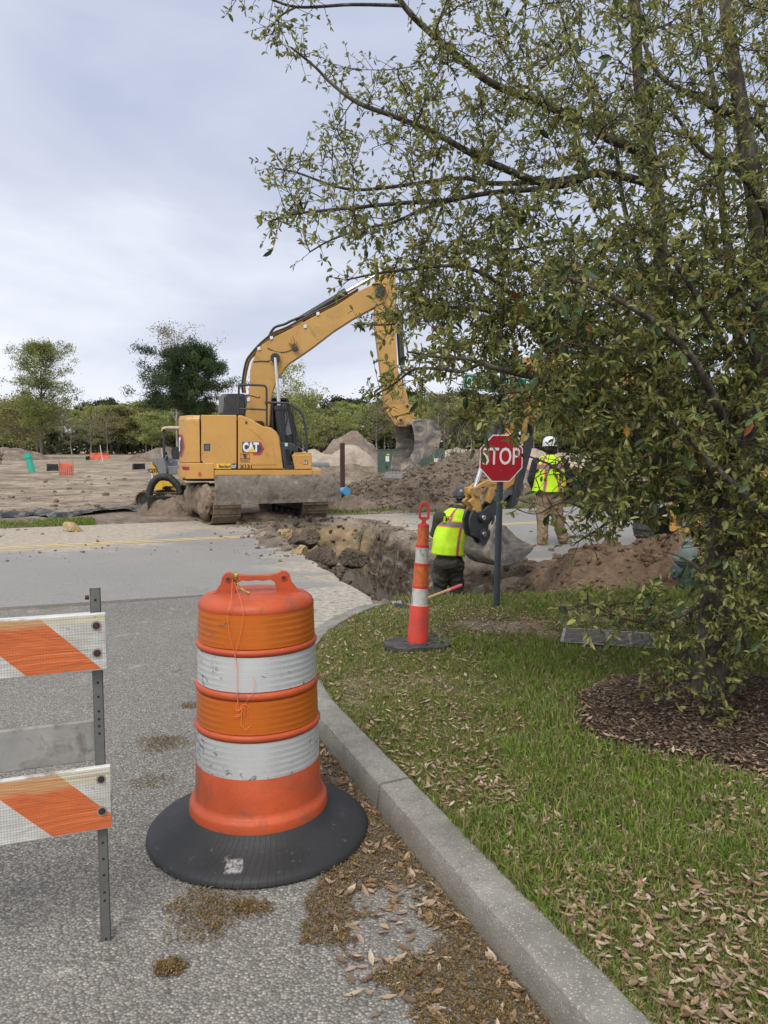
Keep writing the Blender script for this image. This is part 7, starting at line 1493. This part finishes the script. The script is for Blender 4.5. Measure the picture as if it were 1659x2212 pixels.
# ---- background trees: a few kinds, then copies
def tree_proto(name, kind, H, seed, nl, cols, bark, trunk_r, crown0, crw, leaf, fill=1.0, limbs=26):
    q = np.random.RandomState(seed); segs = []; tips = []
    tp = cr([(0, 0, -.3), (q.randn() * .1, q.randn() * .1, H * .3), (q.randn() * .25, q.randn() * .25, H * .62), (q.randn() * .3, q.randn() * .3, H * .97)], 6); segs.append((tp, np.linspace(trunk_r, trunk_r * .12, len(tp))))
    for k in range(limbs):
        f = crown0 + (1 - crown0) * (k + q.rand()) / limbs; base = tp[min(len(tp) - 1, int(f * (len(tp) - 1)))]; a = q.rand() * 6.283
        g_ = (f - crown0) / (1 - crown0)
        if kind == 'pine': R_ = crw * (.45 + .75 * math.sin(math.pi * min(1, .12 + g_ * .9))) * (.7 + .5 * q.rand()); rise = .15 + .25 * g_
        elif kind == 'round': R_ = crw * (math.sin(math.pi * (.12 + .85 * g_)) ** .6) * (.75 + .4 * q.rand()); rise = .5 + .6 * g_
        else: R_ = crw * (.35 + .65 * math.sin(math.pi * (.08 + .88 * g_))) * (.6 + .6 * q.rand()); rise = .7 + .5 * g_
        e_ = base + np.array([math.cos(a) * R_, math.sin(a) * R_, R_ * rise]); e_[2] = min(e_[2], H * 1.02); mid = (base + e_) / 2 + np.array([0, 0, R_ * .1]); p_ = cr([base, mid, e_], 4); segs.append((p_, np.linspace(trunk_r * .35 * (1 - .6 * g_), trunk_r * .05, len(p_))))
        for j in range(5):
            s_ = p_[q.randint(3, len(p_))]; v = q.randn(3) * R_ * .28; v[2] = abs(v[2]) * .6; e2 = s_ + v; segs.append((np.array([s_, (s_ + e2) / 2 + q.randn(3) * .05, e2]), np.array([.1, .07, .03]) * trunk_r * 1.5)); tips.append((e2, R_)); 
            if j < 3: tips.append(((s_ + e2) / 2, R_))
    V, Fc = tubes_np(segs, 5); tr = npmesh('trunk', V, Fc, bark, smooth=True)
    T = np.array([p_ for p_, _ in tips]); Rr = np.array([r__ for _, r__ in tips]); i = q.randint(0, len(T), nl); sg = (.10 if kind != 'pine' else .085) * crw * fill
    pos = T[i] + q.randn(nl, 3) * np.array([1, 1, .8]) * sg; pos[:, 2] = np.maximum(pos[:, 2], H * crown0 * .7); D = unit(q.randn(nl, 3) + np.array([0, 0, .3 if kind != 'pine' else .8])); Nn = unit(q.randn(nl, 3)); L = leaf * (.6 + .8 * q.rand(nl)); tone = cols[(q.rand(len(T)) * len(cols)).astype(int)][i] * (.8 + .4 * q.rand(nl, 1))
    V, Fc, Cc = leaves_np(pos, D, Nn, L, L * (.55 if kind != 'pine' else .3), tone, 0); cw_ = npmesh('crown', V, Fc, M_FLF, color=Cc)
    o = bpy.data.objects.new(name, None); COL.objects.link(o); tr.parent = o; cw_.parent = o; return o
CG = np.array([(.27, .32, .10), (.32, .36, .12), (.22, .27, .09), (.35, .37, .15)]); CO = np.array([(.31, .28, .13), (.27, .26, .11), (.23, .24, .09)]); CD = np.array([(.045, .075, .032), (.06, .10, .04), (.035, .06, .028), (.09, .13, .05)]); CB = np.array([(.22, .19, .12), (.17, .16, .09)])
pr = {}
def pro(k):
    if k not in pr:
        spec = dict(green1=('broadleaf_tree', 'round', 13, 201, 7000, CG, M_BARKP, .16, .28, 3.6, .33), green2=('broadleaf_tree', 'up', 15, 202, 6000, CG, M_BARKP, .15, .34, 3.0, .32), olive=('broadleaf_tree', 'round', 12, 203, 6000, CO, M_BARKF, .17, .22, 3.8, .32),
            pine1=('pine_tree', 'pine', 16, 204, 8500, CD, M_BARKF, .24, .40, 3.0, .38), pine2=('pine_tree', 'pine', 13.5, 205, 7600, CD, M_BARKF, .2, .18, 3.2, .38), bare=('bare_tree', 'up', 13, 206, 1500, CB, M_BARKP, .14, .35, 2.8, .30), dark=('broadleaf_tree', 'round', 11, 207, 8500, np.array([(.05, .07, .025), (.07, .09, .03), (.04, .055, .02)]), M_BARKF, .18, .08, 4.2, .38))[k]
        pr[k] = tree_proto(*spec); return pr[k], True
    return pr[k], False
LBT = dict(green1='rounded light green spring tree in the far tree line', green2='tall slim pale trunked tree with fresh green leaves in the far tree line', olive='olive brown budding tree in the far tree line', pine1='tall dark pine rising behind the far tree line', pine2='dense dark pine low in the far tree line', bare='nearly bare pale trunked tree at the edge of the far wood', dark='dark leaved broadleaf tree deep in the far tree line')
def put(k, x, y, s_, label=None, group='trees of the far tree line', sz=1.0):
    o, new = pro(k)
    if not new: o = copy_tree(o)
    o.location = (x, y, 0); o.scale = (s_ * sz, s_ * sz, s_); o.rotation_euler = (0, 0, rnd.uniform(0, 6.28)); tag(o, label or LBT[k], 'tree', group); return o
def top_z(py, Y): return CH + (969 - py) / F * Y
q = random.Random(21)
HT = dict(green1=13, green2=15, olive=12, pine1=16, pine2=13.5, bare=13, dark=11)
def prof(px):      # top of the tree line in the photo (pixels)
    return np.interp(px, [-200, 0, 60, 150, 250, 330, 420, 500, 620, 680, 720, 800, 870, 960, 1000, 1060, 1200, 1900], [880, 885, 885, 890, 872, 880, 878, 880, 868, 885, 878, 872, 868, 862, 858, 868, 870, 860])
row = []
for px in np.arange(-260, 2000, 24):      # back row: dark
    row.append((px + q.uniform(-9, 9), 232 + q.uniform(-8, 8), q.choice(['pine1', 'dark', 'pine1', 'pine2']), q.uniform(-4, 14)))
for px in np.arange(-250, 1980, 27):
    row.append((px + q.uniform(-12, 12), 205 + q.uniform(-8, 8), q.choice(['green1', 'green2', 'olive', 'bare', 'dark', 'green1']), q.uniform(0, 22)))
for px in np.arange(-250, 1980, 50):
    row.append((px + q.uniform(-20, 20), 182 + q.uniform(-7, 7), q.choice(['green2', 'bare', 'green1', 'bare', 'olive', 'green2']), q.uniform(8, 38)))
for px, Yd, k, dp in row:
    if px < 560 and k == 'dark' and q.random() < .5: k = 'olive'
    s_ = top_z(prof(px) + dp - 7, Yd) / HT[k]; put(k, (px - 829.5) / F * Yd, Yd, s_, sz=q.uniform(1.1, 1.6))
# far undergrowth, one mass
n = 26000; qq = np.random.RandomState(31); x = -170 + 340 * qq.rand(n); y = 196 + 26 * qq.rand(n); hgt = 6.0 * fbm(x * .12, y * .1, 32) + 1.5; z = hgt * qq.rand(n) ** .8
V, Fc, Cc = leaves_np(np.stack([x, y, z], 1), unit(qq.randn(n, 3) + [0, 0, .5]), unit(qq.randn(n, 3)), .9 + .9 * qq.rand(n), .5 + .4 * qq.rand(n), np.array([(.05, .06, .03), (.07, .075, .04), (.035, .045, .022), (.10, .10, .05)])[qq.randint(0, 4, n)], 0); g = npmesh('undergrowth', V, Fc, M_FLF, color=Cc); tag(g, 'dark tangled undergrowth filling the foot of the far wood', 'undergrowth', kind='stuff')
n = 2600; x = -47 + 9 * qq.rand(n); y = 74 + 3 * qq.rand(n); z = 1.3 * qq.rand(n) * fbm(x * .6, y, 33) * 1.8
V, Fc, Cc = leaves_np(np.stack([x, y, z], 1), unit(qq.randn(n, 3) + [0, 0, 1]), unit(qq.randn(n, 3)), .35 + .4 * qq.rand(n), .1 + .1 * qq.rand(n), np.array([(.14, .06, .035), (.10, .09, .03), (.17, .11, .06)])[qq.randint(0, 3, n)], 0); g = npmesh('brush', V, Fc, M_FLF, color=Cc); tag(g, 'reddish brown brush growing in the field at left', 'brush', kind='stuff')
# the lone trees
def solo(name, kind, px, ptop, Yd, seed, nl, cols, bark, tr_, c0_, crw, leaf, label, fill=1.0, limbs=34):
    H = top_z(ptop, Yd); o = tree_proto(name, kind, H, seed, nl, cols, bark, tr_, c0_, crw, leaf, fill, limbs); o.location = ((px - 829.5) / F * Yd, Yd, 0); tag(o, label, 'tree'); return o
solo('broadleaf_tree', 'round', 92, 755, 118, 301, 27000, np.array([(.21, .25, .075), (.25, .28, .09), (.17, .205, .06)]), M_BARKF, .26, .30, 4.3, .21, 'tall round light green tree standing alone at the left edge', .9, 60)
solo('pine_tree', 'pine', 400, 762, 92, 302, 56000, CD * 1.0, M_BARKF, .30, .46, 3.9, .29, 'big dark green pine standing left of the yellow excavator', 1.15, 44)
solo('bare_tree', 'up', 385, 722, 112, 303, 1800, np.array([(.23, .23, .12), (.18, .18, .09)]), M_BARKP, .2, .35, 5.2, .26, 'sparse budding tree with bare twigs rising behind the dark pine', .8, 46)
solo('broadleaf_tree', 'up', 632, 797, 150, 304, 2600, CG, M_BARKP, .2, .3, 4.4, .36, 'thin light green tree seen between the excavator boom and cab', 1.0, 36)
solo('broadleaf_tree', 'round', 655, 862, 140, 305, 5200, CG * .9, M_BARKP, .2, .15, 4.6, .40, 'bushy green tree just right of the excavator cab', 1.0, 36)
solo('broadleaf_tree', 'round', 60, 880, 128, 306, 7500, CO, M_BARKF, .2, .15, 6.2, .38, 'wide olive tree under the lone tree at the left edge', 1.0, 40)

# ---- the big foreground oak
q = np.random.RandomState(77)
def L3(pts): return cr([tuple(P(a, b, c)) for a, b, c in pts], 6)
TR_ = [(1522, 1572, 4.13), (1526, 1520, 4.13), (1533, 1440, 4.13), (1545, 1300, 4.13), (1562, 1150, 4.12), (1592, 1000, 4.1), (1628, 850, 4.12), (1648, 700, 4.18), (1642, 500, 4.3), (1605, 260, 4.5), (1565, 0, 4.65), (1545, -260, 4.8)]
tr = L3(TR_); trr = np.interp(np.arange(len(tr)), [0, 3, 8, 16, 30, 45, 54, len(tr) - 1], [.135, .105, .088, .076, .072, .062, .045, .018])
LIMBS = [
 ([(1570, 1110, 4.1), (1500, 1045, 4.3), (1432, 940, 4.5), (1415, 800, 4.6), (1425, 650, 4.7), (1425, 480, 4.8), (1405, 330, 4.9), (1380, 180, 5.0), (1370, -60, 5.05)], .060, .030),
 ([(1590, 1010, 4.1), (1500, 1045, 4.0), (1400, 975, 4.05), (1320, 895, 4.15), (1240, 815, 4.3), (1175, 735, 4.4), (1120, 660, 4.5)], .045, .016),
 ([(1410, 360, 4.88), (1375, 324, 4.85), (1314, 299, 4.8), (1263, 266, 4.75), (1170, 223, 4.7), (1062, 180, 4.6), (986, 119, 4.55), (896, 40, 4.5), (850, -20, 4.5)], .034, .014),
 ([(1412, 398, 4.85), (1292, 374, 4.7), (1195, 400, 4.6), (1062, 353, 4.5), (1004, 324, 4.45), (932, 284, 4.4), (842, 248, 4.35), (774, 223, 4.3), (716, 180, 4.3), (680, 144, 4.3), (628, 102, 4.3)], .026, .005),
 ([(1296, 373, 4.7), (1180, 392, 4.9), (1062, 396, 5.0), (994, 385, 5.05), (860, 402, 5.1), (774, 410, 5.1), (716, 400, 5.1), (645, 374, 5.1), (594, 364, 5.1)], .018, .005),
 ([(1296, 371, 4.7), (1242, 389, 4.6), (1170, 407, 4.5), (1062, 416, 4.4), (968, 432, 4.3), (860, 439, 4.25), (770, 448, 4.2), (680, 457, 4.2), (623, 464, 4.2), (582, 479, 4.2)], .018, .005),
 ([(1020, 424, 4.35), (932, 445, 4.5), (850, 480, 4.6), (788, 493, 4.6), (716, 518, 4.6), (668, 545, 4.6)], .011, .004), ([(960, 436, 4.3), (932, 500, 4.4), (915, 530, 4.4), (900, 565, 4.4)], .008, .003),
 ([(1216, 775, 4.35), (1130, 665, 4.2), (1060, 600, 4.1), (985, 575, 4.05), (900, 580, 4.0), (820, 590, 4.0), (745, 605, 4.0)], .015, .004), ([(1190, 755, 4.35), (1120, 690, 4.5), (1040, 670, 4.6), (950, 665, 4.6), (850, 700, 4.6), (765, 698, 4.6)], .014, .004),
 ([(1320, 895, 4.15), (1250, 835, 3.95), (1176, 820, 3.9), (1096, 802, 3.85), (1032, 782, 3.8), (1008, 774, 3.8), (956, 772, 3.8), (880, 760, 3.8)], .020, .005), ([(1040, 784, 3.8), (996, 802, 3.8), (956, 797, 3.8), (896, 798, 3.85), (850, 830, 3.9), (795, 862, 3.9)], .010, .004),
 ([(1176, 820, 3.9), (1126, 848, 3.8), (1096, 900, 3.7), (1085, 935, 3.7)], .008, .003), ([(1130, 845, 3.8), (1076, 854, 3.9), (1036, 882, 4.0), (1016, 904, 4.0), (976, 922, 4.0)], .007, .003),
 ([(1645, 760, 4.15), (1690, 500, 4.4), (1659, 290, 4.6), (1566, 245, 4.6), (1494, 205, 4.6), (1422, 160, 4.6), (1380, 60, 4.6)], .028, .010), ([(1628, 850, 4.12), (1590, 700, 4.6), (1575, 560, 4.9), (1560, 440, 5.1), (1548, 250, 5.3), (1530, 120, 5.4), (1500, -50, 5.4)], .034, .014),
 ([(1425, 650, 4.7), (1380, 560, 4.9), (1345, 430, 5.0), (1330, 320, 5.0), (1300, 220, 5.0), (1240, 120, 5.0), (1200, -20, 5.0)], .018, .007), ([(1640, 600, 4.2), (1659, 480, 4.0), (1602, 378, 3.9), (1520, 330, 3.9), (1460, 250, 3.9)], .022, .008),
 ([(1800, 1200, 3.6), (1655, 1107, 3.6), (1600, 1060, 3.55), (1553, 1018, 3.5), (1500, 960, 3.5), (1450, 905, 3.4)], .024, .010), ([(1570, 1110, 4.1), (1480, 1075, 4.0), (1400, 1085, 3.9), (1320, 1070, 3.8), (1250, 1045, 3.8), (1190, 1005, 3.8), (1140, 985, 3.8)], .016, .004),
 ([(1480, 1075, 4.0), (1410, 1120, 4.1), (1340, 1120, 4.1), (1280, 1150, 4.1), (1235, 1180, 4.1)], .009, .003), ([(1280, 1110, 4.0), (1220, 1085, 4.0), (1160, 1110, 4.0), (1115, 1100, 4.0)], .006, .002),
 ([(1545, 1290, 4.13), (1470, 1330, 3.9), (1400, 1345, 3.7), (1330, 1330, 3.6), (1265, 1300, 3.6)], .011, .004), ([(1540, 1330, 4.13), (1610, 1400, 3.7), (1560, 1290, 3.5), (1490, 1215, 3.4), (1430, 1190, 3.4)], .009, .003),
 ([(1530, 1460, 4.1), (1548, 1500, 3.9), (1552, 1540, 3.8), (1550, 1580, 3.75)], .006, .003), ([(1538, 1400, 4.1), (1500, 1400, 3.9), (1460, 1440, 3.8), (1430, 1480, 3.8)], .007, .003), ([(1560, 1180, 4.1), (1620, 1180, 3.8), (1680, 1230, 3.6), (1720, 1300, 3.5)], .012, .004), ([(1550, 1250, 4.1), (1600, 1280, 3.9), (1650, 1330, 3.7), (1700, 1400, 3.6)], .010, .004),
 ([(870, 12, 4.5), (760, 10, 4.4), (640, 15, 4.3), (560, -10, 4.3), (500, 0, 4.3)], .010, .004), ([(640, 15, 4.3), (600, 40, 4.3), (590, 75, 4.3)], .006, .002), ([(1592, 1000, 4.1), (1560, 900, 3.7), (1500, 780, 3.5), (1420, 700, 3.4), (1320, 640, 3.4), (1230, 600, 3.5)], .024, .008), ([(1628, 850, 4.12), (1560, 740, 3.8), (1480, 600, 3.7), (1400, 500, 3.7)], .02, .008), ([(1400, 500, 4.8), (1300, 520, 4.9), (1200, 520, 5.0), (1100, 540, 5.0), (1020, 520, 5.0)], .016, .006),
]
SEG = [(tr, trr)]; LIMB3 = [tr]
for pts, ra, rb in LIMBS: p_ = L3(pts); SEG.append((p_, np.linspace(ra, rb, len(p_)))); LIMB3.append(p_)
V, Fc = tubes_np([SEG[0]], 20)
# crown envelope in several depth layers; tips are grown toward sampled points
ENV = [(640, -60), (900, -60), (930, 60), (880, 130), (700, 130), (640, 110), (660, 190), (760, 240), (700, 250), (640, 300), (610, 350), (600, 400), (590, 470), (660, 530), (720, 540), (900, 560), (760, 600), (770, 690), (860, 720), (960, 700), (960, 740), (800, 850), (830, 870), (960, 840), (1040, 900), (1010, 940), (1060, 940), (1120, 1000), (1120, 1080), (1200, 1110), (1240, 1180), (1330, 1150), (1420, 1150), (1440, 1240), (1270, 1290), (1270, 1370), (1420, 1390), (1470, 1470), (1540, 1590), (1600, 1430), (1900, 1450), (1900, -80)]
nodes = np.concatenate([p_ for p_ in LIMB3[1:]] + [tr[14:]]); N_ATT = 2450; att = []
tries = 0
while len(att) < N_ATT and tries < 80000:
    tries += 1; a, b = q.uniform(560, 1850), q.uniform(-80, 1560)
    if not inside(np.array([a]), np.array([b]), ENV)[0]: continue
    dens = .48 + .52 * float(sst(780, 1150, np.array(a))); 
    if a > 1150 and 560 < b < 1120: dens *= 1.25
    if b < 100: dens *= 1.1
    dens *= float(np.interp(b, [0, 480, 680, 1150], [.40, .44, .85, .98]))
    dens *= .35 + 1.3 * float(fbm(np.array(a / 130.), np.array(b / 130.), 9))
    if b > 1240: dens *= .85 if a > 1460 else .40
    if 940 < a < 1130 and 860 < b < 1100: dens *= .30
    if 1110 < a < 1260 and 920 < b < 1180: dens *= .38
    if 1060 < a < 1440 and 1120 < b < 1290: dens *= .15
    if 1030 < a < 1140 and 930 < b < 1060: continue
    if 1430 < a < 1520 and 1150 < b < 1330: dens *= .15
    if 960 < a < 1060 and 780 < b < 860: dens *= .3
    if q.rand() > dens: continue
    Yd = q.uniform(3.5, 5.6) if a > 1150 else q.uniform(3.9, 5.1)
    att.append(tuple(P(a, b, Yd)))
att = np.array(att); nd = list(nodes); ND = nodes.copy(); order = []
d0 = np.array([np.min(np.linalg.norm(nodes - p_, axis=1)) for p_ in att]); twigs = []; small = []
for i in np.argsort(d0):
    p_ = att[i]; dd = np.linalg.norm(ND - p_, axis=1); j = int(np.argmin(dd)); 
    if dd[j] > 1.3: continue
    if dd[j] < .05: p_ = p_ + q.randn(3) * .1
    b_ = ND[j]; mid = (b_ + p_) / 2 + q.randn(3) * .05 * dd[j] + np.array([0, 0, .04 * dd[j]]); c_ = cr([b_, mid, p_], 3); ln = float(np.linalg.norm(p_ - b_)); r0 = min(.0085, .0025 + .006 * ln); small.append((c_, np.linspace(r0, .0022, len(c_)))); ND = np.concatenate([ND, c_[2:]]); twigs.append(c_)
# short leafy shoots along every small branch and limb end
TB, TD = [], []
for c_ in twigs:
    L_ = np.linalg.norm(c_[-1] - c_[0]); k = int(4 + L_ * 18); 
    for s_ in q.uniform(.25, 1, k): x_ = s_ * (len(c_) - 1); i = min(int(x_), len(c_) - 2); TB.append(c_[i] + (c_[i + 1] - c_[i]) * (x_ - i)); TD.append((c_[-1] - c_[0]) / (L_ + 1e-6) * .6 + q.randn(3) * .7)
for p_ in LIMB3[3:]:
    for s_ in q.uniform(.35, 1, 30): x_ = s_ * (len(p_) - 1); i = min(int(x_), len(p_) - 2); TB.append(p_[i] + (p_[i + 1] - p_[i]) * (x_ - i)); TD.append((p_[i + 1] - p_[i]) / (np.linalg.norm(p_[i + 1] - p_[i]) + 1e-6) * .5 + q.randn(3) * .8)
TB = np.array(TB); TD = unit(np.array(TD) + np.array([0, 0, .12])); 
# twigs that would hang in front of the sign face were cut back
pc = TB - np.array([0, 0, CH]); cz = pc[:, 1] * math.cos(PT) - pc[:, 2] * math.sin(PT); ux_ = 829.5 + F * pc[:, 0] / cz; uy_ = 1106 - F * (pc[:, 1] * math.sin(PT) + pc[:, 2] * math.cos(PT)) / cz
kp = ~((ux_ > 1015) & (ux_ < 1155) & (uy_ > 950) & (uy_ < 1070)) & ~((ux_ > 1120) & (ux_ < 1245) & (uy_ > 915) & (uy_ < 1190) & (q.rand(len(TB)) < .88)) & ~((ux_ > 995) & (ux_ < 1170) & (uy_ > 760) & (uy_ < 850) & (q.rand(len(TB)) < .62)) & ~((ux_ > 1435) & (ux_ < 1515) & (uy_ > 1145) & (uy_ < 1310) & (q.rand(len(TB)) < .93)) & ~((ux_ > 1355) & (ux_ < 1500) & (uy_ > 1100) & (uy_ < 1215) & (q.rand(len(TB)) < .55)) & ~((ux_ > 1470) & (ux_ < 1600) & (uy_ > 1360) & (uy_ < 1570) & (q.rand(len(TB)) < .62)) & ~((ux_ > 1215) & (ux_ < 1420) & (uy_ > 1350) & (uy_ < 1440) & (q.rand(len(TB)) < .6)); TB = TB[kp]; TD = TD[kp]
nT = len(TB); TL = q.uniform(.05, .19, nT); TE = TB + TD * TL[:, None]
print('OAK shoots', nT, 'tips', len(twigs))
for a, b in zip(TB, TE): small.append((np.array([a, (a + b) / 2 + q.randn(3) * .006, b]), np.array([.0022, .0016, .0009])))
V2_, F2_ = tubes_np(small, 3); V1_, F1_ = tubes_np(SEG[1:], 9)
ob = thing('oak_tree', 'large leafy oak filling the right side, its dark trunk rising from the mulch bed', 'tree', tuple(tr[0]))
npmesh('trunk', V, Fc, M_BARK, ob, smooth=True); npmesh('limbs', V1_, F1_, M_BARK, ob, smooth=True); npmesh('twigs', V2_, F2_, plain('twig_bark', (.045, .036, .028), .85, var=.2), ob, smooth=True)
# leaves
nl = 6; rep = np.repeat(np.arange(nT), nl); n = len(rep); s_ = q.rand(n) ** .42; base = TB[rep] + (TE - TB)[rep] * s_[:, None]
D = unit(TD[rep] * .55 + q.randn(n, 3) * .75 + np.array([0, 0, -.10])); Nn = unit(q.randn(n, 3) * .8 + np.array([0, 0, .9])); L = .025 + .027 * q.rand(n); cols = np.array([(.34, .36, .10), (.28, .31, .08), (.42, .41, .15), (.22, .26, .07), (.37, .32, .12), (.17, .21, .06)])
tone = cols[q.randint(0, 6, nT)][rep] * .55 + cols[q.randint(0, 6, n)] * .45; L = L * (1 - .22 * np.clip((base[:, 2] - 2.2) / 1.6, 0, 1)); V, Fc, Cc = leaves_np(base, D, Nn, L, L * (.34 + .14 * q.rand(n)), tone * (.52 + .60 * q.rand(n, 1)), 1)
npmesh('crown', V, Fc, M_OLF, ob, color=Cc)
k = int(nT * .19); pos_w = np.exp(-((TB[:, 2] - 1.6) / 1.3) ** 2) * (TB[:, 0] > .45) + .06; pos_w /= pos_w.sum(); i = q.choice(nT, k, p=pos_w); D = unit(q.randn(k, 3) * .6 + np.array([0, 0, -.75])); Nn = unit(q.randn(k, 3) + np.array([0, -.6, .4])); L = .045 + .045 * q.rand(k)
lc = np.array([(.045, .080, .028), (.06, .10, .034), (.038, .065, .026), (.085, .12, .035)])[q.randint(0, 4, k)]; ye = q.rand(k) < .028; lc[ye] = np.array([(.46, .34, .05), (.42, .22, .05), (.30, .10, .05)])[q.randint(0, 3, ye.sum())]
V, Fc, Cc = leaves_np(TE[i], D, Nn, L, L * .42, lc * (.8 + .5 * q.rand(k, 1)), 1); npmesh('old_leaves', V, Fc, leaf_mat('old_oak_leaf', .15, .45, .35), ob, color=Cc)
# grey moss on the hanging twig left of the stop sign
P3 = []
for k in range(46):
    a = P(q.uniform(952, 1010), q.uniform(905, 930), 4.0); c_ = [np.array(a)]
    for j in range(6): c_.append(c_[-1] + np.array([q.randn() * .018, q.randn() * .018, -.018 - .02 * q.rand()]))
    P3.append((np.array(c_), np.full(7, .0012)))
V, Fc = tubes_np(P3, 3); npmesh('hanging_moss', V, Fc, plain('moss_grey', (.22, .22, .17), .9), ob)
